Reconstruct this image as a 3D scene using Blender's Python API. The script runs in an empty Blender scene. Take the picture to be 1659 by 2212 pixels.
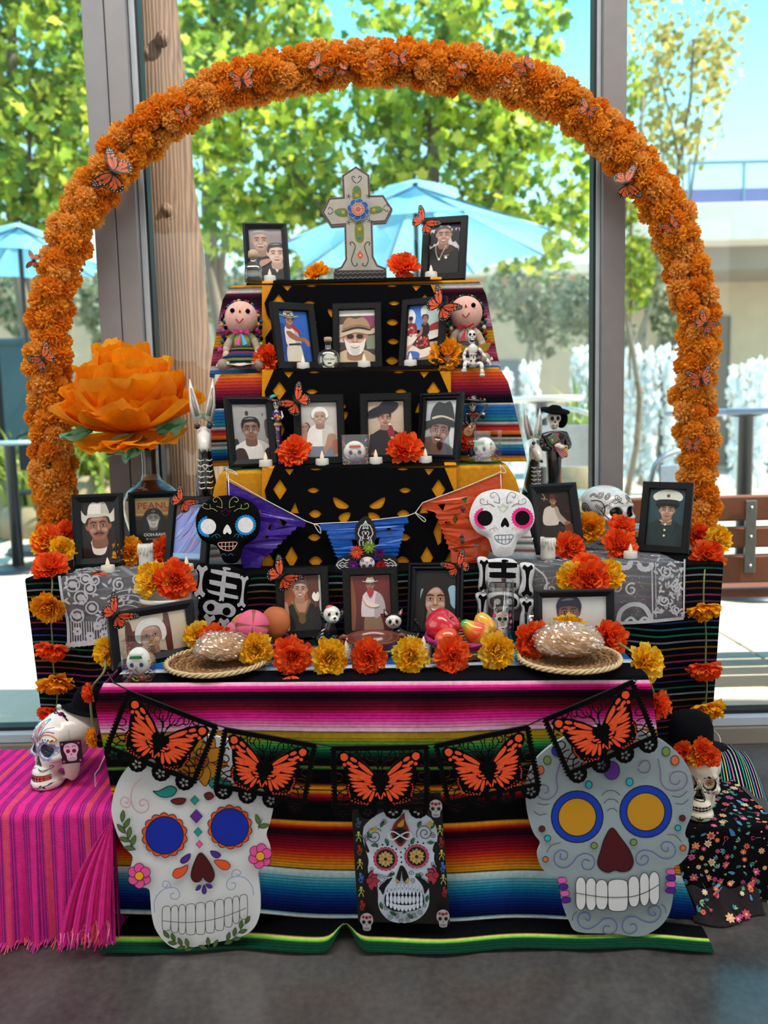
import bpy,bmesh,math,random
from mathutils import Vector,Matrix,Euler
from mathutils.geometry import tessellate_polygon
from math import sin,cos,pi,radians,sqrt,atan2
# camera
S=bpy.context.scene
COL=S.collection
FPX,CAMH,PITCH,ROLL=1661.0,1.124,radians(6.0),radians(1.35)
cam_d=bpy.data.cameras.new('camera');cam=bpy.data.objects.new('camera',cam_d);COL.objects.link(cam)
cam_d.sensor_fit='VERTICAL';cam_d.sensor_height=36.0;cam_d.sensor_width=27.0
cam_d.lens=FPX/2212*36.0
cam.matrix_world=Matrix.Translation((0,0,CAMH))@Matrix.Rotation(pi/2-PITCH,4,'X')@Matrix.Rotation(-ROLL,4,'Z')
cam_d.clip_start=0.05;cam_d.clip_end=300
cam_d.dof.use_dof= True;cam_d.dof.focus_distance=1.93;cam_d.dof.aperture_fstop=2.4
S.camera=cam
# sky, sun, added room fill lights, exposure
W=bpy.data.worlds.new('sky');S.world=W;W.use_nodes= True
nt=W.node_tree;nt.nodes.clear()
tc=nt.nodes.new('ShaderNodeTexCoord');sp=nt.nodes.new('ShaderNodeSeparateXYZ')
rp=nt.nodes.new('ShaderNodeValToRGB');bg=nt.nodes.new('ShaderNodeBackground');wo=nt.nodes.new('ShaderNodeOutputWorld')
nt.links.new(tc.outputs['Generated'],sp.inputs[0]);nt.links.new(sp.outputs['Z'],rp.inputs[0])
nt.links.new(rp.outputs[0],bg.inputs[0]);nt.links.new(bg.outputs[0],wo.inputs[0])
rp.color_ramp.elements[0].position=0.0;rp.color_ramp.elements[0].color=(0.80,0.93,1.0,1)
rp.color_ramp.elements[1].position=1.0;rp.color_ramp.elements[1].color=(0.10,0.36,0.80,1)
e=rp.color_ramp.elements.new(0.22);e.color=(0.55,0.90,1.0,1)
e=rp.color_ramp.elements.new(0.45);e.color=(0.20,0.74,0.95,1)
bg.inputs[1].default_value=2.1
def lamp(name,kind,loc,rot,energy,color=(1,1,1),**kw):
 d=bpy.data.lights.new(name,kind);d.energy=energy;d.color=color
 for k,v in kw.items():setattr(d,k,v)
 o=bpy.data.objects.new(name,d);COL.objects.link(o)
 o.location=loc;o.rotation_euler=rot
 return o
sun=lamp('sun','SUN',(6,-0.5,8),(0,0,0),12.5,(1.0,0.94,0.84),angle=radians(0.6))
sun.rotation_euler=Vector((-0.66,0.06,-0.72)).to_track_quat('-Z','Y').to_euler()
lamp('ceiling_fill_light','AREA',(0.0,0.75,4.12),(radians(10),0,0),150,(1.0,0.97,0.93),shape='RECTANGLE',size=5.0,size_y=1.0)  # added overhead fill, no ceiling panel is built
lamp('left_fill_light','AREA',(-4.9,0.0,2.0),(0,radians(-90),0),62,(0.93,0.97,1.0),shape='RECTANGLE',size=3.2,size_y=3.6)  # added side fill in front of a solid wall, no window there
lamp('right_fill_light','AREA',(4.9,0.0,2.0),(0,radians(90),0),62,(0.93,0.97,1.0),shape='RECTANGLE',size=3.2,size_y=3.6)  # matching added fill on the right, also without a window
lamp('back_fill_light','AREA',(0,-4.8,2.0),(radians(90),0,0),90,(1.0,0.97,0.94),shape='RECTANGLE',size=9.0,size_y=3.4)  # broad dim fill added behind the camera
S.view_settings.view_transform='Standard';S.view_settings.look='None'
S.view_settings.gamma=1.0;S.view_settings.exposure=0.0;S.view_settings.use_curve_mapping= False
S.cycles.max_bounces=8;S.cycles.transparent_max_bounces=24;S.cycles.transmission_bounces=8
S.cycles.caustics_reflective= False;S.cycles.caustics_refractive= False
S.cycles.sample_clamp_indirect=6.0
# helpers
random.seed(7)
RND=random.Random(11)
_cache={}
def C(h):
 if not isinstance(h,str): return h
 if h not in _cache:
  h6=h.lstrip('#');h6=h6 if len(h6)==6 else ''.join(c+c for c in h6)
  r=[int(h6[i:i+2],16)/255 for i in (0,2,4)]
  _cache[h]=tuple(c/12.92 if c<=.04045 else ((c+.055)/1.055)**2.4 for c in r)
 return _cache[h]
def mixc(a,b,t):
 a,b=C(a),C(b)
 return tuple(x+(y-x)*t for x,y in zip(a,b))
def mul(a,k):
 return tuple(min(1,x*k) for x in C(a))
def ray(px,py):
 u=(px-829.5)/FPX;v=-(py-1106)/FPX
 a=u*cos(ROLL)+v*sin(ROLL);b=-u*sin(ROLL)+v*cos(ROLL)
 return Vector((a,cos(PITCH)+b*sin(PITCH),-sin(PITCH)+b*cos(PITCH)))
EYE=Vector((0,0,CAMH))
def P(px,py,Y):
 d=ray(px,py); return EYE+d*(Y/d.y)
def PZ(px,py,z):
 d=ray(px,py); return EYE+d*((z-CAMH)/d.z)
def T(x,y= None,z= None):
 return Matrix.Translation(x if y is None else (x,y,z))
def RX(d): return Matrix.Rotation(radians(d),4,'X')
def RY(d): return Matrix.Rotation(radians(d),4,'Y')
def RZ(d): return Matrix.Rotation(radians(d),4,'Z')
def SC(x,y= None,z= None):
 return Matrix.Diagonal((x,x if y is None else y,x if z is None else z,1))
def align(n,up=(0,0,1)):
 return Vector(n).to_track_quat('Z','Y').to_matrix().to_4x4()
def crv(pts,n=6,closed= True):
 """Catmull-Rom through 2D/3D points."""
 pts=[tuple(p) for p in pts];N=len(pts);out=[]
 rng=range(N) if closed else range(N-1)
 for i in rng:
  if closed:p0,p1,p2,p3=pts[i-1],pts[i],pts[(i+1)%N],pts[(i+2)%N]
  else:p0,p1,p2,p3=pts[max(i-1,0)],pts[i],pts[i+1],pts[min(i+2,N-1)]
  for k in range(n):
   t=k/n
   out.append(tuple(.5*(2*b+(c-a)*t+(2*a-5*b+4*c-d)*t*t+(3*b-a-3*c+d)*t**3) for a,b,c,d in zip(p0,p1,p2,p3)))
 if not closed:out.append(pts[-1])
 return out
def circ(cx,cy,rx,ry= None,n=20,rot=0,a0=0,a1=360):
 ry=rx if ry is None else ry;r=radians(rot);out=[]
 full=abs(a1-a0)>=360
 for i in range(n+(0 if full else 1)):
  a=radians(a0+(a1-a0)*i/n);x,y=rx*cos(a),ry*sin(a)
  out.append((cx+x*cos(r)-y*sin(r),cy+x*sin(r)+y*cos(r)))
 return out
def scallop(cx,cy,r,k,amp,n=6):
 return [(cx+(r+amp*abs(sin(k*a/2)))*cos(a),cy+(r+amp*abs(sin(k*a/2)))*sin(a)) for a in [2*pi*i/(k*n) for i in range(k*n)]]
def spiral(cx,cy,r0,r1,a0,turns,n=24):
 return [(cx+(r0+(r1-r0)*i/n)*cos(a0+turns*2*pi*i/n),cy+(r0+(r1-r0)*i/n)*sin(a0+turns*2*pi*i/n)) for i in range(n+1)]
def petalp(cx,cy,L,w,ang,n=6):
 """pointed leaf outline from (cx,cy) of length L at ang degrees"""
 a=radians(ang);ux,uy=cos(a),sin(a);out=[]
 for i in range(n):t=i/n;s=w*sin(pi*t);out.append((cx+ux*L*t-uy*s,cy+uy*L*t+ux*s))
 for i in range(n):t=1-i/n;s=-w*sin(pi*t);out.append((cx+ux*L*t-uy*s,cy+uy*L*t+ux*s))
 return out
class MB:
 def __init__(s,M= None):
  s.V=[];s.F=[];s.C=[];s.S=[];s.K=[];s.M=M or Matrix();s.lift=0.0;s.step=1.1e-4
 def put(s,vs,fs,col,sm= False,k=0,vc= None):
  o=len(s.V);M=s.M
  s.V+=[(M@Vector(v))[:] for v in vs]
  for i,f in enumerate(fs):
   s.F.append([j+o for j in f]);s.S.append(sm);s.K.append(k)
   s.C.append([C(vc[j]) for j in f] if vc is not None else C(col[i]) if isinstance(col,list) else C(col))
  return s
 def box(s,c,d,col,k=0,bev=0):
  x,y,z=c;a,b,h=d[0]/2,d[1]/2,d[2]/2
  if bev:
   e=min(bev,a*.9,b*.9,h*.9);bm=bmesh.new()
   bmesh.ops.create_cube(bm,size=1);bmesh.ops.scale(bm,vec=(2*a,2*b,2*h),verts=bm.verts)
   bmesh.ops.bevel(bm,geom=bm.edges[:],offset=e,segments=2,affect='EDGES',profile=.5)
   bm.verts.index_update()
   s.put([(v.co.x+x,v.co.y+y,v.co.z+z) for v in bm.verts],[[v.index for v in f.verts] for f in bm.faces],col, False,k);bm.free()
   return s
  vs=[(x+i*a,y+j*b,z+l*h) for i in (-1,1) for j in (-1,1) for l in (-1,1)]
  return s.put(vs,[(0,1,3,2),(4,6,7,5),(0,4,5,1),(2,3,7,6),(0,2,6,4),(1,5,7,3)],col, False,k)
 def ell(s,c,r,col,seg=14,rings=9,k=0,M= None):
  if not hasattr(r,'__len__'):r=(r,r,r)
  vs=[(0,0,r[2])]
  for i in range(1,rings):
   a=pi*i/rings
   for j in range(seg):b=2*pi*j/seg;vs.append((r[0]*sin(a)*cos(b),r[1]*sin(a)*sin(b),r[2]*cos(a)))
  vs.append((0,0,-r[2]));fs=[]
  for j in range(seg):
   n=(j+1)%seg;fs.append((0,1+j,1+n))
   for i in range(rings-2):o=1+i*seg;fs.append((o+j,o+seg+j,o+seg+n,o+n))
   o=1+(rings-2)*seg;fs.append((o+j,len(vs)-1,o+n))
  m=T(Vector(c))@(M or Matrix())
  return s.put([m@Vector(v) for v in vs],fs,col, True,k)
 def lathe(s,prof,col,seg=24,k=0,c=(0,0,0),sm= True,cap= True,wob= None):
  vs=[];fs=[];cs=[];n=len(prof)
  for i,(r,z) in enumerate(prof):
   for j in range(seg):
    a=2*pi*j/seg;rr=r*(wob(a,i) if wob else 1)
    vs.append((c[0]+rr*cos(a),c[1]+rr*sin(a),c[2]+z))
  for i in range(n-1):
   for j in range(seg):
    m=(j+1)%seg;fs.append((i*seg+j,i*seg+m,(i+1)*seg+m,(i+1)*seg+j));cs.append(C(col[i]) if isinstance(col,list) else C(col))
  if cap:
   if prof[0][0]>1e-5:fs.append(tuple(range(seg))[::-1]);cs.append(cs[0])
   if prof[-1][0]>1e-5:fs.append(tuple((n-1)*seg+j for j in range(seg)));cs.append(cs[seg*(n-1)-1])
  return s.put(vs,fs,cs,sm,k)
 def tube(s,pts,r,col,seg=8,k=0,cap= True,sm= True):
  pts=[Vector(p if len(p)==3 else (p[0],0,p[1])) for p in pts];n=len(pts)
  rr=r if hasattr(r,'__len__') else [r]*n;vs=[];fs=[];cs=[]
  up= None
  for i,p in enumerate(pts):
   t=(pts[min(i+1,n-1)]-pts[max(i-1,0)])
   t=t.normalized() if t.length>1e-9 else Vector((0,0,1))
   if up is None:up=t.orthogonal().normalized()
   up=(up-t*up.dot(t));up=up.normalized() if up.length>1e-6 else t.orthogonal().normalized()
   w=t.cross(up)
   for j in range(seg):a=2*pi*j/seg;vs.append(p+(up*cos(a)+w*sin(a))*rr[i])
  for i in range(n-1):
   for j in range(seg):
    m=(j+1)%seg;fs.append((i*seg+j,i*seg+m,(i+1)*seg+m,(i+1)*seg+j));cs.append(C(col[i%len(col)]) if isinstance(col,list) else C(col))
  if cap:fs+=[tuple(range(seg))[::-1],tuple((n-1)*seg+j for j in range(seg))];cs+=[cs[0],cs[-1]]
  return s.put(vs,fs,cs,sm,k)
 def grid(s,fn,nu,nv,colfn,sm= True,k=0,closed= False):
  vs=[fn(i/nu,j/nv) for j in range(nv+1) for i in range(nu+1)];fs=[];cs=[]
  for j in range(nv):
   for i in range(nu):
    a=j*(nu+1)+i;fs.append((a,a+1,a+nu+2,a+nu+1))
    cs.append(C(colfn((i+.5)/nu,(j+.5)/nv) if callable(colfn) else colfn))
  return s.put(vs,fs,cs,sm,k)
 def up(s,n=1):s.lift+=s.step*n; return s
 def flat(s,pts,col,k=0,vc= None,at= None):
  if len(pts)<3: return s
  if at is None:s.lift+=s.step;at=s.lift
  a=sum(p[0]*q[1]-q[0]*p[1] for p,q in zip(pts,pts[1:]+pts[:1]))
  if a<0:pts=pts[::-1];vc=vc[::-1] if vc else None
  return s.put([(p[0],-at,p[1]) for p in pts],[tuple(range(len(pts)))],col, False,k,vc)
 def stroke(s,pts,w,col,k=0,closed= False,at= None,taper= False):
  if at is None:s.lift+=s.step;at=s.lift
  n=len(pts);vs=[]
  for i,p in enumerate(pts):
   a,b=(pts[i-1],pts[(i+1)%n]) if closed else (pts[max(i-1,0)],pts[min(i+1,n-1)])
   dx,dy=b[0]-a[0],b[1]-a[1];L=sqrt(dx*dx+dy*dy) or 1;h=w/2*(sin(pi*(.08+.84*i/(n-1))) if taper else 1)
   vs+=[(p[0]-dy/L*h,-at,p[1]+dx/L*h),(p[0]+dy/L*h,-at,p[1]-dx/L*h)]
  fs=[(2*i,2*i+1,2*i+3,2*i+2) for i in range(n-1)]
  if closed:fs.append((2*n-2,2*n-1,1,0))
  return s.put(vs,fs,col, False,k)
 def slab(s,outer,y0,y1,col,holes=(),k=0,side= None,bevel=0):
  """extruded outline (with holes); y0 = front, y1 = back"""
  loops=[list(outer)]+[list(h) for h in holes]
  tri=tessellate_polygon([[Vector((p[0],p[1],0)) for p in l] for l in loops])
  flat=[p for l in loops for p in l];n=len(flat)
  vs=[(p[0],y0,p[1]) for p in flat]+[(p[0],y1,p[1]) for p in flat]
  fs=[tuple(t) for t in tri]+[tuple(i+n for i in t[::-1]) for t in tri]
  cs=[C(col)]*len(fs);o=0
  for l in loops:
   m=len(l)
   for i in range(m):fs.append((o+i,o+(i+1)%m,n+o+(i+1)%m,n+o+i));cs.append(C(side or col))
   o+=m
  return s.put(vs,fs,cs, False,k)
 def cushion(s,outer,y0,th,col,inset=.25,rings=3,k=0):
  """puffed flat shape (felt with stuffing): front and back domed"""
  n=len(outer);cx=sum(p[0] for p in outer)/n;cy=sum(p[1] for p in outer)/n;vs=[];fs=[]
  for sgn in (-1,1):
   o=len(vs)
   for r in range(rings+1):
    t=r/rings;f=1-inset*t
    for p in outer:vs.append((cx+(p[0]-cx)*f,y0+sgn*th*sin(t*pi/2),cy+(p[1]-cy)*f))
   for r in range(rings):
    for i in range(n):
     m=(i+1)%n;q=(o+r*n+i,o+r*n+m,o+(r+1)*n+m,o+(r+1)*n+i);fs.append(q if sgn<0 else q[::-1])
   fs.append(tuple(o+rings*n+i for i in range(n)))
  return s.put(vs,fs,col, True,k)
 def build(s,name,mat,parent= None,M= None,label= None,cat= None,group= None,kind= None):
  me=bpy.data.meshes.new(name);me.from_pydata(s.V,[],s.F)
  me.polygons.foreach_set('use_smooth',s.S);me.polygons.foreach_set('material_index',s.K)
  at=me.color_attributes.new('Col','FLOAT_COLOR','CORNER');buf=[]
  for f,c in zip(s.F,s.C):
   if isinstance(c,list):
    for q in c:buf+=[q[0],q[1],q[2],1.0]
   else:buf+=[c[0],c[1],c[2],1.0]*len(f)
  at.data.foreach_set('color',buf)
  for m in (mat if isinstance(mat,(list,tuple)) else [mat]):me.materials.append(m)
  me.update()
  return link(me,name,parent,M,label,cat,group,kind)
def link(me,name,parent= None,M= None,label= None,cat= None,group= None,kind= None):
 o=bpy.data.objects.new(name,me);COL.objects.link(o);o.parent=parent
 if M is not None:o.matrix_basis=M
 for k,v in (('label',label),('category',cat),('group',group),('kind',kind)):
  if v:o[k]=v
 return o
def thing(name,label,cat,M= None,group= None):
 o=link( None,name, None,M,label,cat,group);o.empty_display_size=.03
 return o
def kids(o): return [c for c in COL.objects if c.parent==o]
def dup(o,M,label= None,group= None,_p= None):
 def rec(a,p):
  c=a.copy();COL.objects.link(c);c.parent=p
  for q in a.children:rec(q,c)
  return c
 r=rec(o, None);r.matrix_basis=M
 if label:r['label']=label
 if group:r['group']=group
 return r
class Pl:
 """a plane in the world: origin, x along it, z up it, y away from the viewer"""
 def __init__(s,px,py,Y,z= None,lean=0,yaw=0):
  o=P(px,py,Y)
  if z is not None:o.z=z
  s.M=T(o)@RZ(yaw)@RX(-lean);s.I=s.M.inverted();s.O=o;s.n=(s.M.to_3x3()@Vector((0,1,0)))
 def px(s,x,y):
  d=ray(x,y);t=s.n.dot(s.O-EYE)/s.n.dot(d);q=s.I@(EYE+d*t)
  return (q.x,q.z)
 def pts(s,L): return [s.px(x,y) for x,y in L]
 # materials
def nodes(name):
 m=bpy.data.materials.new(name);m.use_nodes= True;t=m.node_tree;t.nodes.clear()
 out=t.nodes.new('ShaderNodeOutputMaterial'); return m,t,out
def N(t,kind,**kw):
 n=t.nodes.new('ShaderNode'+kind)
 for k,v in kw.items():
  if k in n.inputs:n.inputs[k].default_value=v
  else:setattr(n,k,v)
 return n
def L(t,a,b):t.links.new(a,b)
def bump(t,tex_out,strength,dist):
 b=N(t,'Bump');b.inputs['Strength'].default_value=strength;b.inputs['Distance'].default_value=dist
 L(t,tex_out,b.inputs['Height']); return b.outputs[0]
def paint(name,rough=.6,var=.12,vscale=30,bmp=0,bscale=200,bdist=.001,spec=.4,metal=0,coat=0,sheen=0,trans=0,weave=0,col= None,rot=(0,0,0)):
 """base material: colour of each face from the mesh, with grain, relief and gloss of its own"""
 m,t,out=nodes(name);tcn=N(t,'TexCoord')
 if col is None:a=N(t,'Attribute');a.attribute_name='Col';co=a.outputs['Color']
 else:a=N(t,'RGB');a.outputs[0].default_value=(*C(col),1);co=a.outputs[0]
 if var:
  n=N(t,'TexNoise');n.inputs['Scale'].default_value=vscale;n.inputs['Detail'].default_value=4;L(t,tcn.outputs['Object'],n.inputs['Vector'])
  mr=N(t,'MapRange');mr.inputs[1].default_value=.3;mr.inputs[2].default_value=.7;mr.inputs[3].default_value=1-var;mr.inputs[4].default_value=1+var;L(t,n.outputs[0],mr.inputs[0])
  mm=N(t,'MixRGB');mm.blend_type='MULTIPLY';mm.inputs[0].default_value=1;L(t,co,mm.inputs[1]);L(t,mr.outputs[0],mm.inputs[2]);co=mm.outputs[0]
 p=N(t,'BsdfPrincipled');L(t,co,p.inputs['Base Color'])
 p.inputs['Roughness'].default_value=rough;p.inputs['Specular IOR Level'].default_value=spec;p.inputs['Metallic'].default_value=metal
 p.inputs['Coat Weight'].default_value=coat;p.inputs['Coat Roughness'].default_value=.08;p.inputs['Sheen Weight'].default_value=sheen
 if weave:
  wv=N(t,'TexWave');wv.inputs['Scale'].default_value=weave;wv.inputs['Distortion'].default_value=1.2;wv.bands_direction='X'
  w2=N(t,'TexWave');w2.inputs['Scale'].default_value=weave;w2.inputs['Distortion'].default_value=1.2;w2.bands_direction='Z'
  ad=N(t,'Math');ad.operation='ADD'
  for w_ in (wv,w2):L(t,tcn.outputs['Object'],w_.inputs['Vector'])
  L(t,wv.outputs['Fac'],ad.inputs[0]);L(t,w2.outputs['Fac'],ad.inputs[1])
  L(t,bump(t,ad.outputs[0],.5,.0012),p.inputs['Normal'])
 elif bmp:
  n2=N(t,'TexNoise');n2.inputs['Scale'].default_value=bscale;n2.inputs['Detail'].default_value=3;L(t,tcn.outputs['Object'],n2.inputs['Vector'])
  L(t,bump(t,n2.outputs[0],bmp,bdist),p.inputs['Normal'])
 sh=p.outputs[0]
 if trans:
  tr=N(t,'BsdfTranslucent');L(t,co,tr.inputs[0]);mx=N(t,'MixShader');mx.inputs[0].default_value=trans
  L(t,sh,mx.inputs[1]);L(t,tr.outputs[0],mx.inputs[2]);sh=mx.outputs[0]
 L(t,sh,out.inputs[0]); return m
def glass_mat(name,tint=(1,1,1),refl=1.0,rough=.02,ior=1.45):
 """thin clear pane: passes light straight, reflects by angle"""
 m,t,out=nodes(name);tr=N(t,'BsdfTransparent');tr.inputs[0].default_value=(*tint,1)
 g=N(t,'BsdfGlossy');g.inputs['Roughness'].default_value=rough
 lw=N(t,'LayerWeight');lw.inputs[0].default_value=.5;pw=N(t,'Math');pw.operation='POWER';pw.inputs[1].default_value=5;L(t,lw.outputs['Facing'],pw.inputs[0])
 ad=N(t,'Math');ad.operation='MULTIPLY_ADD';ad.inputs[1].default_value=.95;ad.inputs[2].default_value=.045;L(t,pw.outputs[0],ad.inputs[0]);ml=N(t,'Math');ml.operation='MULTIPLY';ml.inputs[1].default_value=refl;ml.use_clamp= True
 L(t,ad.outputs[0],ml.inputs[0]);mx=N(t,'MixShader');L(t,ml.outputs[0],mx.inputs[0]);L(t,tr.outputs[0],mx.inputs[1]);L(t,g.outputs[0],mx.inputs[2]);L(t,mx.outputs[0],out.inputs[0]); return m
M_cloth=paint('woven_cloth',.95,.10,60,weave=90,spec=.08)
M_felt=paint('felt',.95,.10,120,bmp=.5,bscale=500,bdist=.0008,spec=.06)
M_print=paint('photo_print',.42,.05,40,spec=.35)
M_matte=paint('matte_paint',.6,.07,40,bmp=.15,bscale=300)
M_board=paint('painted_board',.6,.02,20,spec=.25)
M_gloss=paint('glazed_ceramic',.22,.05,25,spec=.5,coat=.35)
M_frame=paint('black_frame_wood',.42,.12,60,bmp=.25,bscale=120,bdist=.0008,spec=.22)
M_wax=paint('wax_plastic',.45,.03,30,trans=.15)
M_petal=paint('fabric_petal',.8,.12,50,bmp=.3,bscale=250,spec=.15,trans=.36)
M_crepe=paint('crepe_paper',.85,.08,60,bmp=.4,bscale=180,bdist=.0015,spec=.1,trans=.52)
M_leaf=paint('tree_leaf',.5,.25,3,spec=.3,trans=.5)
M_metal=paint('brushed_metal',.35,.08,40,metal=.9)
M_alu=paint('painted_aluminium',.5,.05,15,bmp=.05)
M_wire=paint('cord',.8,.1,100)
M_glass=glass_mat('window_glass',(.97,.99,.98),.9)
M_clear=glass_mat('clear_plastic',(.97,.98,.98),1.6,.03)
M_bottle=glass_mat('bottle_glass',(.97,.985,.98),3.0,.03)
M_pglass=glass_mat('picture_glass',(.98,.98,.98),.3,.05)
M_water=paint('splashing_water',.3,.05,8,trans=.5)
# room shell
def concrete(name,a,b,rough,scale=1.2):
 m,t,out=nodes(name);tcn=N(t,'TexCoord')
 n1=N(t,'TexNoise');n1.inputs['Scale'].default_value=scale;n1.inputs['Detail'].default_value=8;n1.inputs['Roughness'].default_value=.65;n1.inputs['Distortion'].default_value=.6
 n2=N(t,'TexNoise');n2.inputs['Scale'].default_value=60;n2.inputs['Detail'].default_value=3
 for n in (n1,n2):L(t,tcn.outputs['Object'],n.inputs['Vector'])
 r=N(t,'ValToRGB');r.color_ramp.elements[0].position=.3;r.color_ramp.elements[0].color=(*C(a),1);r.color_ramp.elements[1].position=.72;r.color_ramp.elements[1].color=(*C(b),1)
 ad=N(t,'Math');ad.operation='MULTIPLY_ADD';ad.inputs[1].default_value=.22;L(t,n2.outputs[0],ad.inputs[0]);L(t,n1.outputs[0],ad.inputs[2])
 sb=N(t,'Math');sb.operation='SUBTRACT';sb.inputs[1].default_value=.11;L(t,ad.outputs[0],sb.inputs[0]);L(t,sb.outputs[0],r.inputs[0])
 p=N(t,'BsdfPrincipled');L(t,r.outputs[0],p.inputs['Base Color']);p.inputs['Specular IOR Level'].default_value=.5
 mr=N(t,'MapRange');mr.inputs[3].default_value=rough-.08;mr.inputs[4].default_value=rough+.14;L(t,n1.outputs[0],mr.inputs[0]);L(t,mr.outputs[0],p.inputs['Roughness'])
 L(t,bump(t,n2.outputs[0],.12,.001),p.inputs['Normal']);L(t,p.outputs[0],out.inputs[0]); return m
M_floor=concrete('polished_concrete','#2a2929','#62605f',.19)
M_paving=concrete('pale_paving','#b9ab98','#d9cdbb',.8,.8)
M_wall=paint('wall_paint',.8,.04,6,col='#cfc8bd')
def wall(name,c,d,mat=M_wall,col='#cfc8bd'):
 return MB().box(c,d,col).build(name,mat,kind='structure')
wall('floor',(0,-1.15,-.1),(10,7.7,.2),M_floor)
wall('ceiling',(0,-1.15,4.3),(10,7.7,.2))
wall('wall_left',(-5.1,-1.15,2.1),(.2,7.7,4.6));wall('wall_right',(5.1,-1.15,2.1),(.2,7.7,4.6));wall('wall_back',(0,-5.1,2.1),(10.4,.2,4.6))
wall('wall_front',(0,2.66,3.95),(10,.12,.5))
WY=2.60
def bx(px,py=980): return P(px,py,WY).x
def mullion(name,x0,x1,seam,strip,side):
 b=MB();sw=.006
 if seam:
  b.box(((x0+seam)/2,WY+.06,1.85),(seam-x0-.003,.12,3.7),'#86868a',bev=.003)
  b.box(((x1+seam)/2,WY+.055,1.85),(x1-seam-.003,.11,3.7),'#8a888a',bev=.003)
  b.box((seam,WY+.07,1.85),(.008,.08,3.7),'#1c1917')
 else:b.box(((x0+x1)/2,WY+.06,1.85),(x1-x0,.12,3.7),'#807d7e',bev=.003)
 b.box((strip[0],WY+.065,1.85),(strip[1],.08,3.7),'#aeb6bd',bev=.002)
 o=b.build(name,M_alu,kind='structure')
 MB().box((strip[0]+side*(strip[1]/2+.004),WY+.06,1.85),(.008,.05,3.7),'#15181a').build('gasket',M_alu,o)
xl0,xls,xl1=bx(232),bx(279),bx(324);mullion('trim_1',xl0,xl1,xls,(xl1+.010,.019),1)
xr0,xr1=bx(1299),bx(1347);mullion('trim_2',xr0,xr1, None,(xr0-.007,.013),-1)
b=MB();b.box((0,WY+.04,.03),(10,.08,.06),'#8d857c',bev=.003);b.box((0,WY+.05,.078),(10,.075,.032),'#b9c4cf',bev=.003)
bb=b.build('baseboard_front',M_alu,kind='structure');MB().box((0,WY+.07,.1),(10,.05,.014),'#15181a').build('gasket',M_alu,bb)
for i,(a,c) in enumerate(((-5,xl0),(xl1+.02,xr0-.014),(xr1,5))):
 MB().box(((a+c)/2,WY+.065,1.9),(c-a,.008,3.6),'#ffffff').build('window_%d'%(i+1),M_glass,kind='structure')
 # patio and what stands on it
wall('patio_ground',(0,24,-.15),(90,42.5,.2),M_paving)
g=COL.objects['patio_ground'];sl= None
for i in range(-3,4):
 for j in range(0,6):
  if sl is None:
   sl=MB().box((0,0,0),(1.185,1.085,.05),'#fff',bev=.006);slo=sl.build('paving_slab',M_paving,g,T(i*1.2,3.30+j*1.1,-.024)); continue
  c=slo.copy();COL.objects.link(c);c.matrix_basis=T(i*1.2+.0,3.30+j*1.1,-.024-.001*RND.random())
def noise3(p,f=1.0):
 from mathutils import noise
 return noise.noise(Vector(p)*f)
m,t,out=nodes('peeled_log');tcn=N(t,'TexCoord');mp=N(t,'Mapping');mp.inputs['Scale'].default_value=(6,6,.35);L(t,tcn.outputs['Object'],mp.inputs[0])
wv=N(t,'TexWave');wv.bands_direction='X';wv.inputs['Scale'].default_value=4.5;wv.inputs['Distortion'].default_value=6;wv.inputs['Detail'].default_value=4;wv.inputs['Detail Scale'].default_value=1.2
L(t,mp.outputs[0],wv.inputs['Vector']);r=N(t,'ValToRGB');r.color_ramp.elements[0].color=(*C('#4a3425'),1);r.color_ramp.elements[1].color=(*C('#74543b'),1);L(t,wv.outputs[0],r.inputs[0])
p=N(t,'BsdfPrincipled');p.inputs['Roughness'].default_value=.75;L(t,r.outputs[0],p.inputs['Base Color']);L(t,bump(t,wv.outputs[0],.3,.006),p.inputs['Normal']);L(t,p.outputs[0],out.inputs[0]);M_log=m
p0=P(405,1090,3.15);p1=P(300,0,3.15);ax=(p1-p0);base=p0-ax*(p0.z/ax.z);top=p0+ax*((4.6-p0.z)/ax.z)
lg=thing('log_post','thick peeled log post leaning outside the glass beside the left window frame','post',T(base))
b=MB();d=top-base
b.tube([d*(i/30) for i in range(31)],[.166-.034*i/30+.004*sin(i*1.7) for i in range(31)],'#b08a66',seg=28);b.build('trunk',M_log,lg)
b=MB()
for px,py in ((318,118),(350,85),(358,455)):
 q=P(px,py,3.02)-base
 b.ell(q,(.026,.02,.03),'#7a5238',12,7);b.ell(q+Vector((0,-.012,0)),(.013,.012,.016),'#4a2f20',10,6)
b.build('knot',M_log,lg,kind='stuff')
BY=3.15;bq=P(1348,1066,BY);x0,zt=bq.x,bq.z;x1=2.6
bn=thing('park_bench','red-brown wooden slatted bench outside the right window pane','bench',T(x0,BY,0))
wood=paint('bench_wood',.5,.16,9,col='#7d452c',bmp=.3,bscale=30)
wf=1/FPX*BY*1.0
zc= lambda y:P(1500,y,BY).z
for i,(a,c) in enumerate(((1070,1128),(1138,1186),(1199,1262))):
 z1,z0=zc(a)-.006,zc(c);MB().box(((x1-x0)/2,.02,(z0+z1)/2),(x1-x0,.045,z1-z0),'#7d452c',bev=.008).build('back_slat',wood,bn)
zs=zc(1290)
for j in range(4):MB().box(((x1-x0)/2,.10+j*.12,zs-.01*j),(x1-x0,.105,.04),'#7d452c',bev=.008).build('seat_slat',wood,bn)
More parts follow.
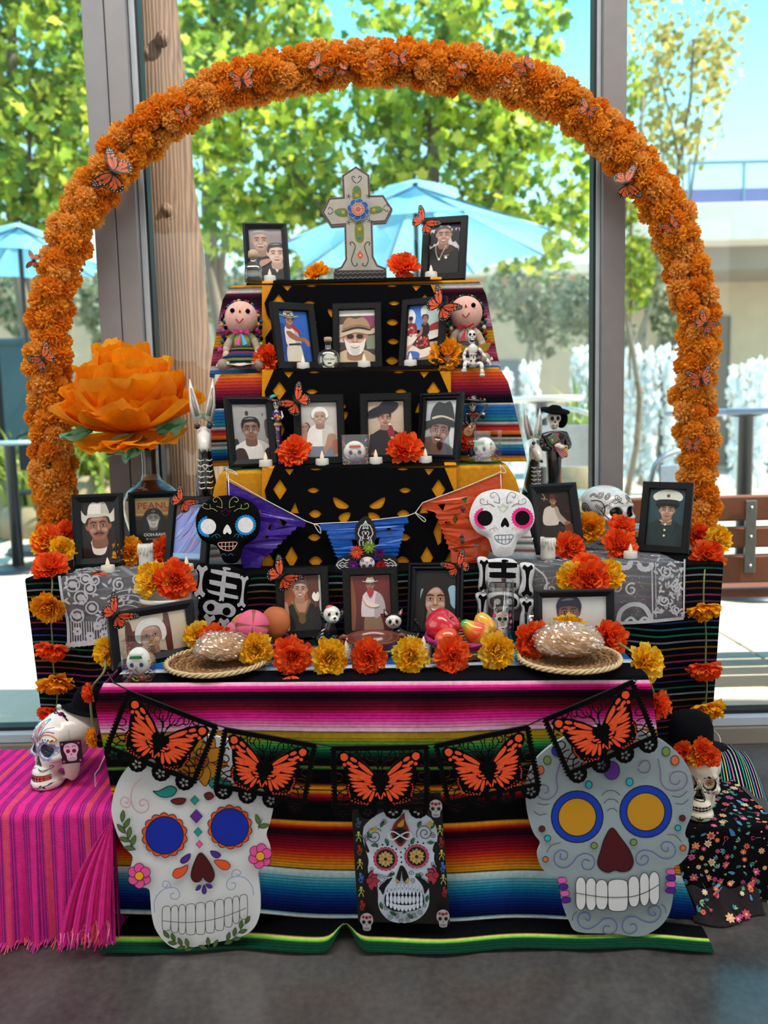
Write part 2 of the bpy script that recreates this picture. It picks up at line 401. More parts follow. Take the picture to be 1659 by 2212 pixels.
for bxp in (1617,1990):
 q=P(bxp,1160,BY).x-x0;z1,z0=P(1617,1080,BY).z,P(1617,1236,BY).z
 br=MB().box((q,-.013,(z0+z1)/2),(.046,.012,z1-z0),'#8d8a86',bev=.003).build('bracket',M_metal,bn)
 b=MB()
 for k in range(3):b.lathe([(.007,0),(.006,.004),(0,.006)],'#d0cdc8',10)
 for k in range(3):MB(T(q,-.019,z0+(z1-z0)*(.1+.4*k))@RX(90)).lathe([(.007,0),(.006,.004),(0,.005)],'#c8c4be',10).build('bolt',M_metal,br)
for bxp in (x0+.25,x1-.25):
 MB().box((bxp-x0,.2,zs/2),(.06,.4,zs-.05),'#4a4744',bev=.006).build('leg',M_metal,bn)
def round_table(name,label,px,py,Y,wpx,col,zt= None,group= None):
 q=P(px,py,Y);r=wpx/2*Y/FPX;z=q.z if zt is None else zt
 t=thing(name,label,'table',T(q.x,Y,0),group)
 MB().lathe([(0,z-.035),(r*.97,z-.035),(r,z-.02),(r,z-.005),(r*.98,z),(0,z)],col,40).build('tabletop',paint('table_metal_'+name,.25,.03,8,col=col,spec=.6),t)
 MB().lathe([(.05,.02),(.045,z-.05),(.12,z-.035)],'#4f545a',16).build('pedestal',M_metal,t)
 MB().lathe([(.0,0),(.3,0),(.29,.02),(.05,.04),(0,.04)],'#4f545a',24).build('base',M_metal,t)
round_table('patio_table','round blue-grey bar table on one leg behind the bench',1612,884,5.0,330,'#7f9cc0')
round_table('patio_table','small round white bar table beyond the hooded skeleton figures',1170,858,6.0,170,'#e8eaea')
round_table('patio_table','low round grey table at the far left beyond the glass',20,952,6.6,150,'#8fb4c4')
def chair(px,py,Y,rz,label,col='#8f98a3'):
 q=P(px,py,Y);z=q.z;t=thing('patio_chair',label,'chair',T(q.x,Y,0)@RZ(rz),'metal chairs on the patio')
 MB().box((0,0,z*.55),(.44,.44,.025),col,bev=.01).build('seat',M_metal,t)
 b=MB()
 b.tube(crv([(-.22,.2,z*.55),(-.22,.25,z*.9),(-.1,.27,z),(.1,.27,z),(.22,.25,z*.9),(.22,.2,z*.55)],5, False),.016,col);b.build('back_hoop',M_metal,t)
 MB().box((0,.255,z*.82),(.36,.012,z*.22),col,bev=.005).build('backrest',M_metal,t)
 for sx in (-1,1):
  for sy in (-1,1):MB().tube([(.19*sx,.19*sy,z*.55),(.22*sx,.22*sy,0)],.014,col).build('leg',M_metal,t)
chair(1405,975,4.6,205,'grey metal chair between the window post and the bar table')
chair(1248,890,5.2,150,'pale metal chair by the white bar table left of the window post','#c9d0d4')
chair(78,935,7.0,20,'dark metal chair at the far left behind the arch','#2e3a44')
for px,lab,c in ((58,'dark teal waste bin on the patio at the far left','#2f5058'),(-42,'grey waste bin cut by the left edge of the picture','#6d7a80')):
 q=P(px,735,9.6);t=thing('waste_bin',lab,'bin',T(q.x,9.6,0))
 MB().box((0,0,q.z/2),(.48,.5,q.z-.1),c,bev=.03).build('body',M_matte,t);MB().box((0,0,q.z-.05),(.52,.54,.1),mul(c,.8),bev=.03).build('lid',M_matte,t)
def umbrella(label,ax,ay,Y,rimpx,rimy,rot,group='blue patio umbrellas'):
 a=P(ax,ay,Y);zr=P(ax,rimy,Y).z;R=rimpx*Y/FPX;H=a.z-zr
 t=thing('patio_umbrella',label,'umbrella',T(a.x,Y,0)@RZ(rot),group)
 mt=paint('umbrella_fabric',.8,.06,5,spec=.1,trans=.45)
 for k in range(8):
  b=MB();a0,a1=2*pi*k/8,2*pi*(k+1)/8
  def fn(u,v,a0=a0,a1=a1):
   ang=a0+(a1-a0)*u;e=cos(pi/8)/cos(((u-.5)*pi/4));rr=R*v*(e*(1-.05*4*u*(1-u)*v)); return (rr*cos(ang),rr*sin(ang),zr+H*(1-v**.9)-.10*H*4*u*(1-u)*v*(1-v)+(0.06*H*4*u*(1-u) if v>.99 else 0))
  b.grid(fn,6,8, lambda u,v:mixc('#6fb4d6','#8fcbe2',u));b.build('canopy_panel',mt,t)
 for k in range(8):
  b=MB();a0,a1=2*pi*k/8,2*pi*(k+1)/8
  def f2(u,v,a0=a0,a1=a1):
   ang=a0+(a1-a0)*u;rr=R*.30*v*(1+.06*sin(u*pi*3)*v); return (rr*cos(ang),rr*sin(ang),zr+H*(1.06-.26*v)+.02)
  b.grid(f2,6,4,'#a6d8e8');b.build('vent_panel',mt,t)
 for k in range(8):
  an=2*pi*k/8;MB().tube([(0,0,zr+H*.98),(R*.995*cos(an),R*.995*sin(an),zr-.01)],.008,'#5f7f90').build('rib',M_metal,t)
 MB().lathe([(.022,0),(.022,zr+H),(.03,zr+H*1.08),(.02,zr+H*1.15),(0,zr+H*1.16)],'#39434a',12).build('pole',M_metal,t)
 MB().lathe([(0,0),(.32,0),(.30,.06),(.05,.1),(0,.1)],'#3a3f42',24).build('base',M_matte,t)
umbrella('light blue patio umbrella behind the painted cross',897,400,7.0,292,540,14)
umbrella('light blue patio umbrella at the left edge behind the arch',40,490,7.6,165,575,5)
def jet(px,ytop,Y,wpx):
 q=P(px,ytop,Y);h=q.z;w=wpx*Y/FPX/2;r=random.Random(px);b=MB()
 t=thing('fountain_jet','','fountain',T(q.x,Y,0),'white water jets of the plaza fountain')
 b.lathe([(w*(.2+.16*sin(pi*min(1,i/9))),h*.86*i/9) for i in range(10)]+[(0,h*.88)],'#eef6f8',12,wob= lambda a,i:1+.25*sin(a*3+i*2));b.build('water_column',M_water,t)
 b=MB()
 for i in range(340):
  z=h*(.05+.95*r.random()**.8);rr=w*(1.0 if z>h*.6 else .75)*sqrt(r.random());a=r.random()*6.28;e=.012+.028*r.random()
  b.ell((rr*cos(a),rr*sin(a),z),(e,e,e*(1+1.6*r.random())),'#f8fdff',5,3)
 b.build('spray',M_water,t,kind='stuff'); return t
JL=[(1145,782,45,'leftmost white water jet right of the rag dolls'),(1252,752,36,'white water jet just left of the right window post, beside a shorter one'),(1274,770,34,'shorter white water jet against the left edge of the right window post'),(1363,748,42,'white water jet just right of the right window post'),(1405,758,46,'second white water jet right of the window post'),(1447,750,38,'white water jet half behind the right arch leg'),(1600,790,60,'white water jet right of the arch above the bar table'),(1645,775,50,'white water jet at the right edge of the picture'),(1095,800,30,'small white water jet beside the blue striped blanket edge')]
for x,y,w,lab in JL:jet(x,y,13.0,w)['label']=lab
bl=thing('plaza_building','long low beige building across the far side of the plaza','building',T(0,30,0))
M_stucco=paint('stucco',.9,.06,2)
zb=P(1100,590,30).z
MB().box((0,1.5,zb/2),(60,3,zb),'#b9a68d').build('wall',M_stucco,bl)
MB().box((0,-.1,zb*.86),(60,.4,zb*.07),'#6f6455').build('band',M_stucco,bl)
MB().box((0,-.25,zb*1.0),(60.6,.7,.35),'#d6cab6').build('coping',M_stucco,bl)
for k in range(-6,7):MB().box((k*4.3,-.05,zb*.28),(2.1,.12,zb*.5),'#6c7176',bev=.03).build('door_panel',M_stucco,bl)
ov=thing('concrete_terrace','pale concrete terrace building with glass railing at the right','building',T(P(1345,500,17).x,17,0))
w=9.0;z1=P(1500,438,17).z;z2=P(1500,520,17).z;z3=P(1500,572,17).z
MB().box((w/2,1.0,(z1+z2)/2),(w,2,z1-z2),'#d9d4cb',bev=.03).build('parapet',M_stucco,ov)
MB().box((w/2,1.6,(z2+z3)/2),(w,2,z2-z3),'#8d857b').build('soffit_beam',M_stucco,ov)
MB().box((w/2,2.4,z3/2),(w,.5,z3),'#b6a68e').build('wall',M_stucco,ov)
for px in (1525,1590,1650):q=P(px,700,17).x-P(1345,500,17).x;MB().box((q,2.1,z3*.42),(.42,.1,z3*.8),'#5d5a54',bev=.02).build('door_panel',M_stucco,ov)
zr=P(1500,335,17).z
for k in range(7):MB().box((1.6+k*1.2,.5,(z1+zr)/2),(.05,.05,zr-z1),'#8ea0ac').build('rail_post',M_metal,ov)
MB().box((1.6+3.6,.5,zr),(7.3,.06,.06),'#8ea0ac').build('hand_rail',M_metal,ov)
MB().box((1.6+3.6,.52,(z1+zr)/2),(7.2,.015,zr-z1-.1),'#dff').build('railing_glass',M_clear,ov)
MB().box((1.6+3.6,.9,z1+.35),(7.4,.1,.35),'#7a6fb8').build('blue_banner',M_stucco,ov)
LEAF=[(0,0),(.30,-.10),(.50,.20),(.34,.34),(.55,.62),(.25,.60),(0,1.0),(-.25,.60),(-.55,.62),(-.34,.34),(-.50,.20),(-.30,-.10)]
def foliage(crowns,n,size,cols,seed,shell=.45):
 r=random.Random(seed);b=MB();tot=sum(c[3]*c[4]*c[5] for c in crowns)
 for (x,y,z,rx,ry,rz) in crowns:
  for i in range(int(n*rx*ry*rz/tot)):
   d=Vector((r.gauss(0,1),r.gauss(0,1),r.gauss(0,1))).normalized()*(shell+(1-shell)*r.random()**.6)
   k=1+.25*noise3((d.x*2+x,d.y*2+y,d.z*2+z),1.3)
   c=Vector((x+d.x*rx*k,y+d.y*ry*k,z+d.z*rz*k));s=size*(.6+.7*r.random())
   M=T(c)@Euler((r.gauss(0,.9),r.gauss(0,.9),r.random()*6.28)).to_matrix().to_4x4()@SC(s)
   b.M=M;f=.16*r.random()
   vs=[(p[0],p[1]-.5,f*abs(p[0])) for p in LEAF]
   b.put(vs,[(0,1,2,3,4,5,6),(0,6,7,8,9,10,11)],r.choice(cols))
 return b
def tree(name,label,bx_,Y,crowns,n,size,cols,seed,trunk=.14,cat='tree',th= None,bark='#6d5f4d',nb=5):
 t=thing(name,label,cat,T(bx_,Y,0));r=random.Random(seed)
 top=max(c[2] for c in crowns);h=th or top
 MB().tube([(.15*sin(i),.1*cos(i*1.3),h*i/8) for i in range(9)],[trunk*(1-.08*i) for i in range(9)],bark,10).build('trunk',M_matte,t)
 for k in range(nb):
  c=crowns[k%len(crowns)];z0=h*(.3+.1*k)
  MB().tube([(0,0,z0),(c[0]*.4,c[1]*.4,z0+(c[2]-z0)*.5),(c[0]*.9,c[1]*.9,c[2])],[trunk*.45,trunk*.3,trunk*.1],bark,7).build('branch',M_matte,t)
 foliage(crowns,n,size,cols,seed).build('foliage',M_leaf,t,kind='stuff')
G1=['#8aa53a','#a5bd40','#c8d448','#5f8636','#4f7636','#dede58','#aeb848','#76983c']
G2=['#4c7226','#3a5c24','#6d8a2a','#98a535','#2f4f22']
def cr(px,py,Y,rxp,rzp,ry,ox,oy):
 q=P(px,py,Y); return (q.x-ox,Y-oy,q.z,rxp*Y/FPX,ry,rzp*Y/FPX)
ox=P(945,700,10).x
tree('sycamore_tree','large leafy sycamore filling the middle window behind the cross',ox,10,[cr(x,y,Y,a,c,1.0,ox,10) for x,y,Y,a,c in ((560,330,10,170,150),(760,360,10.3,190,160),(980,330,10,190,170),(1160,380,9.8,160,140),(900,100,10.4,150,150),(1080,60,10,150,120),(520,480,10.5,140,80),(1150,520,10,150,70),(460,220,10.2,110,120),(760,490,11,300,90),(1060,230,10,150,130))],6300,.135,G1,3)
ox=P(60,700,11).x
tree('sycamore_tree','leafy sycamore at the left edge behind the arch',ox,11,[cr(x,y,Y,a,c,.9,ox,11) for x,y,Y,a,c in ((70,120,11,150,160),(90,330,11,150,140),(40,450,11.3,140,90),(190,260,11.4,100,200),(-60,200,11,100,240),(110,-60,11,140,110))],3900,.155,G1,5)
ox=P(470,640,13).x
tree('sycamore_tree','thin-crowned tree rising left of centre against the blue sky',ox,13,[cr(x,y,Y,a,c,.7,ox,13) for x,y,Y,a,c in ((440,60,13,60,90),(545,20,13,60,90),(420,180,13,70,60),(660,60,13,55,100),(600,160,13,130,60))],1900,.15,G1,8)
ox=P(1470,600,15).x
tree('birch_tree','tall sparse yellowing tree beyond the right pane',ox,15,[cr(x,y,Y,a,c,.8,ox,15) for x,y,Y,a,c in ((1400,90,15,60,130),(1480,200,15,90,170),(1550,100,15,45,130),(1420,330,15,70,90))],1250,.12,['#b3a85a','#c9b866','#a79a4a','#8f8f48','#d2c07a'],12,.07)
tree('shrub_tree','drooping yellow-green shrub between the window post and the right arch',P(1362,560,12).x,12,[cr(x,y,12,a,c,.4,P(1362,560,12).x,12) for x,y,a,c in ((1362,430,18,80),(1370,590,40,90),(1362,190,16,60))],600,.1,['#8fa23a','#a9b040','#5f7d33'],14,.05)
OL=['#7d8a6c','#6d7d5e','#8f9a80','#5c6d52','#9aa48c']
for i,(px,py,a,c,lab) in enumerate(((1150,640,120,70,'grey-green olive tree left of the right window post'),(1270,660,70,60,'small olive tree half hidden by the right window post'),(700,620,120,50,'low olive tree under the blue umbrella'),(480,640,70,60,'olive bush behind the leaning log'),(1395,590,45,70,'dark green bush right of the right window post'),(200,640,90,60,'olive tree behind the giant orange flower'),(30,640,90,60,'grey olive tree at the far left'))):
 Yo=(20,15.2,23,25,14.2,20,24)[i];q=P(px,py,Yo);tree('olive_tree',lab,q.x,Yo,[(0,0,q.z,a*Yo/FPX,.8,c*Yo/FPX),(.5,.2,q.z*.82,a*.68*Yo/FPX,.8,c*.8*Yo/FPX)],900,.16*Yo/19,OL,30+i,.1,nb=2,bark='#8d8577')
def grass(px,py,Y,hpx,n,seed,label):
 q=P(px,py,Y);r=random.Random(seed);b=MB();h=hpx*Y/FPX;z0=max(0,q.z)
 t=thing('flax_plant',label,'plant',T(q.x,Y,0),'strap-leaved plants at the left edge of the patio')
 for i in range(n):
  a=r.random()*6.28;l=h*(.55+.5*r.random());o=.25+.5*r.random();w=.018+.012*r.random();c=Vector((r.gauss(0,.16),r.gauss(0,.12),z0));d=Vector((cos(a),sin(a),0));s_=Vector((-sin(a),cos(a),0))
  ps=[c+d*(o*l*u*u)+Vector((0,0,l*(u-.35*o*u*u*1.4))) for u in (0,.3,.6,.85,1)];vs=[]
  for p,ww in zip(ps,(1,1.1,.9,.5,.05)):vs+=[p-s_*w*ww,p+s_*w*ww]
  b.put(vs,[(2*k,2*k+1,2*k+3,2*k+2) for k in range(4)],r.choice(['#7f9a35','#a3b14d','#5f7f2c','#c2c574','#4d6b2a']), True)
 b.build('blades',M_leaf,t,kind='stuff')
 MB().lathe([(0,0),(.4,0),(.36,z0+.02),(0,z0+.03)],'#8a7a5c',14).build('root_clump',M_matte,t)
for i,(x,y,h,lab) in enumerate(((15,1090,190,'strap-leaved plant at the left edge of the picture'),(75,1095,160,'strap-leaved plant just left of the arch leg'),(150,1085,180,'strap-leaved plant behind the left arch leg'),(215,1080,210,'strap-leaved plant between arch leg and window frame'),(35,1040,150,'strap-leaved plant in the back row at the far left'),(180,1030,150,'strap-leaved plant in the back row under the giant flower'))):grass(x,y,9.4-.4*(i%2),h,90,50+i,lab)
for i,(x,y,h,lab) in enumerate(((1242,880,90,'thin upright grass tuft left of the right window post'),)):grass(x,985,9,210,30,70+i,lab)
for i in range(-9,10):
 pass
 # tables, risers and cloths
TB,TF=.745,.578
def ramp(stops,y):
 for (a,ca),(b,cb) in zip(stops,stops[1:]):
  if y<=b: return mixc(ca,cb,max(0,(y-a))/(b-a) if b>a else 0)
 return C(stops[-1][1])
def lerpx(L_,y):
 for (a,xa),(b,xb) in zip(L_,L_[1:]):
  if y<=b: return xa+(xb-xa)*max(0,(y-a))/(b-a)
 return L_[-1][1]
def fold_table(name,label,xa,xb,ya,yb,z):
 t=thing(name,label,'table',T((xa+xb)/2,(ya+yb)/2,0));w,d=xb-xa,yb-ya
 MB().box((0,0,z-.022),(w-.03,d-.03,.036),'#cfcac0',bev=.008).build('tabletop',M_matte,t)
 for sx in (-1,1):
  for sy in (-1,1):MB().tube([(sx*(w/2-.12),sy*(d/2-.07),.0),(sx*(w/2-.12),sy*(d/2-.07),z-.04)],.013,'#6f7276',10).build('leg',M_metal,t)
XL,XR=P(55,1240,2.05).x,P(1560,1225,2.05).x
fold_table('folding_table','long folding table under the black striped cloth, carrying the stepped altar',XL+.02,XR-.02,2.07,2.57,TB)
fxa,fxb=P(222,1490,1.62).x,P(1405,1480,1.62).x
fold_table('low_table','low folding table under the bright striped blanket in front',fxa+.015,fxb-.015,1.64,2.0,TF)
LINES=['#2f7a5a','#9fb0c0','#9a7a3d','#7a4a35','#b0468a','#74407f','#9a3445','#43337a','#33559a','#4296a8','#33a882','#a9b4c4','#a8843f','#8a3f3a','#b4489a','#6a3a86','#a03a4a','#3a3f86']
def stripe_black(i): return mul(LINES[(i//4)%len(LINES)],.45) if i%4==3 else '#060609'
zs_=[];z=TB+.006;i=0
while z>.04:zs_.append(z);z-=.0042 if i%4==2 else .0046;i+=1
b=MB()
def tc_pt(u,z):
 d=(TB-z);x=XL+(XR-XL)*u;ins=.030*d/.7
 x+=ins*(1-2*u)*1.0
 w=(.006+.02*d)*sin(u*46+1.2*sin(u*9))+.012*d*sin(u*17)
 return (x,2.045-abs(w)*.6+.01*d,z+d*.018*sin(u*23+2)+.003*sin(u*60))
NU=110;ys_top=[2.56,2.45,2.3,2.15,2.075,2.055]
rows=[[(XL+(XR-XL)*k/NU,y,TB+.006-(.002 if y<2.06 else 0)) for k in range(NU+1)] for y in ys_top]
rows+=[[tc_pt(k/NU,z) for k in range(NU+1)] for z in zs_[1:]]
vs=[v for r in rows for v in r];fs=[];cs=[]
for j in range(len(rows)-1):
 for k in range(NU):a=j*(NU+1)+k;fs.append((a,a+1,a+NU+2,a+NU+1));cs.append('#060609' if j<5 else stripe_black(j-5))
b.put(vs,fs,cs, True)
for side in (0,1):
 vs=[];fs=[];cs=[]
 for j,z in enumerate(zs_):
  p=Vector(tc_pt(side,z)) if j else Vector((XL if side==0 else XR,2.05,TB+.006))
  for k in range(9):
   u=k/8;d=TB-z;sgn=-1 if side==0 else 1
   vs.append((p.x+sgn*(.016*sin(u*9)*d+.012*d*sin(pi*u)),p.y+(2.56-p.y)*u,p.z))
 for j in range(len(zs_)-1):
  for k in range(8):a=j*9+k;fs.append((a,a+1,a+10,a+9));cs.append(stripe_black(j))
 b.put(vs,fs,cs, True)
b.build('striped_tablecloth',M_cloth,label='black tablecloth with thin rainbow lines hanging from the back table',cat='tablecloth')
SER=[(1372,'#0b1216'),(1390,'#0d1a20'),(1394,'#1f7f95'),(1400,'#2a95a8'),(1404,'#0c1216'),(1408,'#0c1216'),(1412,'#2a6f94'),(1420,'#3fa0b8'),(1424,'#1f5f9a'),(1434,'#1b4f9a'),(1441,'#e6edf0'),(1444,'#0c0d14'),(1471,'#0c0d14'),(1473,'#f3bcd6'),(1479,'#ee9ac6'),(1481,'#e0218a'),(1491,'#c0196f'),(1494,'#2a0d1e'),(1508,'#160a14'),(1514,'#4a0d24'),(1527,'#6d0c25'),(1533,'#8d1338'),(1540,'#d41a7c'),(1552,'#e92c9a'),(1560,'#f06ab8'),(1570,'#f4a6d0'),(1577,'#f5d3e2'),(1580,'#2a1610'),(1582,'#b08a1f'),(1592,'#bb9826'),(1600,'#86a02c'),(1608,'#49a548'),(1616,'#1f8a52'),(1624,'#0f4a38'),(1634,'#0c2622'),(1642,'#0a0d10'),(1652,'#0b0c10'),(1654,'#7f7a26'),(1657,'#3f8a3a'),(1660,'#0a0d10'),(1690,'#0a0a0e'),(1694,'#8a3a14'),(1698,'#f08a1c'),(1702,'#f2b233'),(1704,'#14100c'),(1708,'#f0a028'),(1714,'#c4281e'),(1722,'#6d0f20'),(1730,'#1a0a10'),(1738,'#0a0a0e'),(1772,'#0b0b10'),(1776,'#f2a832'),(1781,'#ee7a1e'),(1786,'#b0221c'),(1794,'#3a0d1c'),(1804,'#2a0d1e'),(1814,'#720d28'),(1832,'#a2142c'),(1842,'#d42f22'),(1852,'#ee5a20'),(1864,'#f08a20'),(1875,'#f2b030'),(1879,'#2a1a0a'),(1882,'#e8f2f6'),(1891,'#bfe2ee'),(1900,'#62bcd8'),(1914,'#2496c0'),(1928,'#1560a8'),(1944,'#12348c'),(1960,'#101f66'),(1974,'#0f1740'),(1977,'#8fd0e4'),(1981,'#f0f6f8'),(1984,'#0a0b10'),(2021,'#0a0c10'),(2024,'#e6d873'),(2029,'#6fcf4a'),(2033,'#123f2c'),(2056,'#0c3f30')]
def ser_col(y,i):
 c=ramp(SER,y)
 if (1484<y<1575 or 1592<y<1640 or 1786<y<1875 or 1893<y<1972 or y>2034) and i%4==0:c=mul(c,.45)
 elif i%2:c=mul(c,.92)
 return c
EL=[(1472,224),(1490,215),(1520,206),(1600,222),(1700,240),(1900,247),(2005,238),(2058,214)]
ER=[(1472,1402),(1490,1408),(1600,1421),(1700,1428),(1880,1472),(2000,1522),(2060,1545)]
ZC,ZF=TF+.006,.006
def ser_row(y):
 NX=130;out=[]
 if y<1472:
  t=(y-1372)/100;Y=min(2.012-.0004*(y-1340),max(1.628,PZ(830,y,TF+.006).y))
  xa,xb=P(224,1475,1.62).x,P(1402,1475,1.62).x
  for k in range(NX+1):
   u=k/NX;x=xa+(xb-xa)*u
   out.append(Vector((x,Y+.006*sin(u*30)*max(0,min(1,(1462-y)/30)),ZC+.0015*sin(u*50+y)*(1-t)-(.004*(t**12)))))
  return out
 for k in range(NX+1):
  u=k/NX;px=lerpx(EL,y)+(lerpx(ER,y)-lerpx(EL,y))*u
  pull=math.exp(-((px-745)/24)**2)*max(0,(y-1990)/66)
  py=y-62*pull+5*sin(px/120+.6)*(min(1,(y-1472)/200))+3*sin(px/47)*((y-1472)/600)-(px-830)*.006
  if y>1700:py+=16*((px-850)/650)*min(1,(y-1700)/200)*(1 if y<1975 else max(0,1-(y-1975)/60))
  if y<1984:
   d=(y-1472)/512
   Y=1.620+.018*d+min(1,(y-1472)/70)*((.006+.012*d)*sin(px/44+1.5*sin(px/170))+.007*d*sin(px/23)+.014*d*abs(sin(px/95+.4)))-.006*(1-min(1,(y-1472)/14))*0
   if y<1486:Y+=.008*(1-(y-1472)/14)
   p=P(px,py,Y)
  else:
   t=min(1,(y-1984)/72);zz=ZF+.004*(1-t)+.005*abs(sin(px/55))*t+.03*math.exp(-((px-745)/30)**2)*t
   p=PZ(px,py+(2 if t<.1 else 0),zz);p.z=max(p.z,ZF)
  out.append(p)
 return out
ylist=[1340+i*132/50 for i in range(50)]+[1472+i*1.55 for i in range(int(584/1.55)+1)]
rows=[ser_row(y) for y in ylist]
M_serape=paint('serape_wool',.95,.12,90,weave=120,spec=.06)
b=MB();n=len(rows[0]);vs=[v for r in rows for v in r];fs=[];cs=[]
for j in range(len(rows)-1):
 c=ser_col((ylist[j]+ylist[j+1])/2,j)
 for k in range(n-1):a=j*n+k;fs.append((a,a+1,a+n+1,a+n));cs.append(c)
b.put(vs,fs,cs, True)
for e_,sg in ((0,-1),(n-1,1)):
 vs=[];fs=[];cs=[];J=[j for j,y in enumerate(ylist) if 1470<=y<1984]
 for j in J:
  p=rows[j][e_];d=(ylist[j]-1472)/512
  for k in range(5):vs.append((p.x+sg*(.004*k-.0+.008*sin(k*1.9+j*.02)*d),p.y+.085*k*(1-.35*d),p.z-.012*d*k))
 for q in range(len(J)-1):
  c=ser_col(ylist[J[q]],J[q])
  for k in range(4):a=q*5+k;fs.append((a,a+1,a+6,a+5));cs.append(c)
 b.put(vs,fs,cs, True)
b.build('serape_blanket',M_serape,label='bright rainbow striped serape blanket over the low front table down to the floor',cat='blanket')
T1=[(608,'#c8871f'),(620,'#c8871f'),(622,'#27381f'),(627,'#c9bfc2'),(632,'#c9bfc2'),(634,'#5a1a30'),(643,'#1c1016'),(662,'#3a1630'),(684,'#8a4a70'),(700,'#c58aa8'),(716,'#5a2030'),(722,'#c8891f'),(742,'#c8891f'),(748,'#6a1a3a'),(766,'#b34a6a'),(782,'#5a1020'),(788,'#e0d8e0'),(793,'#3a80c0'),(802,'#2a5fa0')]
T2=[(795,'#c8871f'),(806,'#d8862a'),(812,'#e0602c'),(824,'#c8402f'),(842,'#8a1f35'),(858,'#4a1530'),(866,'#160d16'),(879,'#101018'),(882,'#e8e8ec'),(885,'#2a6fb0'),(903,'#1f5f9a'),(918,'#2a7f8a'),(922,'#12343f'),(924,'#e8e8ec'),(928,'#7a1c2a'),(938,'#c0302a'),(946,'#e0782a'),(951,'#1a1210'),(955,'#1a1210'),(958,'#b8b8b0'),(964,'#101010'),(967,'#e6e6e6'),(973,'#2f8a9a'),(985,'#1f4f9a'),(996,'#101c3a'),(1002,'#c8871f'),(1012,'#c8871f')]
T3=[(1000,'#c8871f'),(1006,'#e8e4d8'),(1010,'#2c5a30'),(1013,'#cf8f22'),(1085,'#c8871f'),(1090,'#1f6a3a'),(1105,'#4fb060'),(1118,'#8a2a5a'),(1130,'#1f5fae'),(1150,'#3aa0d8'),(1166,'#e4ecee'),(1180,'#dfe6e4'),(1184,'#7a2a3a'),(1188,'#e0e6e4'),(1198,'#1f4a3a'),(1204,'#e0e6e4'),(1216,'#7a2a3a'),(1222,'#dfe6e4'),(1245,'#2f7fb8')]
tiers=[(T3,2.17,1.0285,TB+.008,(480,1092),(452,1150),1010,1238,2.42),(T2,2.295,1.308,1.0285,(477,1077),(446,1128),801,1010,2.48),(T1,2.42,1.585,1.308,(499,1032),(462,1070),615,801,2.545)]
names=['lowest and widest altar step draped in a gold, blue and white serape','middle altar step draped in a red, blue and orange serape','top altar step draped in a maroon and gold serape']
tier_rows={}
M_cloth2=M_serape
TZ=[]
for (st,Yf,zt,zb_,(a,c),(a2,c2),ya,yb,Yb),lab in zip(tiers,names):
 zt=P(785,ya,Yf).z if False else zt
 xa,xb,xa2,xb2=P(a,ya,Yf).x,P(c,ya,Yf).x,P(a2,yb,Yf).x,P(c2,yb,Yf).x
 t=thing('altar_step',lab,'altar step',T((xa+xb)/2,Yf+.1,zb_));xm,ym=(xa+xb)/2,Yf+.1
 Yb=2.56
 MB().box((0,(Yf+.03+Yb)/2-ym,(zt-zb_)/2),(xb-xa-.04,Yb-Yf-.05,zt-zb_-.012),'#8a6d4a',bev=.004).build('riser_box',M_matte,t)
 NR=90;NX=60;b=MB();NS=8;NT=4;loopn=0;rows=[]
 for j in range(-NT,NR+1):
  r=[]
  if j<0:
   tt=(j+NT)/NT;Y=Yb+(Yf+.012-Yb)*tt
   L_=[(xa+(xb-xa)*k/NX,Y,zt) for k in range(NX+1)]
   r=[Vector(p) for p in [L_[0]]*NS+L_+[L_[-1]]*NS]
  else:
   tt=j/NR;z=zt-.004+(zb_+.004-zt)*tt;e=tt**.8
   l,rr=xa+(xa2-xa)*e-.012*min(1,tt*6),xb+(xb2-xb)*e+.012*min(1,tt*6)
   for k in range(NS):u=1-k/NS;r.append(Vector((l-.006*sin(u*7+tt*5)*tt-.02*u*tt,Yf+(Yb-.01-Yf)*u,z)))
   for k in range(NX+1):
    u=k/NX;x=l+(rr-l)*u;r.append(Vector((x,Yf-.004*sin(x*60+tt)*tt-.008*tt*(abs(2*u-1)**4)+(.010*(1-tt*30) if tt<.033 else 0),z+.004*sin(x*11)*tt)))
   for k in range(NS):u=(k+1)/NS;r.append(Vector((rr+.006*sin(u*7+tt*4)*tt+.02*u*tt,Yf+(Yb-.01-Yf)*u,z)))
  rows.append(r)
 n=len(rows[0]);fs=[];cs=[]
 for j in range(len(rows)-1):
  y=ya+(yb-ya)*max(0,j-NT+.5)/NR;c0=ramp(st,y)
  if j%3==0 and st is not T3:c0=mul(c0,.6)
  for k in range(n-1):q=j*n+k;fs.append((q,q+1,q+n+1,q+n));cs.append(c0)
 b.put([v-Vector((xm,ym,zb_)) for r in rows for v in r],fs,cs, True);b.build('serape_cover',M_serape,t)
rn=thing('felt_runner','black cut-out felt runner over orange felt down the middle of the altar steps','runner',T(0,2.2,TB))
def mirror(pts,ax=776): return [(2*ax-x,y) for x,y in pts]
def dia(x,y,w,h): return [(x-w,y),(x,y-h),(x+w,y),(x,y+h)]
def leafh(x,y,w,h): return [(x-w,y)]+[(x-w+2*w*t,y-h*sin(pi*t)**.8) for t in (.2,.4,.6,.8)]+[(x+w,y)]+[(x+w-2*w*t,y+h*sin(pi*t)**.8) for t in (.2,.4,.6,.8)]
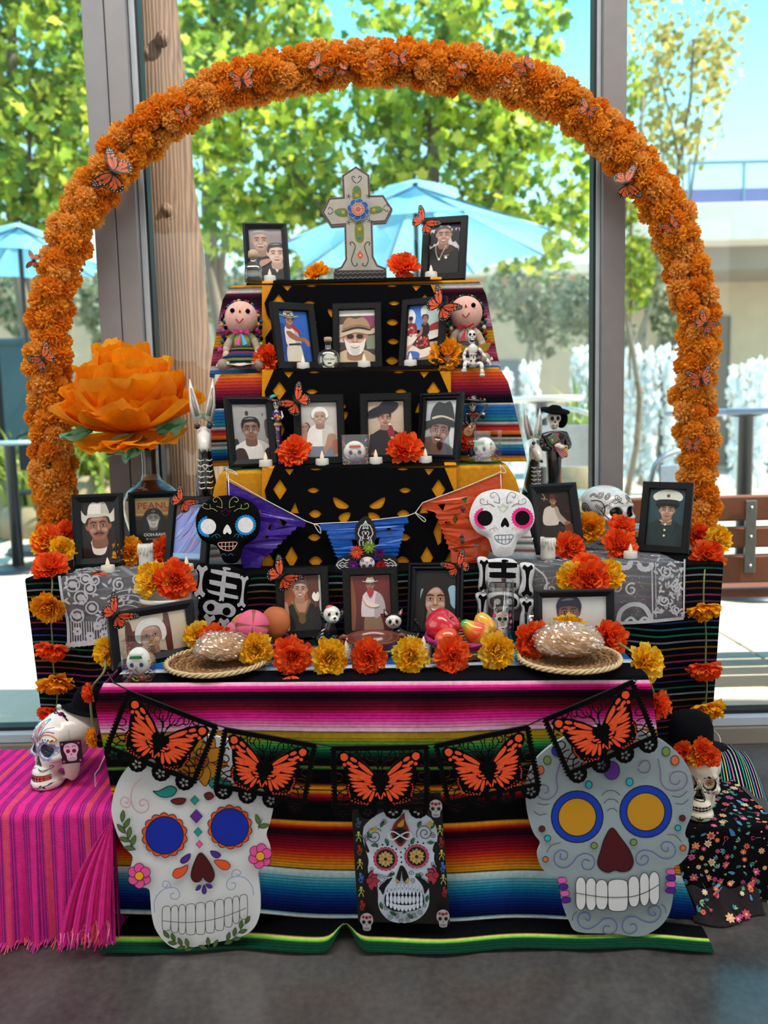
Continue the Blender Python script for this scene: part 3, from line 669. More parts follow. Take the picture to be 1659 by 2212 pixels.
HALF=[dia(605,1056,15,23),[(627,1108),(638,1084),(646,1109)],leafh(677,1058,13,6),leafh(681,1110,14,9),leafh(679,1162,14,8),leafh(682,1214,15,11),dia(630,1206,14,25),[(598,1140),(606,1122),(616,1150),(606,1180),(599,1172)],crv([(720,1073),(742,1083),(754,1093),(745,1099),(727,1095)],3),crv([(731,1118),(742,1108),(757,1108),(752,1124),(741,1131)],3),[(614,1010.5),(636,1010.5),(626,1025)],leafh(682,1011.5,12,2.5)[:]]
BLK_L=[(592,1008),(572,1058),(578,1090),(594,1118),(574,1150),(578,1190),(592,1215),(586,1240)]
for (st,Yf,zt,zb_,_,_,ya,yb,Yb),(ol,orr) in zip(tiers,((566,986),(566,974),(566,954))):
 yf=Yf-.012;O=Vector((0,2.2,TB));sx=(orr-ol)/420;sy=(yb-ya-3)/230
 def mp_(x,y):q=P(ol+(x-566)*sx,ya+2+(y-1010)*sy,yf)-O; return (q.x,q.z)
 b=MB()
 o_=[mp_(566,1009),mp_(986,1009),mp_(986,1241),mp_(566,1241)]
 b.slab(o_,yf-2.2,yf-2.2+.003,'#d08a1e');zt_l=zt-TB+.004
 x0_,x1_=o_[0][0],o_[1][0]
 b.put([(x0_,yf-2.2,zt_l-.008),(x1_,yf-2.2,zt_l-.008),(x1_,Yf+.09-2.2,zt_l),(x0_,Yf+.09-2.2,zt_l),(x0_,yf-2.2+.006,zt_l),(x1_,yf-2.2+.006,zt_l)],[(0,1,5,4),(4,5,2,3)],'#d08a1e')
 b.build('orange_felt',M_felt,rn)
 b=MB();bl_=[mp_(x,y) for x,y in BLK_L]+[mp_(x,y) for x,y in mirror(BLK_L)[::-1]]
 hs=[[mp_(x,y) for x,y in h] for h in HALF]+[[mp_(x,y) for x,y in mirror(h)] for h in HALF]
 b.slab(bl_,yf-2.2-.004,yf-2.2-.001,'#0a0a0d',hs)
 xs0,xs1=mp_(592,1008)[0],mp_(960,1008)[0]
 b.put([(xs0,yf-2.2-.003,zt_l-.008),(xs1,yf-2.2-.003,zt_l-.008),(xs1,Yf+.088-2.2,zt_l+.0015),(xs0,Yf+.088-2.2,zt_l+.0015),(xs0,yf-2.2+.006,zt_l+.0015),(xs1,yf-2.2+.006,zt_l+.0015)],[(0,1,5,4),(4,5,2,3)],'#0a0a0d')
 b.build('black_felt',M_felt,rn)
def pink_col(x):
 k=(x*1000)%30;i=int(x*1000/2.84)
 if k<16: return '#86257a' if i%2 else '#d02a8c'
 return '#e2308e' if int(x*1000/30)%3 else '#de4a72'
YB1,ZB1=1.63,P(100,1748,1.63).z
xb0,xb1=-1.15,P(247,1800,1.63).x
px_=thing('cloth_box','box under a bright pink cloth with dark stripes at the left','box',T(xb0,YB1,0))
MB().box(((xb1-xb0)/2,.17,ZB1/2-.004),(xb1-xb0-.02,.30,ZB1-.012),'#8a6d4a').build('crate',M_matte,px_)
b=MB();NXX=190;zr_=[ZB1*(1-j/26) for j in range(27)];rows=[]
for y in (.335,.25,.16,.08,.02):rows.append([Vector(((xb1-xb0)*k/NXX,y,ZB1+.0015*sin(k*.9+y*40))) for k in range(NXX+1)])
for j,z in enumerate(zr_[1:]):
 d=1-z/ZB1;rows.append([Vector(((xb1-xb0)*k/NXX*(1+.005*d),-.004-.02*d-.012*d*sin(k*.21+sin(k*.05)*2)-.004*d*sin(k*.9),max(.006,z+.004*sin(k*.37)))) for k in range(NXX+1)])
n=NXX+1;fs=[];cs=[];colx=[pink_col((xb1-xb0)*k/NXX) for k in range(NXX)]
for j in range(len(rows)-1):
 for k in range(NXX):a=j*n+k;fs.append((a,a+1,a+n+1,a+n));cs.append(colx[k])
b.put([v for r in rows for v in r],fs,cs, True);b.grid( lambda u,v:Vector((xb1-xb0-.002+.004*sin(u*20)*v,.335*(1-u)-.02*v*u,max(.006,ZB1*(1-v)))),30,12, lambda u,v:'#86257a' if int(u*30)%3==0 else '#d02a8c');b.build('pink_cloth',M_cloth,px_)
b=MB()
ga=Vector(P(244,1765,1.60))-Vector((xb0,YB1,0));gl=Vector(P(140,2000,1.575))-Vector((xb0,YB1,0));gr=Vector(P(247,1985,1.575))-Vector((xb0,YB1,0))
def gat(u,v):
 e=gl+(gr-gl)*u;p=ga+(e-ga)*v;bow=Vector((-.02*sin(pi*v)*(1-u),0,0))
 return p+bow+Vector((0,-.014*v*sin(u*26)-.02*v,.006*sin(u*31)*v))
b.grid(gat,60,24, lambda u,v:'#e23592' if int(u*60)%3 else '#b02478');b.build('gathered_corner',M_cloth,px_)
b=MB()
for k in range(150):
 u=k/150;x=(xb1-xb0)*u;r0=rows[-1][int(u*NXX)]
 b.tube([(x,r0.y,.014),(x+RND.gauss(0,.004),r0.y-.008-.012*RND.random(),.004)],.0012,RND.choice(['#e23592','#c0409a','#e86a7a']),4)
for k in range(40):
 p=gat(k/40,1);b.tube([p,p+Vector((RND.gauss(0,.006),-.01,-.022-.01*RND.random()))],.0012,RND.choice(['#e23592','#f07ab0','#e86a5a']),4)
b.build('fringe',M_cloth,px_,kind='stuff')
YB2=1.72;q0=P(1470,1788,YB2);ZB2=P(1570,1786,YB2).z;q1=P(1680,1786,YB2)
fb=thing('cloth_box','box under a black cloth printed with small flowers at the right','box',T(q0.x,YB2,0));WB=q1.x-q0.x;DB=.36
MB().box((WB/2,DB/2,ZB2/2-.004),(WB-.02,DB-.02,ZB2-.012),'#8a6d4a').build('crate',M_matte,fb)
def fl_pt(u,v):
 if v<1: return Vector((WB*u,DB*(1-v),ZB2+.001*sin(u*20)))
 d=v-1; return Vector((WB*u*(1+.02*d),-.004-.022*d-.008*d*sin(u*14),max(.008,ZB2*(1-d)+.003*sin(u*9))))
b=MB();b.grid( lambda u,v:fl_pt(u,v*2),40,32,'#0c0b10');b.grid( lambda u,v:Vector((WB+(.004+.03*v),DB*(1-u),max(.008,ZB2*(1-v)))),14,14,'#0c0b10');b.grid( lambda u,v:Vector((-.002-.01*v,DB*(1-u),max(.008,ZB2*(1-v)))),14,14,'#0c0b10')
b.grid( lambda u,v:Vector((WB*u*.75-.0,-.03-.06*v-.02*sin(u*5)*v,max(.006,.05*(1-v)+.006*sin(u*17)))),30,8,'#2a2629')
b.build('floral_cloth',M_cloth,fb)
PINKS=['#d85a8a','#e88a6a','#f0b890','#e6d0b0','#c03a6a','#e07050','#d0508f'];LFS=['#3f9a8a','#2f7f8f','#5aa0b8','#4f8a5a','#8fb890']
def motif(b,r):
 k=r.random();s=.0045+.005*r.random()
 if k<.42:
  c=r.choice(PINKS);a0=r.random()*60
  for i in range(7):b.flat(petalp(0,0,s*1.25,s*.34,a0+i*360/7,3),c,at=.0004)
  b.flat(circ(0,0,s*.38,n=7),r.choice(['#e8b03a','#b02a3a','#f0d8b0']),at=.0007)
 elif k<.66:
  a0=r.random()*360
  for i in (-35,0,35):b.flat(petalp(0,0,s*1.5,s*.3,a0+i,3),r.choice(LFS),at=.0004)
 elif k<.82:
  a0=r.random()*360
  for i in (-22,0,22):b.flat(petalp(0,0,s*1.6,s*.36,a0+i,3),r.choice(['#c0304a','#e0607a','#a03060']),at=.0004)
  b.stroke([(0,0),(-s*1.6*cos(radians(a0)),-s*1.6*sin(radians(a0)))],s*.16,'#5a9a8a',at=.0003)
 elif k<.93:
  b.flat(crv([(-s*1.6,0),(-s*.4,s*.7),(s*.9,s*.5),(s*1.3,s*.1),(s*.4,-s*.5)],3),r.choice(['#4f9ac0','#3f80b0']),at=.0004)
 else:b.flat(circ(0,0,s*.35,n=7),r.choice(['#f0c8a0','#e0708a']),at=.0004)
r=random.Random(5);b=MB();used=[]
for i in range(1500):
 u,v=r.random(),2*r.random();p=fl_pt(u,v)
 if any((p-q).length<.0150 for q in used): continue
 used.append(p);nrm=Vector((0,0,1)) if v<1 else Vector((0,-1,0))
 b.M=T(p)@(RX(-90) if v<1 else Matrix())@T(0,-.0006,0)@RY(r.random()*360);motif(b,r)
for i in range(22):
 u,v=r.random(),r.random();b.M=T(WB*u*.75,-.03-.06*v-.02*sin(u*5)*v,max(.006,.05*(1-v))+.008)@RX(-40)@T(0,-.001,0)@RY(r.random()*360);motif(b,r)
b.build('flower_print',M_matte,fb,kind='stuff')
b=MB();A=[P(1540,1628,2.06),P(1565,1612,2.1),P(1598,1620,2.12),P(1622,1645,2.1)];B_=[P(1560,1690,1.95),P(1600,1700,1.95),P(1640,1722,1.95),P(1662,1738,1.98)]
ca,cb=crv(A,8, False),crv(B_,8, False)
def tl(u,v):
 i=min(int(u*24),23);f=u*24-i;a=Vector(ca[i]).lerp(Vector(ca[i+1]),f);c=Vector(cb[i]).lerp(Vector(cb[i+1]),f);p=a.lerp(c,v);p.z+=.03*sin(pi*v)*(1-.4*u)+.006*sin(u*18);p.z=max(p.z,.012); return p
b.grid(tl,48,30, lambda u,v:(['#2fb49a','#7fd8c0','#e8c860','#5ab0e0','#d07ac0','#9fe0b0','#e0a0c8'][int(u*48/3)%7] if int(u*48)%3==0 else '#0c0c12'))  # line colours brightened to carry sunlight on this end of the cloth
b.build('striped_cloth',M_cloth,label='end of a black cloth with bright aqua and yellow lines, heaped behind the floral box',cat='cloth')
# marigold meshes
def mesh_only(b,name,mat):
 o=b.build(name,mat);me=o.data;bpy.data.objects.remove(o); return me
def pompom_mesh(col,col2,seed,np=170):
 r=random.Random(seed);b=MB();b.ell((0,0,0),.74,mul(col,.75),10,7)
 ga=pi*(3-sqrt(5))
 for i in range(np):
  z=1-2*(i+.5)/np;rr=sqrt(1-z*z);n=Vector((rr*cos(ga*i),rr*sin(ga*i),z));n=(n+Vector((r.gauss(0,.12),r.gauss(0,.12),r.gauss(0,.12)))).normalized()
  b.M=align(n)@RZ(r.random()*360);h=.95+.16*r.random();w=.115+.05*r.random();o=r.gauss(0,.06)
  c=mixc(col,col2,r.random())
  vs=[(-w*.5,0,.62),(w*.5,0,.62),(-w,.05+o,.85),(0,-.05+o,.88),(w,.05+o,.85),(-w*.9,.12+o,h),(-w*.3,.0+o,h+.03),(w*.35,.1+o,h-.03),(w*.95,.02+o,h)]
  b.put(vs,[(0,1,3,2),(1,4,3),(2,3,6,5),(3,4,8,7),(3,7,6)],c, False)
 return mesh_only(b,'pompom',M_petal)
PC=[('#f2981e','#fbbc48'),('#ee8a18','#f7aa36'),('#f4a634','#fcca74')]
POM=[pompom_mesh(*PC[i%3],20+i) for i in range(6)]
def marigold_mesh(cols,seed,flat=1.0):
 """ruffled fabric marigold, unit radius, facing +z; open petals at the rim, upright in the heart"""
 r=random.Random(seed);b=MB()
 rings=[(16,88,1.04,.25),(15,71,1.0,.24),(13,53,.92,.22),(11,36,.82,.20),(8,19,.72,.18),(4,7,.62,.15)]
 for k,(n,tilt,ln,w) in enumerate(rings):
  for i in range(n):
   a=360*(i+.5*(k%2)+.35*r.gauss(0,.5))/n;t=tilt+r.gauss(0,8);l=ln*(.9+.22*r.random());ww=w*(.85+.35*r.random());c=r.choice(cols)
   b.M=RZ(a)@RY(t);vs=[]
   for j in range(4):
    v=j/3;hw=ww*(.32+1.0*v-.32*v*v)
    for q in range(5):
     u=q/4*2-1;x=-.10*v*v*ln+.10*(1-u*u)*v-.14*v*v+.075*v*sin(u*5+i*2.1+k)+.05*r.gauss(0,1)*v*v
     z=l*v*(1-.07*u*u)+((.09*(q%2)-.04+.04*r.gauss(0,1)) if j==3 else 0);vs.append((x,u*hw,z))
   fs=[(j*5+q,j*5+q+1,j*5+q+6,j*5+q+5) for j in range(3) for q in range(4)]
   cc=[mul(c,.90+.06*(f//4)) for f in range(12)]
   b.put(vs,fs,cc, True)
 b.M=Matrix();b.lathe([(.02,-.22),(.12,-.16),(.16,-.02),(.3,.06),(0,.1)],'#5d6b3a',10)
 return mesh_only(b,'marigold_head',M_petal)
ORG=['#f75a20','#f9692e','#f34c18','#fa7a36'];YEL=['#fdc41a','#ffd034','#fab614','#ffdc54'];AMB=['#f9a818','#fcba28','#f59a12']
MG={'o':[marigold_mesh(ORG,40+i) for i in range(3)],'y':[marigold_mesh(YEL,50+i) for i in range(3)],'a':[marigold_mesh(AMB,60+i) for i in range(2)],'m':[marigold_mesh(ORG[:2]+YEL[:1],70)]}
mgc=[0]
def mg(kind,pos,r,face,parent= None,name='marigold_head',M0= None):
 mgc[0]+=1;me=MG[kind][mgc[0]%len(MG[kind])]
 M=T(pos)@align(face)@RZ(47*mgc[0])@SC(r)
 if M0 is not None:M=M0@M
 return link(me,name,parent,M)
def marigold(kind,px,py,Y,rpx,label,face=(0,-.8,.55),z= None,group= None):
 r=rpx*Y/FPX;q=P(px,py,Y)
 if z is not None:q.z=z+r*.75
 t=thing('marigold_flower',label,'flower',T(q),group)
 mg(kind,(0,0,0),r,face,t,'petals');
 d=-Vector(face).normalized();MB().tube([d*r*.1,d*r*.30,d*r*.62],[r*.07,r*.06,r*.05],'#5a6a34',7).build('stem',M_matte,t)
 return t
 # the arch
AY=2.49
AP=[(132,1165),(126,1100),(116,1000),(108,900),(108,800),(112,700),(120,620),(142,540),(172,468),(212,400),(258,340),(330,275),(420,222),(520,182),(620,156),(730,141),(850,138),(960,146),(1060,162),(1150,190),(1230,228),(1300,280),(1365,350),(1420,430),(1460,520),(1490,610),(1508,700),(1508,790),(1500,870),(1505,960),(1504,1050),(1500,1130),(1498,1175)]
pth=[P(x,y,AY) for x,y in AP];pth[0].z=pth[-1].z=TB+.012
pth=[Vector(p) for p in crv(pth,10, False)]
ar=thing('marigold_arch','tall arch covered in orange paper marigold pompoms framing the altar','arch',T(pth[0]))
O=pth[0]
MB().tube([p-O for p in pth],.022,'#4a5a2a',8).build('arch_hoop',M_matte,ar)
ln=[0]
for a,c in zip(pth,pth[1:]):ln.append(ln[-1]+(c-a).length)
def along(s):
 for i in range(len(ln)-1):
  if ln[i+1]>=s:f=(s-ln[i])/(ln[i+1]-ln[i]); return pth[i].lerp(pth[i+1],f),(pth[i+1]-pth[i]).normalized()
 return pth[-1],(pth[-1]-pth[-2]).normalized()
r=random.Random(77);poms=[];s=.03;k=0
while s<ln[-1]-.01:
 p,t=along(s);n1=Vector((0,-1,0));n2=t.cross(n1).normalized()
 for i in range(5):
  a=radians(72*i+36*(k%2)+r.gauss(0,9));R_=.040+.004*r.gauss(0,1)
  d=n1*cos(a)+n2*sin(a);rad=.0305+.0035*r.gauss(0,1)
  poms.append((cos(a),p+d*R_+t*r.gauss(0,.004)-O,d,rad,r.randrange(6)))
 s+=.0505;k+=1
poms.sort(key= lambda q:-q[0])
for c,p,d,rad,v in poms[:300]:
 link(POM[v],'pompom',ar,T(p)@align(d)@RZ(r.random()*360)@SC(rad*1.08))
b=MB()
lowp=pompom_mesh(*PC[1],99,60)
for c,p,d,rad,v in poms[300:]:
 m=T(p)@align(d)@SC(rad*1.05);o_=len(b.V);b.M=m
 b.put([q.co for q in lowp.vertices],[tuple(f.vertices) for f in lowp.polygons],mixc(*PC[v%3],.4), False)
b.M=Matrix();b.build('pompom_filling',M_petal,ar,kind='stuff')
# lettering from the built-in font
def glyphs(txt,size,bold=0.0):
 cu=bpy.data.curves.new('lettering','FONT');cu.body=txt;cu.size=size;cu.align_x='CENTER';cu.align_y='CENTER';cu.offset=bold;cu.resolution_u=3
 o=bpy.data.objects.new('lettering',cu);COL.objects.link(o);dg=bpy.context.evaluated_depsgraph_get()
 me=bpy.data.meshes.new_from_object(o.evaluated_get(dg));vs=[tuple(v.co) for v in me.vertices];fs=[tuple(f.vertices) for f in me.polygons]
 bpy.data.objects.remove(o);bpy.data.curves.remove(cu);bpy.data.meshes.remove(me); return vs,fs
def put_text(b,txt,x,z,size,col,bold=0.0,sx=1.0,rot=0,at= None):
 vs,fs=glyphs(txt,size,bold)
 if at is None:b.lift+=b.step;at=b.lift
 c,s=cos(radians(rot)),sin(radians(rot))
 b.put([(x+v[0]*sx*c-v[1]*s,-at,z+v[0]*sx*s+v[1]*c) for v in vs],fs,col)
 # printed portraits
class Art:
 """flat print; x 0..1 across, y downwards in the same unit, clipped to the picture"""
 def __init__(s,b,w,h,x0=0,z0=0):s.b=b;s.w=w;s.H=h/w;s.x0=x0;s.z0=z0;s.h=h
 def clip(s,pts):
  for ax,lim,sg in ((0,0,1),(0,1,-1),(1,0,1),(1,s.H,-1)):
   out=[]
   for p,q in zip(pts,pts[1:]+pts[:1]):
    a,c=(p[ax]-lim)*sg,(q[ax]-lim)*sg
    if a>=0:out.append(p)
    if (a>=0)!=(c>=0):t=a/(a-c);out.append((p[0]+(q[0]-p[0])*t,p[1]+(q[1]-p[1])*t))
   pts=out
   if not pts: return pts
  return pts
 def m(s,p): return (s.x0+(p[0]-.5)*s.w,s.z0+s.h-p[1]*s.w)
 def poly(s,pts,col):
  pts=s.clip(list(pts))
  if len(pts)>2:s.b.flat([s.m(p) for p in pts],col)
 def blob(s,pts,col,n=4):s.poly(crv(pts,n),col)
 def ell(s,x,y,rx,ry,col,rot=0,n=18):s.poly(circ(x,y,rx,ry,n,rot),col)
 def line(s,pts,w,col,n=3):
  pts=crv(pts,n, False) if len(pts)>2 else list(pts)
  pts=[p for p in pts if 0<=p[0]<=1 and 0<=p[1]<=s.H]
  if len(pts)>1:s.b.stroke([s.m(p) for p in pts],w*s.w,col)
 def grad(s,c0,c1,y0=0,y1= None,n=8):
  y1=s.H if y1 is None else y1
  for i in range(n):s.b.flat([s.m(p) for p in ((0,y0+(y1-y0)*i/n),(1,y0+(y1-y0)*i/n),(1,y0+(y1-y0)*(i+1)/n),(0,y0+(y1-y0)*(i+1)/n))],mixc(c0,c1,i/(n-1)),at=s.b.lift+1e-4)
  s.b.lift+=1.5e-4
 def face(s,cx,cy,r,skin,hair= None,tilt=0,brow='#2a1d16',must= None,beard= None,smile=1,wide=.76,eyes='#231a16',turn=0,lip='#a05a50',neck= True,hairpts= None,ears= True,glasses= None):
  t=radians(tilt)
  def q(x,y):x,y=x*r,y*r; return (cx+x*cos(t)-y*sin(t),cy+x*sin(t)+y*cos(t))
  def Q(L_): return [q(*p) for p in L_]
  dk,lt=mul(skin,.62),mixc(skin,'#ffffff',.22);md=mul(skin,.82)
  if neck:s.blob(Q([(-.42,.6),(.42,.6),(.5,1.5),(-.5,1.5)]),dk)
  if ears:
   for e in (-1,1):s.blob(Q([(e*wide*.92,-.2),(e*wide*1.18,-.22),(e*wide*1.16,.12),(e*wide*.95,.25)]),md)
  W_=wide
  s.blob(Q([(0,-1),(.5*W_/.76,-.9),(W_,-.4),(W_*.97,.12),(W_*.74,.62),(.3,.95),(0,1),(-.3,.95),(-W_*.74,.62),(-W_*.97,.12),(-W_,-.4),(-.5*W_/.76,-.9)]),skin)
  s.blob(Q([(W_,-.4),(W_*.97,.12),(W_*.74,.62),(.3,.95),(.42,.5),(.55,0),(.6,-.5)]),md)
  s.blob(Q([(-.3,.95),(0,1),(.3,.95),(.2,.84),(-.2,.84)]),md)
  s.blob(Q([(-.4,-.8),(.25,-.82),(.3,-.5),(-.42,-.48)]),mixc(skin,lt,.6));k=turn*.12
  for e in (-1,1):s.ell(*q(e*.42+k,.28),.2*r,.16*r,mixc(skin,lt,.7))
  for e in (-1,1):
   x=e*.34+k
   s.blob(Q([(x-.24,-.12),(x,-.24),(x+.24,-.12),(x+.2,.02),(x,.06),(x-.2,.02)]),md)
   s.blob(Q([(x-.15,-.06),(x,-.13),(x+.15,-.06),(x,0)]),'#d8cfc8');s.ell(*q(x,-.07),.075*r,.075*r,eyes,n=10)
   s.line(Q([(x-.18,-.06),(x,-.15),(x+.18,-.05)]),.045*r,mul(skin,.25));s.line(Q([(x-.13,.0),(x,.04),(x+.13,.0)]),.025*r,dk)
   s.line(Q([(x-.22*1,-.27),(x-.02,-.35),(x+.22,-.28)]),.085*r,brow)
  s.blob(Q([(k+.02,-.2),(k+.09,.1),(k+.17,.27),(k+.05,.34),(k+.02,.25)]),md)
  s.blob(Q([(k-.03,-.15),(k+.03,-.15),(k+.06,.24),(k-.05,.24)]),lt)
  s.line(Q([(k-.16,.26),(k-.08,.34),(k,.3),(k+.08,.34),(k+.16,.26)]),.05*r,dk)
  s.line(Q([(-.3+k,.28),(-.38+k,.42),(-.36+k,.56)]),.03*r,md);s.line(Q([(.3+k,.28),(.38+k,.42),(.36+k,.56)]),.03*r,dk)
  if beard:s.blob(Q([(-W_*.96,.05),(-.5,.3),(-.3,.38),(0,.36),(.3,.38),(.5,.3),(W_*.96,.05),(W_*.85,.65),(.4,1.12),(0,1.25),(-.4,1.12),(-W_*.85,.65)]),beard);s.blob(Q([(-.3,.7),(.3,.7),(.2,1.15),(-.2,1.15)]),mul(beard,.8))
  if smile:
   s.blob(Q([(k-.32,.52),(k,.58),(k+.32,.52),(k+.2,.70),(k,.75),(k-.2,.70)]),lip);s.blob(Q([(k-.26,.55),(k,.59),(k+.26,.55),(k+.16,.66),(k,.68),(k-.16,.66)]),'#ece4dc')
  else:s.blob(Q([(k-.26,.60),(k,.55),(k+.26,.60),(k,.70)]),lip);s.line(Q([(k-.28,.61),(k,.60),(k+.28,.61)]),.035*r,mul(lip,.4))
  if must:s.blob(Q([(k-.36,.56),(k-.2,.42),(k,.44),(k+.2,.42),(k+.36,.56),(k+.12,.54),(k,.52),(k-.12,.54)]),must)
  if glasses:
   for e in (-1,1):s.b.stroke([s.m(p) for p in crv(Q([(e*.34-.22,-.1),(e*.34,-.2),(e*.34+.22,-.1),(e*.34,.06)]),4)],.03*r*s.w,glasses,closed= True)
  if hair:
   hp=hairpts or [(-.84,-.1),(-.9,-.55),(-.62,-1.06),(0,-1.2),(.62,-1.06),(.9,-.55),(.84,-.1),(.72,-.3),(.62,-.62),(.2,-.74),(-.25,-.7),(-.62,-.6),(-.72,-.3)]
   s.blob(Q(hp),hair);s.blob(Q([(-.6,-.95),(0,-1.12),(.4,-1.0),(0,-.95)]),mixc(hair,'#ffffff',.18))
  return q,Q
 def bust(s,cx,y,w,col,collar= None,h=2):
  s.blob([(cx-w*.28,y),(cx+w*.28,y),(cx+w*.75,y+w*.22),(cx+w,y+w*.7),(cx+w*1.05,y+h),(cx-w*1.05,y+h),(cx-w,y+w*.7),(cx-w*.75,y+w*.22)],col)
  s.blob([(cx+w*.35,y+w*.1),(cx+w*.75,y+w*.25),(cx+w,y+w*.7),(cx+w*1.05,y+h),(cx+w*.5,y+h),(cx+w*.6,y+w*.8)],mul(col,.72))
  if collar:s.poly([(cx-w*.3,y-.01),(cx,y+w*.55),(cx+w*.3,y-.01),(cx+w*.16,y+.0),(cx,y+w*.3),(cx-w*.16,y)],collar)
 def hat(s,cx,cy,w,h,col,tilt=0,band='#1a1512',curl=.5,crown=.5):
  t=radians(tilt)
  def Q(L_): return [(cx+x*cos(t)-y*sin(t),cy+x*sin(t)+y*cos(t)) for x,y in L_]
  s.blob(Q([(-w,-curl*h*.6),(-w*.75,h*.02),(0,h*.24),(w*.75,h*.02),(w,-curl*h*.6),(w*.72,-h*.12),(0,h*.03),(-w*.72,-h*.12)]),mul(col,.8))
  s.blob(Q([(-w*crown,.04*h),(-w*crown*.92,-h*.5),(-w*crown*.6,-h),(-w*.1,-h*.9),(w*.1,-h*.93),(w*crown*.6,-h),(w*crown*.92,-h*.5),(w*crown,.04*h),(0,h*.12)]),col)
  s.blob(Q([(w*.1,-h*.9),(w*crown*.6,-h),(w*crown*.92,-h*.5),(w*crown,.04*h),(w*.2,h*.1)]),mul(col,.82))
  if band:s.blob(Q([(-w*crown,-.10*h),(0,-.02*h),(w*crown,-.10*h),(w*crown,.04*h),(0,h*.12),(-w*crown,.04*h)]),band)
def a_couple(a):
 a.grad('#8a8084','#5d5355');a.bust(.36,.72,.5,'#17151a','#2b262c');a.face(.35,.38,.31,'#b08a78','#8b8682',must='#c8c2bc',smile=0)
 a.bust(.78,1.12,.48,'#121015','#d8cdc8');a.face(.80,.80,.30,'#cfae9c','#241b1c',smile=0,wide=.84);a.blob([(.3,1.02),(.55,.95),(.62,1.02),(.42,1.16),(.3,1.2)],'#b08a78')
def a_necklace(a):
 a.grad('#d8d4da','#b8b4b8');a.poly([(0,0),(1,0),(1,.13),(0,.16)],'#1d1a22');a.poly([(.68,.02),(1,.02),(1,.1),(.68,.12)],'#3a4370')
 for x,y in ((.08,.5),(.2,.42),(.78,.38),(.9,.4),(.97,.5)):a.ell(x,y,.09,.22,'#1a161c');a.ell(x,y-.2,.05,.06,'#3a2d2c')
 a.bust(.46,.66,.52,'#0d0b10');a.blob([(.14,.82),(.3,.68),(.46,.72),(.62,.68),(.8,.82),(.6,.98),(.46,1.02),(.3,.98)],'#3a2826');a.blob([(.28,.66),(.64,.66),(.58,.78),(.46,.82),(.34,.78)],'#9a7464')
 a.face(.46,.36,.29,'#b98a78','#55505a',hairpts=[(-.8,-.2),(-.8,-.7),(-.4,-1.1),(.4,-1.1),(.8,-.7),(.8,-.2),(.6,-.62),(0,-.78),(-.6,-.62)],lip='#a8303a')
 for x,y in ((.36,.06),(.58,.06),(.64,.1)):a.ell(x,y,.04,.025,'#d8d4dc')
 a.line([(.22,.68),(.24,.95),(.34,1.14),(.44,.95),(.56,.70)],.018,'#d8d0c0');a.ell(.34,1.15,.04,.04,'#e8e2d8');a.ell(.56,1.1,.045,.045,'#e6e0d8');a.line([(.48,1.05),(.66,1.02)],.014,'#d8d0c8')
def a_blueman(a):
 a.grad('#1b62c0','#124a98');a.blob([(.02,.5),(.16,.4),(.22,.7),(.2,1.3),(.05,1.3)],'#0e3a80')
 a.blob([(.24,1.0),(.62,.98),(.68,1.6),(.2,1.6)],'#d8cdbd');a.blob([(.2,.50),(.36,.42),(.52,.5),(.62,.74),(.66,1.02),(.24,1.06),(.18,.74)],'#e2d8cc');a.blob([(.5,.55),(.62,.74),(.66,1.02),(.5,1.04)],'#b8aca0')
 a.blob([(.22,.64),(.36,.62),(.6,.78),(.84,.82),(.96,.96),(.88,1.06),(.78,.94),(.5,.9),(.3,.8)],'#9a6044');a.blob([(.82,.84),(.94,.9),(.98,1.02),(.9,1.08),(.84,.98)],'#a86c4e')
 a.blob([(.36,.44),(.5,.42),(.66,.6),(.72,.72),(.6,.66),(.46,.56)],'#a02038');a.poly([(.26,1.0),(.66,.97),(.66,1.03),(.26,1.06)],'#2a2020')
 a.face(.36,.30,.16,'#a06a50','#1a1210',turn=1,tilt=10,ears= False);a.hat(.34,.17,.34,.18,'#e6d8c2',4,'#17120f',.3)
 a.line([(.26,.05),(.42,.14)],.03,'#17120f');a.line([(.42,.05),(.28,.14)],.03,'#17120f')
def a_hatman(a):
 a.grad('#5a4640','#3a2f2c');a.poly([(0,0),(1,0),(1,.17),(0,.17)],'#e8e4e0');a.poly([(.62,.17),(1,.17),(1,.5),(.7,.45)],'#8a3f66');a.poly([(.72,.75),(1,.7),(1,1.1),(.76,1.1)],'#7d8a72');a.poly([(0,.4),(.14,.4),(.16,.9),(0,.9)],'#c8beb4')
 a.bust(.42,1.1,.62,'#cdb898', None);a.face(.44,.78,.40,'#c08a74', None,beard='#e2dcd6',must='#eae6e0',smile=1,brow='#8a7c74',wide=.74)
 for e in (.31,.57):a.ell(e,.745,.095,.06,'#2c211e')
 a.blob([(-.08,.70),(.2,.56),(.5,.52),(.8,.58),(1.04,.50),(.98,.66),(.8,.70),(.5,.64),(.22,.70),(.02,.78)],'#c9b49a');a.blob([(.1,.60),(.14,.36),(.26,.22),(.46,.26),(.66,.22),(.80,.36),(.84,.58),(.5,.54)],'#a8876a');a.blob([(.11,.58),(.5,.47),(.84,.55),(.84,.60),(.5,.54),(.11,.63)],'#3a2c26');a.line([(.12,.54),(.5,.43),(.83,.51)],.016,'#4a3a30')
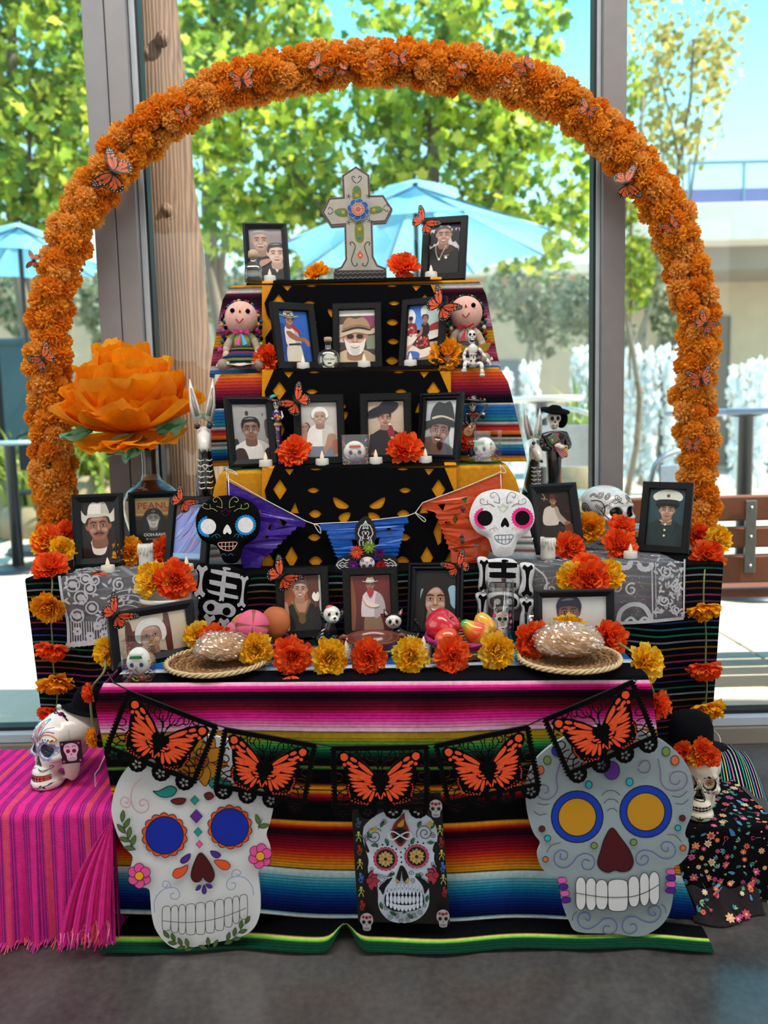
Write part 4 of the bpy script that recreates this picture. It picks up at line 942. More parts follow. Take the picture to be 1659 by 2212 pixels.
def a_dancers(a):
 a.grad('#2a68c8','#5a9ae0',0,.7);a.grad('#caa28a','#a87a66',1.05, None)
 a.blob([(-.1,.2),(.1,.1),(.24,.3),(.16,.6),(-.1,.62)],'#e6eef0');a.blob([(.42,.06),(.7,-.02),(.95,.1),(1.1,.4),(1.0,.7),(.72,.72),(.5,.5),(.4,.26)],'#e2eae6');a.blob([(.56,.2),(.8,.18),(1.0,.45),(.9,.66),(.66,.6)],'#c0d2d0')
 a.blob([(-.1,.55),(.2,.5),(.3,.62),(.3,.9),(.1,1.0),(-.1,1.0)],'#8a2030');a.blob([(-.1,.92),(.3,.8),(.36,.92),(.1,1.12),(-.1,1.14)],'#efe6e0')
 r=random.Random(2)
 for i in range(16):a.ell(.02+.22*r.random(),.56+.3*r.random(),.028,.028,r.choice(['#e8b8a0','#d84a3a','#2a5f3a']))
 a.ell(.1,.42,.06,.08,'#a87058');a.ell(.1,.36,.07,.06,'#2a1a18')
 a.ell(.72,.12,.05,.06,'#a8745c');a.blob([(.62,.64),(.96,.5),(1.0,.74),(.8,.86),(.64,.8)],'#a83038');a.blob([(.5,.82),(1.0,.72),(1.0,.9),(.6,1.0)],'#e8e2d8')
 a.blob([(.4,.84),(.62,.82),(.74,1.2),(.7,1.4),(.3,1.36),(.16,1.2)],'#5a1a24');a.blob([(.2,1.14),(.46,1.26),(.74,1.2),(.78,1.4),(.4,1.5),(.04,1.4)],'#ecdcd0')
 for i in range(26):a.ell(.32+.34*r.random(),.9+.34*r.random(),.03,.03,r.choice(['#e05a4a','#e8a890','#b02030','#3a6a3a']))
 a.blob([(.44,.56),(.6,.5),(.68,.62),(.66,.84),(.46,.86)],'#1a141c');a.blob([(.42,.62),(.48,.64),(.46,.84),(.3,.88),(.32,.82),(.4,.78)],'#b07a60')
 a.face(.54,.40,.11,'#a8705a','#1c1414',turn=-1)
 a.blob([(.1,1.3),(.4,1.34),(.4,1.5),(.1,1.5)],'#3a6fc0')
def a_whiteshirt(a):
 a.grad('#a9a7a8','#8b8887');a.ell(.42,.26,.05,.07,'#3a3838');a.line([(.3,.06),(.6,.1),(.86,.05)],.012,'#6f6d6d');a.ell(.86,.3,.03,.05,'#6f6d6f');a.blob([(.9,.5),(1,.45),(1,.9),(.92,.9)],'#4a4444');a.blob([(-.05,1.0),(.1,.95),(.14,1.1),(-.05,1.16)],'#2a2424')
 a.bust(.52,.98,.5,'#dcd8d6','#f0eeec');a.face(.50,.70,.29,'#8a6454','#1a1516',smile=0,wide=.74);a.blob([(.0,1.3),(.14,1.2),(.3,1.26),(.36,1.6),(.0,1.6)],'#3a2420');a.blob([(.84,1.3),(1,1.22),(1.02,1.6),(.86,1.6)],'#2a2020')
def a_oldlady(a):
 a.grad('#cdc8c6','#b9b2ae');a.blob([(.06,.62),(.18,.56),(.26,.7),(.2,.86),(.08,.84)],'#6a4638');a.face(.10,.70,.12,'#c89a84', None);a.blob([(.04,.84),(.2,.86),(.24,1.2),(.06,1.25)],'#b88a76')
 a.blob([(.2,1.1),(.5,1.16),(.84,1.06),(.9,1.5),(.16,1.5)],'#7c8494');a.blob([(.22,.74),(.4,.62),(.6,.62),(.84,.70),(.9,.92),(.74,1.0),(.72,1.2),(.2,1.2),(.16,.98)],'#f2efec');a.blob([(.6,.66),(.84,.70),(.9,.92),(.74,1.0),(.72,1.2),(.58,1.2)],'#d0cac6')
 a.blob([(.74,.9),(.92,.9),(.92,1.1),(.74,1.28),(.66,1.4),(.58,1.36),(.66,1.14)],'#b48670');a.blob([(.84,1.1),(1,1.06),(1,1.4),(.86,1.4)],'#a86a54')
 a.face(.52,.42,.21,'#c29a84','#f4f2ef',smile=1,wide=.82,brow='#a89a92',hairpts=[(-.8,.15),(-1.08,-.1),(-1.02,-.7),(-.6,-1.2),(0,-1.34),(.6,-1.2),(1.02,-.7),(1.08,-.1),(.8,.15),(.74,-.3),(.5,-.66),(0,-.72),(-.5,-.64),(-.74,-.3)])
def a_charro(a):
 a.grad('#cdb9a4','#a8937d');a.bust(.50,.78,.46,'#1c141f', None);a.blob([(.24,.86),(.5,.78),(.72,.9),(.78,1.6),(.12,1.6)],'#1b1320');a.blob([(.50,.66),(.62,.62),(.70,.8),(.68,1.05),(.56,.9)],'#e4ded8');a.blob([(.52,.74),(.64,.66),(.72,.86),(.68,1.0),(.60,1.02)],'#8a1a2a')
 a.line([(.45,.62),(.49,1.5)],.012,'#3a2f40');a.line([(.16,1.16),(.5,1.06),(.72,1.02)],.012,'#352a3a');a.ell(.66,1.0,.04,.03,'#c8a870');a.blob([(.1,1.42),(.2,1.36),(.24,1.5),(.08,1.56)],'#a04a3a')
 a.face(.46,.48,.20,'#b88a76','#1a1215',turn=1,smile=0);a.blob([(-.02,.42),(.06,.26),(.34,.12),(.6,.02),(.82,.06),(.82,.18),(.66,.32),(.46,.36),(.28,.42),(.1,.46)],'#151022');a.blob([(.3,.20),(.4,.04),(.56,.0),(.66,.10),(.6,.22),(.44,.28)],'#1d1630');a.line([(.0,.44),(.3,.38),(.6,.28),(.8,.14)],.014,'#3a3048')
def a_blackhat(a):
 a.grad('#c5ccd0','#8f9aa2');a.blob([(.74,.1),(1,.06),(1,1.2),(.84,1.2)],'#dde2e4');a.bust(.45,1.14,.6,'#5d6a72', None);a.blob([(-.1,1.1),(.3,1.0),(.42,1.5),(-.1,1.6)],'#6a5a54')
 a.face(.48,.84,.37,'#9a7466','#1a1718',tilt=8,must='#2a1f1e',smile=1,wide=.74);a.blob([(.44,1.16),(.60,1.14),(.58,1.32),(.48,1.32)],'#2a1f1e')
 a.blob([(-.05,.62),(.2,.54),(.5,.50),(.9,.60),(1.02,.54),(.96,.74),(.6,.66),(.3,.66),(.04,.8)],'#1c2024');a.blob([(.2,.58),(.22,.26),(.4,.06),(.6,.1),(.78,.06),(.9,.3),(.92,.58),(.56,.54)],'#262b30');a.blob([(.26,.46),(.56,.42),(.9,.52),(.9,.56),(.56,.47),(.26,.52)],'#d8cba8')
def a_cowboy(a):
 a.grad('#1e1815','#15110f');a.bust(.52,1.1,.6,'#0d0b0c', None);a.poly([(.26,1.14),(.5,1.5),(.34,1.5)],'#efe6e0');a.blob([(.3,1.1),(.5,1.22),(.74,1.06),(.66,1.5),(.34,1.5)],'#e6dcd6')
 a.face(.50,.72,.40,'#a26a50','#2a1a14',must='#2a1a14',smile=0,wide=.78,tilt=-4);a.blob([(.0,.22),(.1,.36),(.2,.4),(.5,.37),(.8,.38),(.92,.28),(1.02,.14),(1.02,.5),(.86,.6),(.78,.44),(.5,.45),(.22,.47),(.12,.62),(.02,.5)],'#d8d2c8');a.blob([(.22,.40),(.24,.14),(.36,.02),(.5,.05),(.66,.0),(.76,.14),(.80,.38),(.5,.40)],'#ece6dc');a.blob([(.6,.04),(.66,.0),(.76,.14),(.80,.38),(.6,.40)],'#c4bcb0');a.blob([(.21,.36),(.5,.36),(.8,.34),(.8,.41),(.5,.42),(.21,.43)],'#cfc8be')
def a_sign(a):
 a.grad('#c8a860','#b08a48',0,.5);a.grad('#4a3f2c','#2a241c',.5,.62);a.grad('#15120f','#0c0a0a',.62, None);a.poly([(0,0),(1,0),(1,.035),(0,.035)],'#e0dcd2');a.line([(0,.46),(1,.44)],.02,'#e0c888')
 put_text(a.b,'PEANU',a.x0+.01*a.w,a.z0+a.h-.235*a.w,.25*a.w,'#a02222',.003*a.w,1.12);a.line([(.72,.36),(1,.355)],.02,'#a02222')
 a.bust(.48,.82,.46,'#0d0c0f', None);a.blob([(.22,.5),(.3,.42),(.68,.42),(.76,.55),(.80,.85),(.18,.85)],'#141216');a.face(.48,.58,.2,'#9a948e', None,beard='#d8d6d2',brow='#4a4644');a.blob([(.27,.5),(.28,.38),(.42,.3),(.6,.31),(.70,.4),(.70,.5),(.48,.44)],'#17151a');a.ell(.49,.38,.05,.03,'#6a6870')
 put_text(a.b,'OOH-RAH!',a.x0,a.z0+a.h-1.02*a.w,.115*a.w,'#e8e8e8',.0022*a.w,1.0);a.line([(.34,1.13),(.72,1.13)],.016,'#8a8a8a');a.ell(.3,1.13,.025,.025,'#b0a890')
def a_glare(a):  # violet glare of the glass painted into the print
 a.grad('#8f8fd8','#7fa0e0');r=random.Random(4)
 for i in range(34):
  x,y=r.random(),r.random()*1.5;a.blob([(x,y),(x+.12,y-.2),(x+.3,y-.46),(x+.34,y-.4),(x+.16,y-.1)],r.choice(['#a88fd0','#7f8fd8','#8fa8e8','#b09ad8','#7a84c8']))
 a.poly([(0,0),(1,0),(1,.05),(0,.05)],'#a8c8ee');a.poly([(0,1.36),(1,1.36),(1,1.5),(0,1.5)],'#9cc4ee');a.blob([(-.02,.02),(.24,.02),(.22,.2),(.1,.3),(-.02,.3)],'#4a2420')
def a_darklady(a):
 a.grad('#a8542a','#8a4222');a.blob([(.62,-.1),(1,-.1),(1,1),(.7,.9)],'#5a2c1e');a.poly([(.93,0),(1,0),(1,1.5),(.93,1.5)],'#cfccca');a.bust(.46,.72,.5,'#14100f', None);a.blob([(.2,.66),(.46,.72),(.7,.66),(.6,.9),(.46,1.02),(.34,.9)],'#b8846a');a.blob([(-.02,.8),(.1,.74),(.14,1.4),(-.05,1.4)],'#b8846a')
 for e in (-1,1):a.line([(.46+e*.22,.64),(.46+e*.12,.95),(.46,1.16)],.05,'#7a5a24')
 a.blob([(.4,1.0),(.52,1.0),(.56,1.2),(.47,1.28),(.38,1.2)],'#6a4c20');a.face(.44,.38,.23,'#c8967c','#5a4a42',smile=1,tilt=4);a.blob([(.74,.58),(.80,.46),(.85,.52),(.90,.46),(.94,.56),(.9,.70),(.8,.70)],'#efe8d8');a.line([(.84,.70),(.82,.86)],.02,'#4a6a34')
def a_redcowboy(a):
 a.grad('#6d201c','#4a1614');a.blob([(.0,.1),(.1,.3),(.14,.9),(.05,1.5),(-.1,1.5)],'#8a4a2a');a.blob([(.36,.98),(.72,.98),(.8,1.6),(.5,1.6),(.34,1.6)],'#8a6a52');a.blob([(.3,.56),(.42,.4),(.62,.4),(.8,.56),(.86,.92),(.72,.96),(.70,1.02),(.34,1.02),(.26,.96)],'#d8c8cc');a.blob([(.64,.46),(.8,.56),(.86,.92),(.72,.96),(.70,1.02),(.58,1.02)],'#b0a0a8')
 a.face(.5,.26,.13,'#8a5a4a','#2a1c18',smile=0);a.blob([(.42,.36),(.58,.36),(.56,.48),(.5,.56),(.44,.48)],'#b02430');a.hat(.5,.17,.20,.11,'#e6dccb',0,'#c8b8a4',.35);a.blob([(.3,.5),(.46,.66),(.7,.74),(.6,.8),(.4,.74)],'#e6cfc4')
def a_smile(a):
 a.grad('#141a20','#0c0f14');a.blob([(.12,.5),(.3,.2),(.6,.14),(.84,.36),(.92,.8),(.9,1.5),(.1,1.5)],'#17100f');a.blob([(.80,.44),(.98,.4),(1,.9),(.86,.8)],'#8fb0c4');a.blob([(.14,.5),(.2,.46),(.2,.7),(.14,.76)],'#7f9aa8')
 a.bust(.48,1.2,.5,'#1a1718');a.face(.50,.72,.36,'#b0826c', None,smile=1,wide=.74);a.blob([(.12,.9),(.2,.5),(.36,.28),(.56,.26),(.76,.4),(.86,.8),(.84,1.3),(.74,1.0),(.72,.62),(.58,.42),(.42,.44),(.28,.62),(.26,1.0),(.2,1.4)],'#1c1312')
def a_elder(a):
 a.grad('#d2c3ae','#bfae98');a.blob([(.12,.12),(.2,.1),(.24,.6),(.12,.62)],'#5a2a20');a.blob([(.66,.05),(.74,.04),(.76,.6),(.68,.6)],'#5a2a20');a.poly([(.2,.2),(.34,.18),(.34,.42),(.2,.42)],'#6a3226');a.poly([(.6,.12),(.7,.12),(.7,.34),(.6,.34)],'#6a3226')
 a.bust(.5,.52,.36,'#2a2024');
 for k in range(4):a.line([(.34+.01*k,.56+.05*k),(.5,.60+.05*k),(.76+.02*k,.58+.05*k)],.014,'#d8ccc8')
 a.face(.46,.30,.19,'#b88a76','#dcd8d6',smile=1,wide=.8,brow='#9a8a84',hairpts=[(-.8,.4),(-1.15,.1),(-1.1,-.6),(-.7,-1.15),(0,-1.3),(.7,-1.15),(1.1,-.6),(1.15,.1),(.8,.45),(.78,-.1),(.6,-.6),(.1,-.75),(-.5,-.6),(-.78,-.1)])
def a_manland(a):
 a.grad('#c8ced2','#d8d2cc');a.bust(.42,.5,.3,'#2a2f3c');a.face(.42,.25,.2,'#8a6058','#1d2038',smile=0,hairpts=[(-.82,0),(-.95,-.6),(-.6,-1.2),(0,-1.35),(.6,-1.2),(.95,-.6),(.82,0),(.72,-.4),(.4,-.5),(-.4,-.5),(-.72,-.4)])
def a_sitting(a):
 a.grad('#1c1210','#120b0a');r=random.Random(9)
 for i in range(10):a.ell(.7+.25*r.random(),.4+.5*r.random(),.03,.02,r.choice(['#4a1a18','#3a1814']))
 a.line([(.2,.05),(.26,.16),(.22,.26)],.014,'#c8b890');a.line([(.15,.2),(.26,.2),(.34,.24)],.012,'#c8b890');a.blob([(.1,1.0),(.5,.94),(.74,1.1),(.7,1.5),(.05,1.5)],'#2a2322');a.blob([(.2,.52),(.38,.42),(.58,.44),(.66,.66),(.86,.92),(.78,1.0),(.6,.86),(.52,.96),(.14,.92)],'#cabdb2');a.blob([(.5,.5),(.58,.44),(.66,.66),(.86,.92),(.78,1.0),(.58,.8)],'#a0948a');a.blob([(.74,.9),(.9,.88),(.9,1.0),(.78,1.04)],'#8a5a44');a.blob([(.74,1.0),(1,.98),(1,1.3),(.8,1.3)],'#5a3222')
 a.face(.48,.28,.12,'#8f5c48','#1a1010',turn=1);a.hat(.48,.19,.17,.10,'#5a241c',0,'#2a1210',.3)
def a_marine(a):
 a.grad('#2d4a54','#22383f');a.bust(.5,.88,.52,'#1e3034', None);a.blob([(.4,.82),(.6,.82),(.56,.92),(.44,.92)],'#b02a30');a.face(.52,.62,.26,'#b08a78','#2a2420',smile=0,wide=.72)
 a.blob([(.12,.2),(.3,.06),(.54,.02),(.8,.08),(.92,.22),(.84,.34),(.52,.32),(.2,.34)],'#d8dccf');a.blob([(.24,.33),(.52,.30),(.80,.33),(.80,.44),(.52,.42),(.24,.44)],'#18222a');a.blob([(.22,.44),(.52,.41),(.82,.44),(.76,.52),(.52,.49),(.28,.52)],'#0b0f14');a.ell(.53,.2,.05,.05,'#5d564a')
 for k in range(3):a.ell(.5-.005*k,1.02+.16*k,.032,.032,'#e0d2a8')
 for e in (-1,1):a.line([(.5+e*.16,.9),(.5+e*.06,.95)],.03,'#c8b070');a.line([(.5+e*.3,.98),(.5+e*.2,1.3)],.01,'#14252a')
T1z,T2z,T3z,TBz,TFz=1.588,1.311,1.0315,TB+.010,TF+.008
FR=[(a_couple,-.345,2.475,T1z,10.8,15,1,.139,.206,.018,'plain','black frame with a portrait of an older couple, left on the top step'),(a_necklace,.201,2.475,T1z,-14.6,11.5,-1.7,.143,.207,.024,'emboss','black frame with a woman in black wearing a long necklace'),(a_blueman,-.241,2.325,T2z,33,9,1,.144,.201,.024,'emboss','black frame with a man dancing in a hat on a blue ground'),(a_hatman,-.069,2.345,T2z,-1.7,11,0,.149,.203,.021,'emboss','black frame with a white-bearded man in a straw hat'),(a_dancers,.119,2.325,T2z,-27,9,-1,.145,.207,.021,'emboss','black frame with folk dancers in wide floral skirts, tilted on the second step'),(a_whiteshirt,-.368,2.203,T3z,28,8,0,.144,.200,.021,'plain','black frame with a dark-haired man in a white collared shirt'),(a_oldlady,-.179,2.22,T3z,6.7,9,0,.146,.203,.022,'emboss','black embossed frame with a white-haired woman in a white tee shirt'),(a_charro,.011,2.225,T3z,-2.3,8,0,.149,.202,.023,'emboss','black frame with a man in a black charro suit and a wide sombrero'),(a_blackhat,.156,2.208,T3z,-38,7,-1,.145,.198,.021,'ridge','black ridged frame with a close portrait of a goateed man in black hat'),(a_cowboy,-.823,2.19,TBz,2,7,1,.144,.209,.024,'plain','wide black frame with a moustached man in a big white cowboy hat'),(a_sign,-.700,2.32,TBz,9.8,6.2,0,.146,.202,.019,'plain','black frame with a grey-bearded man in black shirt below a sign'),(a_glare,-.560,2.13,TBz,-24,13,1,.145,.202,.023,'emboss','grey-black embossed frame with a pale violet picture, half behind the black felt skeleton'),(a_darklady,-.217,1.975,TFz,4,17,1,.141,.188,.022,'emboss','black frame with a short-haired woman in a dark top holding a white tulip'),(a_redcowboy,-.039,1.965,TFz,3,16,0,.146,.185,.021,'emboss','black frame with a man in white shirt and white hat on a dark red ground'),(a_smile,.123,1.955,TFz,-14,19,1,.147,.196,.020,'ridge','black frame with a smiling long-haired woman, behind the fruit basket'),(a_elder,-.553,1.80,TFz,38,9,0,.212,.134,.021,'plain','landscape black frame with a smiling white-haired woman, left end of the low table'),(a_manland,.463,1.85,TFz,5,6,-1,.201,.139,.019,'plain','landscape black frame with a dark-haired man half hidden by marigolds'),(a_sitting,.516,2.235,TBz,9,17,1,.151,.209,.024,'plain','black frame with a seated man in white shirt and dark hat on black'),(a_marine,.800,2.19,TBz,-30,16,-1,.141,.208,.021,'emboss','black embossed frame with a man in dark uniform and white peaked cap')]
def photo_frame(art,X,Y,z,yaw,lean,roll,w,h,bw,style,label):
 t=thing('photo_frame',label,'photo frame',T(X,Y,z+.001)@RZ(yaw)@RX(-lean)@RY(-roll),'black photo frames on the altar')
 th=.016;b=MB();blk='#07080a' if style=='emboss' else '#0a0d12'
 def ringf(a,ya,c,yc,col):
  R= lambda i,y:[(-w/2+i,y,i),(w/2-i,y,i),(w/2-i,y,h-i),(-w/2+i,y,h-i)]
  b.put(R(a,ya)+R(c,yc),[(k,(k+1)%4,4+(k+1)%4,4+k) for k in range(4)],col)
 ringf(0,th*.5,0,-th*.35,blk);ringf(0,-th*.35,.0025,-th*.5,mul(blk,1.6))
 if style=='ridge':ringf(.0025,-th*.5,bw*.3,-th*.5,blk);ringf(bw*.3,-th*.5,bw*.42,-th*.2,blk);ringf(bw*.42,-th*.2,bw*.75,-th*.45,mul(blk,1.8));ringf(bw*.75,-th*.45,bw,-th*.1,blk)
 elif style=='plain':ringf(.0025,-th*.5,bw*.35,-th*.55,blk);ringf(bw*.35,-th*.55,bw,-th*.12,mul(blk,2.0))
 else:ringf(.0025,-th*.5,bw*.9,-th*.5,blk);ringf(bw*.9,-th*.5,bw,-th*.2,mul(blk,1.5))
 ringf(bw,-th*.1,bw,th*.2,blk)
 b.put([(-w/2,th*.5,0),(w/2,th*.5,0),(w/2,th*.5,h),(-w/2,th*.5,h)],[(0,1,2,3)],'#1b1612')
 b.build('frame_moulding',M_frame,t)
 if style=='emboss':
  e=MB();y=th*.5+.0004;c='#20242a'
  def zig(x0,z0,x1,z1,n,amp,horiz):
   pts=[]
   for i in range(n+1):
    f=i/n;o=amp if i%2 else -amp
    pts.append((x0+(x1-x0)*f+(0 if horiz else o),z0+(z1-z0)*f+(o if horiz else 0)))
   e.stroke(pts,.0012,c,at=y)
   for i in range(0,n,2):p,q=pts[i],pts[i+1];e.stroke([((p[0]+q[0])/2,(p[1]+q[1])/2),(pts[min(i+2,n)][0],pts[min(i+2,n)][1])],.0009,c,at=y)
  m_=bw*.46;a_=bw*.30
  zig(m_,h-m_,w/2*2-w/2-m_,h-m_,2,0, True) if False else None
  for zz in (m_,h-m_):zig(-w/2+m_*.4,zz,w/2-m_*.4,zz,int(w/.011),a_, True)
  for xx in (-w/2+m_,w/2-m_):zig(xx,m_,xx,h-m_,int(h/.011),a_, False)
  e.build('embossing',M_frame,t,kind='stuff')
 p=MB();pw,ph=w-2*bw+.004,h-2*bw+.004;p.lift=0;A=Art(p,pw,ph,0,bw-.002);art(A);
 p.V=[(v[0],.004+v[1]*.055/max(p.lift,1e-6)*.05,v[2]) for v in p.V]
 p.build('photo',M_print,t)
 MB().put([(-w/2+bw-.001,-.0015,bw-.001),(w/2-bw+.001,-.0015,bw-.001),(w/2-bw+.001,-.0015,h-bw+.001),(-w/2+bw-.001,-.0015,h-bw+.001)],[(0,1,2,3)],'#fff').build('glass',M_pglass,t)
 s=MB();s.put([(-.02,th*.5,h*.7),(.02,th*.5,h*.7),(.025,th*.5+h*.16,.0),(-.025,th*.5+h*.16,.0)],[(0,1,2,3)],'#1b1612');
 s.M=T(0,0,0);s.build('easel_back',M_frame,t)
 return t
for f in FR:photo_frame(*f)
# drawing helper: shapes given in photo pixels on a real plane
class D:
 def __init__(s,pl,b,Y):s.p=pl;s.b=b;s.s=Y/FPX
 def q(s,L_): return [s.p.px(x,y) for x,y in L_]
 def blob(s,L_,col,n=4):s.b.flat(crv(s.q(L_),n),col)
 def poly(s,L_,col):s.b.flat(s.q(L_),col)
 def disc(s,x,y,r,col,ry= None,n=24,rot=0):s.b.flat(s.q(circ(x,y,r,ry,n,rot)),col)
 def line(s,L_,w,col,n=5,closed= False,taper= False):s.b.stroke(crv(s.q(L_),n,closed) if len(L_)>2 else s.q(L_),w*s.s,col,closed=closed,taper=taper)
 def ring(s,x,y,r,w,col,ry= None):s.b.stroke(s.q(circ(x,y,r,ry,28)),w*s.s,col,closed= True)
def inset(pts,d):
 n=len(pts);out=[];A=sum(p[0]*q[1]-q[0]*p[1] for p,q in zip(pts,pts[1:]+pts[:1]));sg=1 if A>0 else -1
 for i in range(n):
  p0,p1,p2=Vector(pts[i-1]),Vector(pts[i]),Vector(pts[(i+1)%n])
  a,c=(p1-p0).normalized(),(p2-p1).normalized();n1,n2=Vector((-a.y,a.x))*sg,Vector((-c.y,c.x))*sg
  m=n1+n2;k=d*2/max(m.length_squared,.3);out.append(tuple(p1+m*k*.5*1.0))
 return out
 # candles
m,t,out=nodes('led_flame');e=N(t,'Emission');e.inputs[0].default_value=(1,.78,.45,1);e.inputs[1].default_value=.9
pb=N(t,'BsdfPrincipled');pb.inputs['Base Color'].default_value=(.9,.82,.66,1);pb.inputs['Roughness'].default_value=.4;mx=N(t,'MixShader');mx.inputs[0].default_value=.35
L(t,pb.outputs[0],mx.inputs[1]);L(t,e.outputs[0],mx.inputs[2]);L(t,mx.outputs[0],out.inputs[0]);M_flame=m
def tealight(px,Y,z,label,h=.020,lit= True):
 q=P(px,1000,Y);t=thing('tealight',label,'candle',T(q.x,Y,z),'small white electric tealights')
 MB().lathe([(0,0),(.0185,0),(.019,.002),(.0185,h-.002),(.017,h),(.0155,h-.001),(.013,h-.004),(0,h-.003)],'#d9d7d0',24).build('cup',M_wax,t)
 MB(T(0,0,h-.004)).lathe([(.0035,0),(.0058,.006),(.0055,.011),(.0035,.018),(.001,.025),(0,.026)],'#efe3c8',12).build('flame',M_flame if lit else M_wax,t)
TL=[(598,2.435,T1z,'tealight by the clear bottle on the top step'),(938,2.435,T1z,'tealight before the necklace portrait on the top step'),(662,2.305,T2z,'tealight before the blue portrait of the dancing man'),(792,2.305,T2z,'tealight before the straw-hat portrait'),(891,2.305,T2z,'tealight before the folk dancers portrait'),(574,2.178,T3z,'tealight before the white shirt portrait'),(696,2.178,T3z,'tealight before the white-haired woman in the tee shirt'),(812,2.178,T3z,'tealight right of the small boxed sugar skull on the third step'),(919,2.178,T3z,'tealight before the ridged black frame'),(219,2.09,TBz,'tealight before the big white cowboy hat portrait on the lace'),(392,2.08,TBz,'tealight before the violet picture'),(1364,2.12,TBz,'tealight left of the uniform portrait')]
for px,Y,z,lab in TL:tealight(px,Y,z,lab)
tealight(738,1.80,TFz,'tealight lying hidden behind the yellow marigold right of the dog figurine',.026);tealight(908,1.80,TFz,'tealight hidden behind the yellow marigold below the cat figurine',.026)
def pillar(px,Y,z,h,label,ph):
 q=P(px,1100,Y);t=thing('pillar_candle',label,'candle',T(q.x,Y,z));r_=.0205;R_=random.Random(ph)
 b=MB();n=24;vs=[];prof=[(0,.0),(1,0),(1.02,.01),(.98,h*.5),(1.0,h-.01),(.98,h)]
 b.lathe([(r_*a,z_) for a,z_ in prof],'#e2e0d8',n,wob= lambda a,i:1+.03*sin(3*a+i))
 for i in range(n):
  a0,a1=2*pi*i/n,2*pi*(i+1)/n;w0,w1=h+.004*sin(2*a0+ph),h+.004*sin(2*a1+ph)
  b.put([(r_*cos(a0),r_*sin(a0),h-.008),(r_*cos(a1),r_*sin(a1),h-.008),(r_*cos(a1),r_*sin(a1),w1),(r_*cos(a0),r_*sin(a0),w0),(r_*.8*cos(a0),r_*.8*sin(a0),w0-.001),(r_*.8*cos(a1),r_*.8*sin(a1),w1-.001),(0,0,h-.012)],[(0,1,2,3),(3,2,5,4),(4,5,6)],'#e6e4dc', True)
 b.build('wax_body',M_wax,t);b=MB()
 for k in range(7):
  a=-pi*.5+(k-3)*.42+R_.gauss(0,.1);l=h*(.15+.35*R_.random());x,y=r_*1.0*cos(a),r_*1.0*sin(a);b.tube([(x,y,h),(x*1.04,y*1.04,h-l*.6),(x*1.05,y*1.05,h-l)],[.002,.0018,.0026],'#e6e4dc',6)
 b.build('wax_drips',M_wax,t);MB(T(0,0,h-.012)).tube([(0,0,0),(.001,0,.009)],.001,'#2a2622',5).build('wick',M_wire,t)
pillar(310,2.16,TBz,.066,'white dripping pillar candle on the lace before the bearded man portrait',1);pillar(1183,2.13,TBz,.060,'white dripping pillar candle on the lace before the seated man portrait',3)
# bottles
def superl(pw): return lambda a,i:1/((abs(cos(a))**pw+abs(sin(a))**pw)**(1/pw)) if 1<=i<=7 else 1
q=P(549,600,2.44);t=thing('glass_bottle','small clear square-shouldered bottle with cork stopper on the top step','bottle',T(q.x,2.44,T1z))
k=2.44/FPX
prof=[(0,0),(17*k,0),(18.5*k,2*k),(18.5*k,26*k),(17*k,34*k),(10*k,40*k),(7*k,44*k),(6.5*k,47*k),(6.5*k,50*k),(6.8*k,51*k)]
MB().lathe(prof,'#dfe8e4',28,wob=superl(5),cap= False).build('glass_body',M_bottle,t);MB(T(0,0,.003)).lathe([(0,0)]+[(r_*.88,z_+.001) for r_,z_ in prof[1:5]]+[(0,33*k)],'#dfe8e4',24,wob=superl(5)).build('liquor',glass_mat('clear_liquor',(.96,.97,.95),.6),t)
MB(T(0,0,50*k)).lathe([(6*k,0),(10.5*k,3*k),(11*k,9*k),(10*k,15*k),(6*k,18*k),(0,18.5*k)],'#b9a48a',16).build('stopper',M_matte,t)
b=MB(T(0,-18.9*k,15*k));put_text(b,'PATRÓN',0,0,7*k,'#8fa09a',.0001,1.1);b.build('engraved_lettering',M_matte,t)
q=P(710,790,2.305);k=2.305/FPX;t=thing('glass_bottle','round clear bottle with cream label and wooden stopper on the second step','bottle',T(q.x,2.305,T2z))
prof=[(0,0),(15*k,0),(20*k,4*k),(23*k,14*k),(23*k,24*k),(20*k,33*k),(12*k,39*k),(7.5*k,41*k),(6.6*k,44*k),(6.6*k,54*k),(8*k,55*k),(8*k,58*k)]
b=MB(SC(1,.62,1));b.lathe(prof,'#dfe8e4',30,cap= False);b.build('glass_body',M_bottle,t)
MB(SC(1,.62,1)@T(0,0,.002)).lathe([(0,0)]+[(r_*.9,z_+.001) for r_,z_ in prof[1:6]]+[(0,34*k)],'#e6e6da',26).build('liquor',glass_mat('pale_liquor',(.93,.93,.86),.6),t)
MB(T(0,0,57*k)).lathe([(7*k,0),(8.5*k,2*k),(8.5*k,7*k),(7.5*k,9*k),(0,10*k)],'#b39a80',18).build('stopper',M_matte,t)
b=MB(T(3*k,-14.9*k,18*k));b.flat(circ(0,0,13*k,14*k,26),'#d6d8c4');b.stroke(circ(0,0,11.6*k,12.6*k,26),.5*k,'#8a8a72',closed= True);put_text(b,'Don Julio',0,1*k,6*k,'#1d1c1a',.0001,.95);b.flat([(-4*k,-9*k),(4*k,-9*k),(4*k,-6*k),(-4*k,-6*k)],'#26241f');b.build('label',M_print,t)
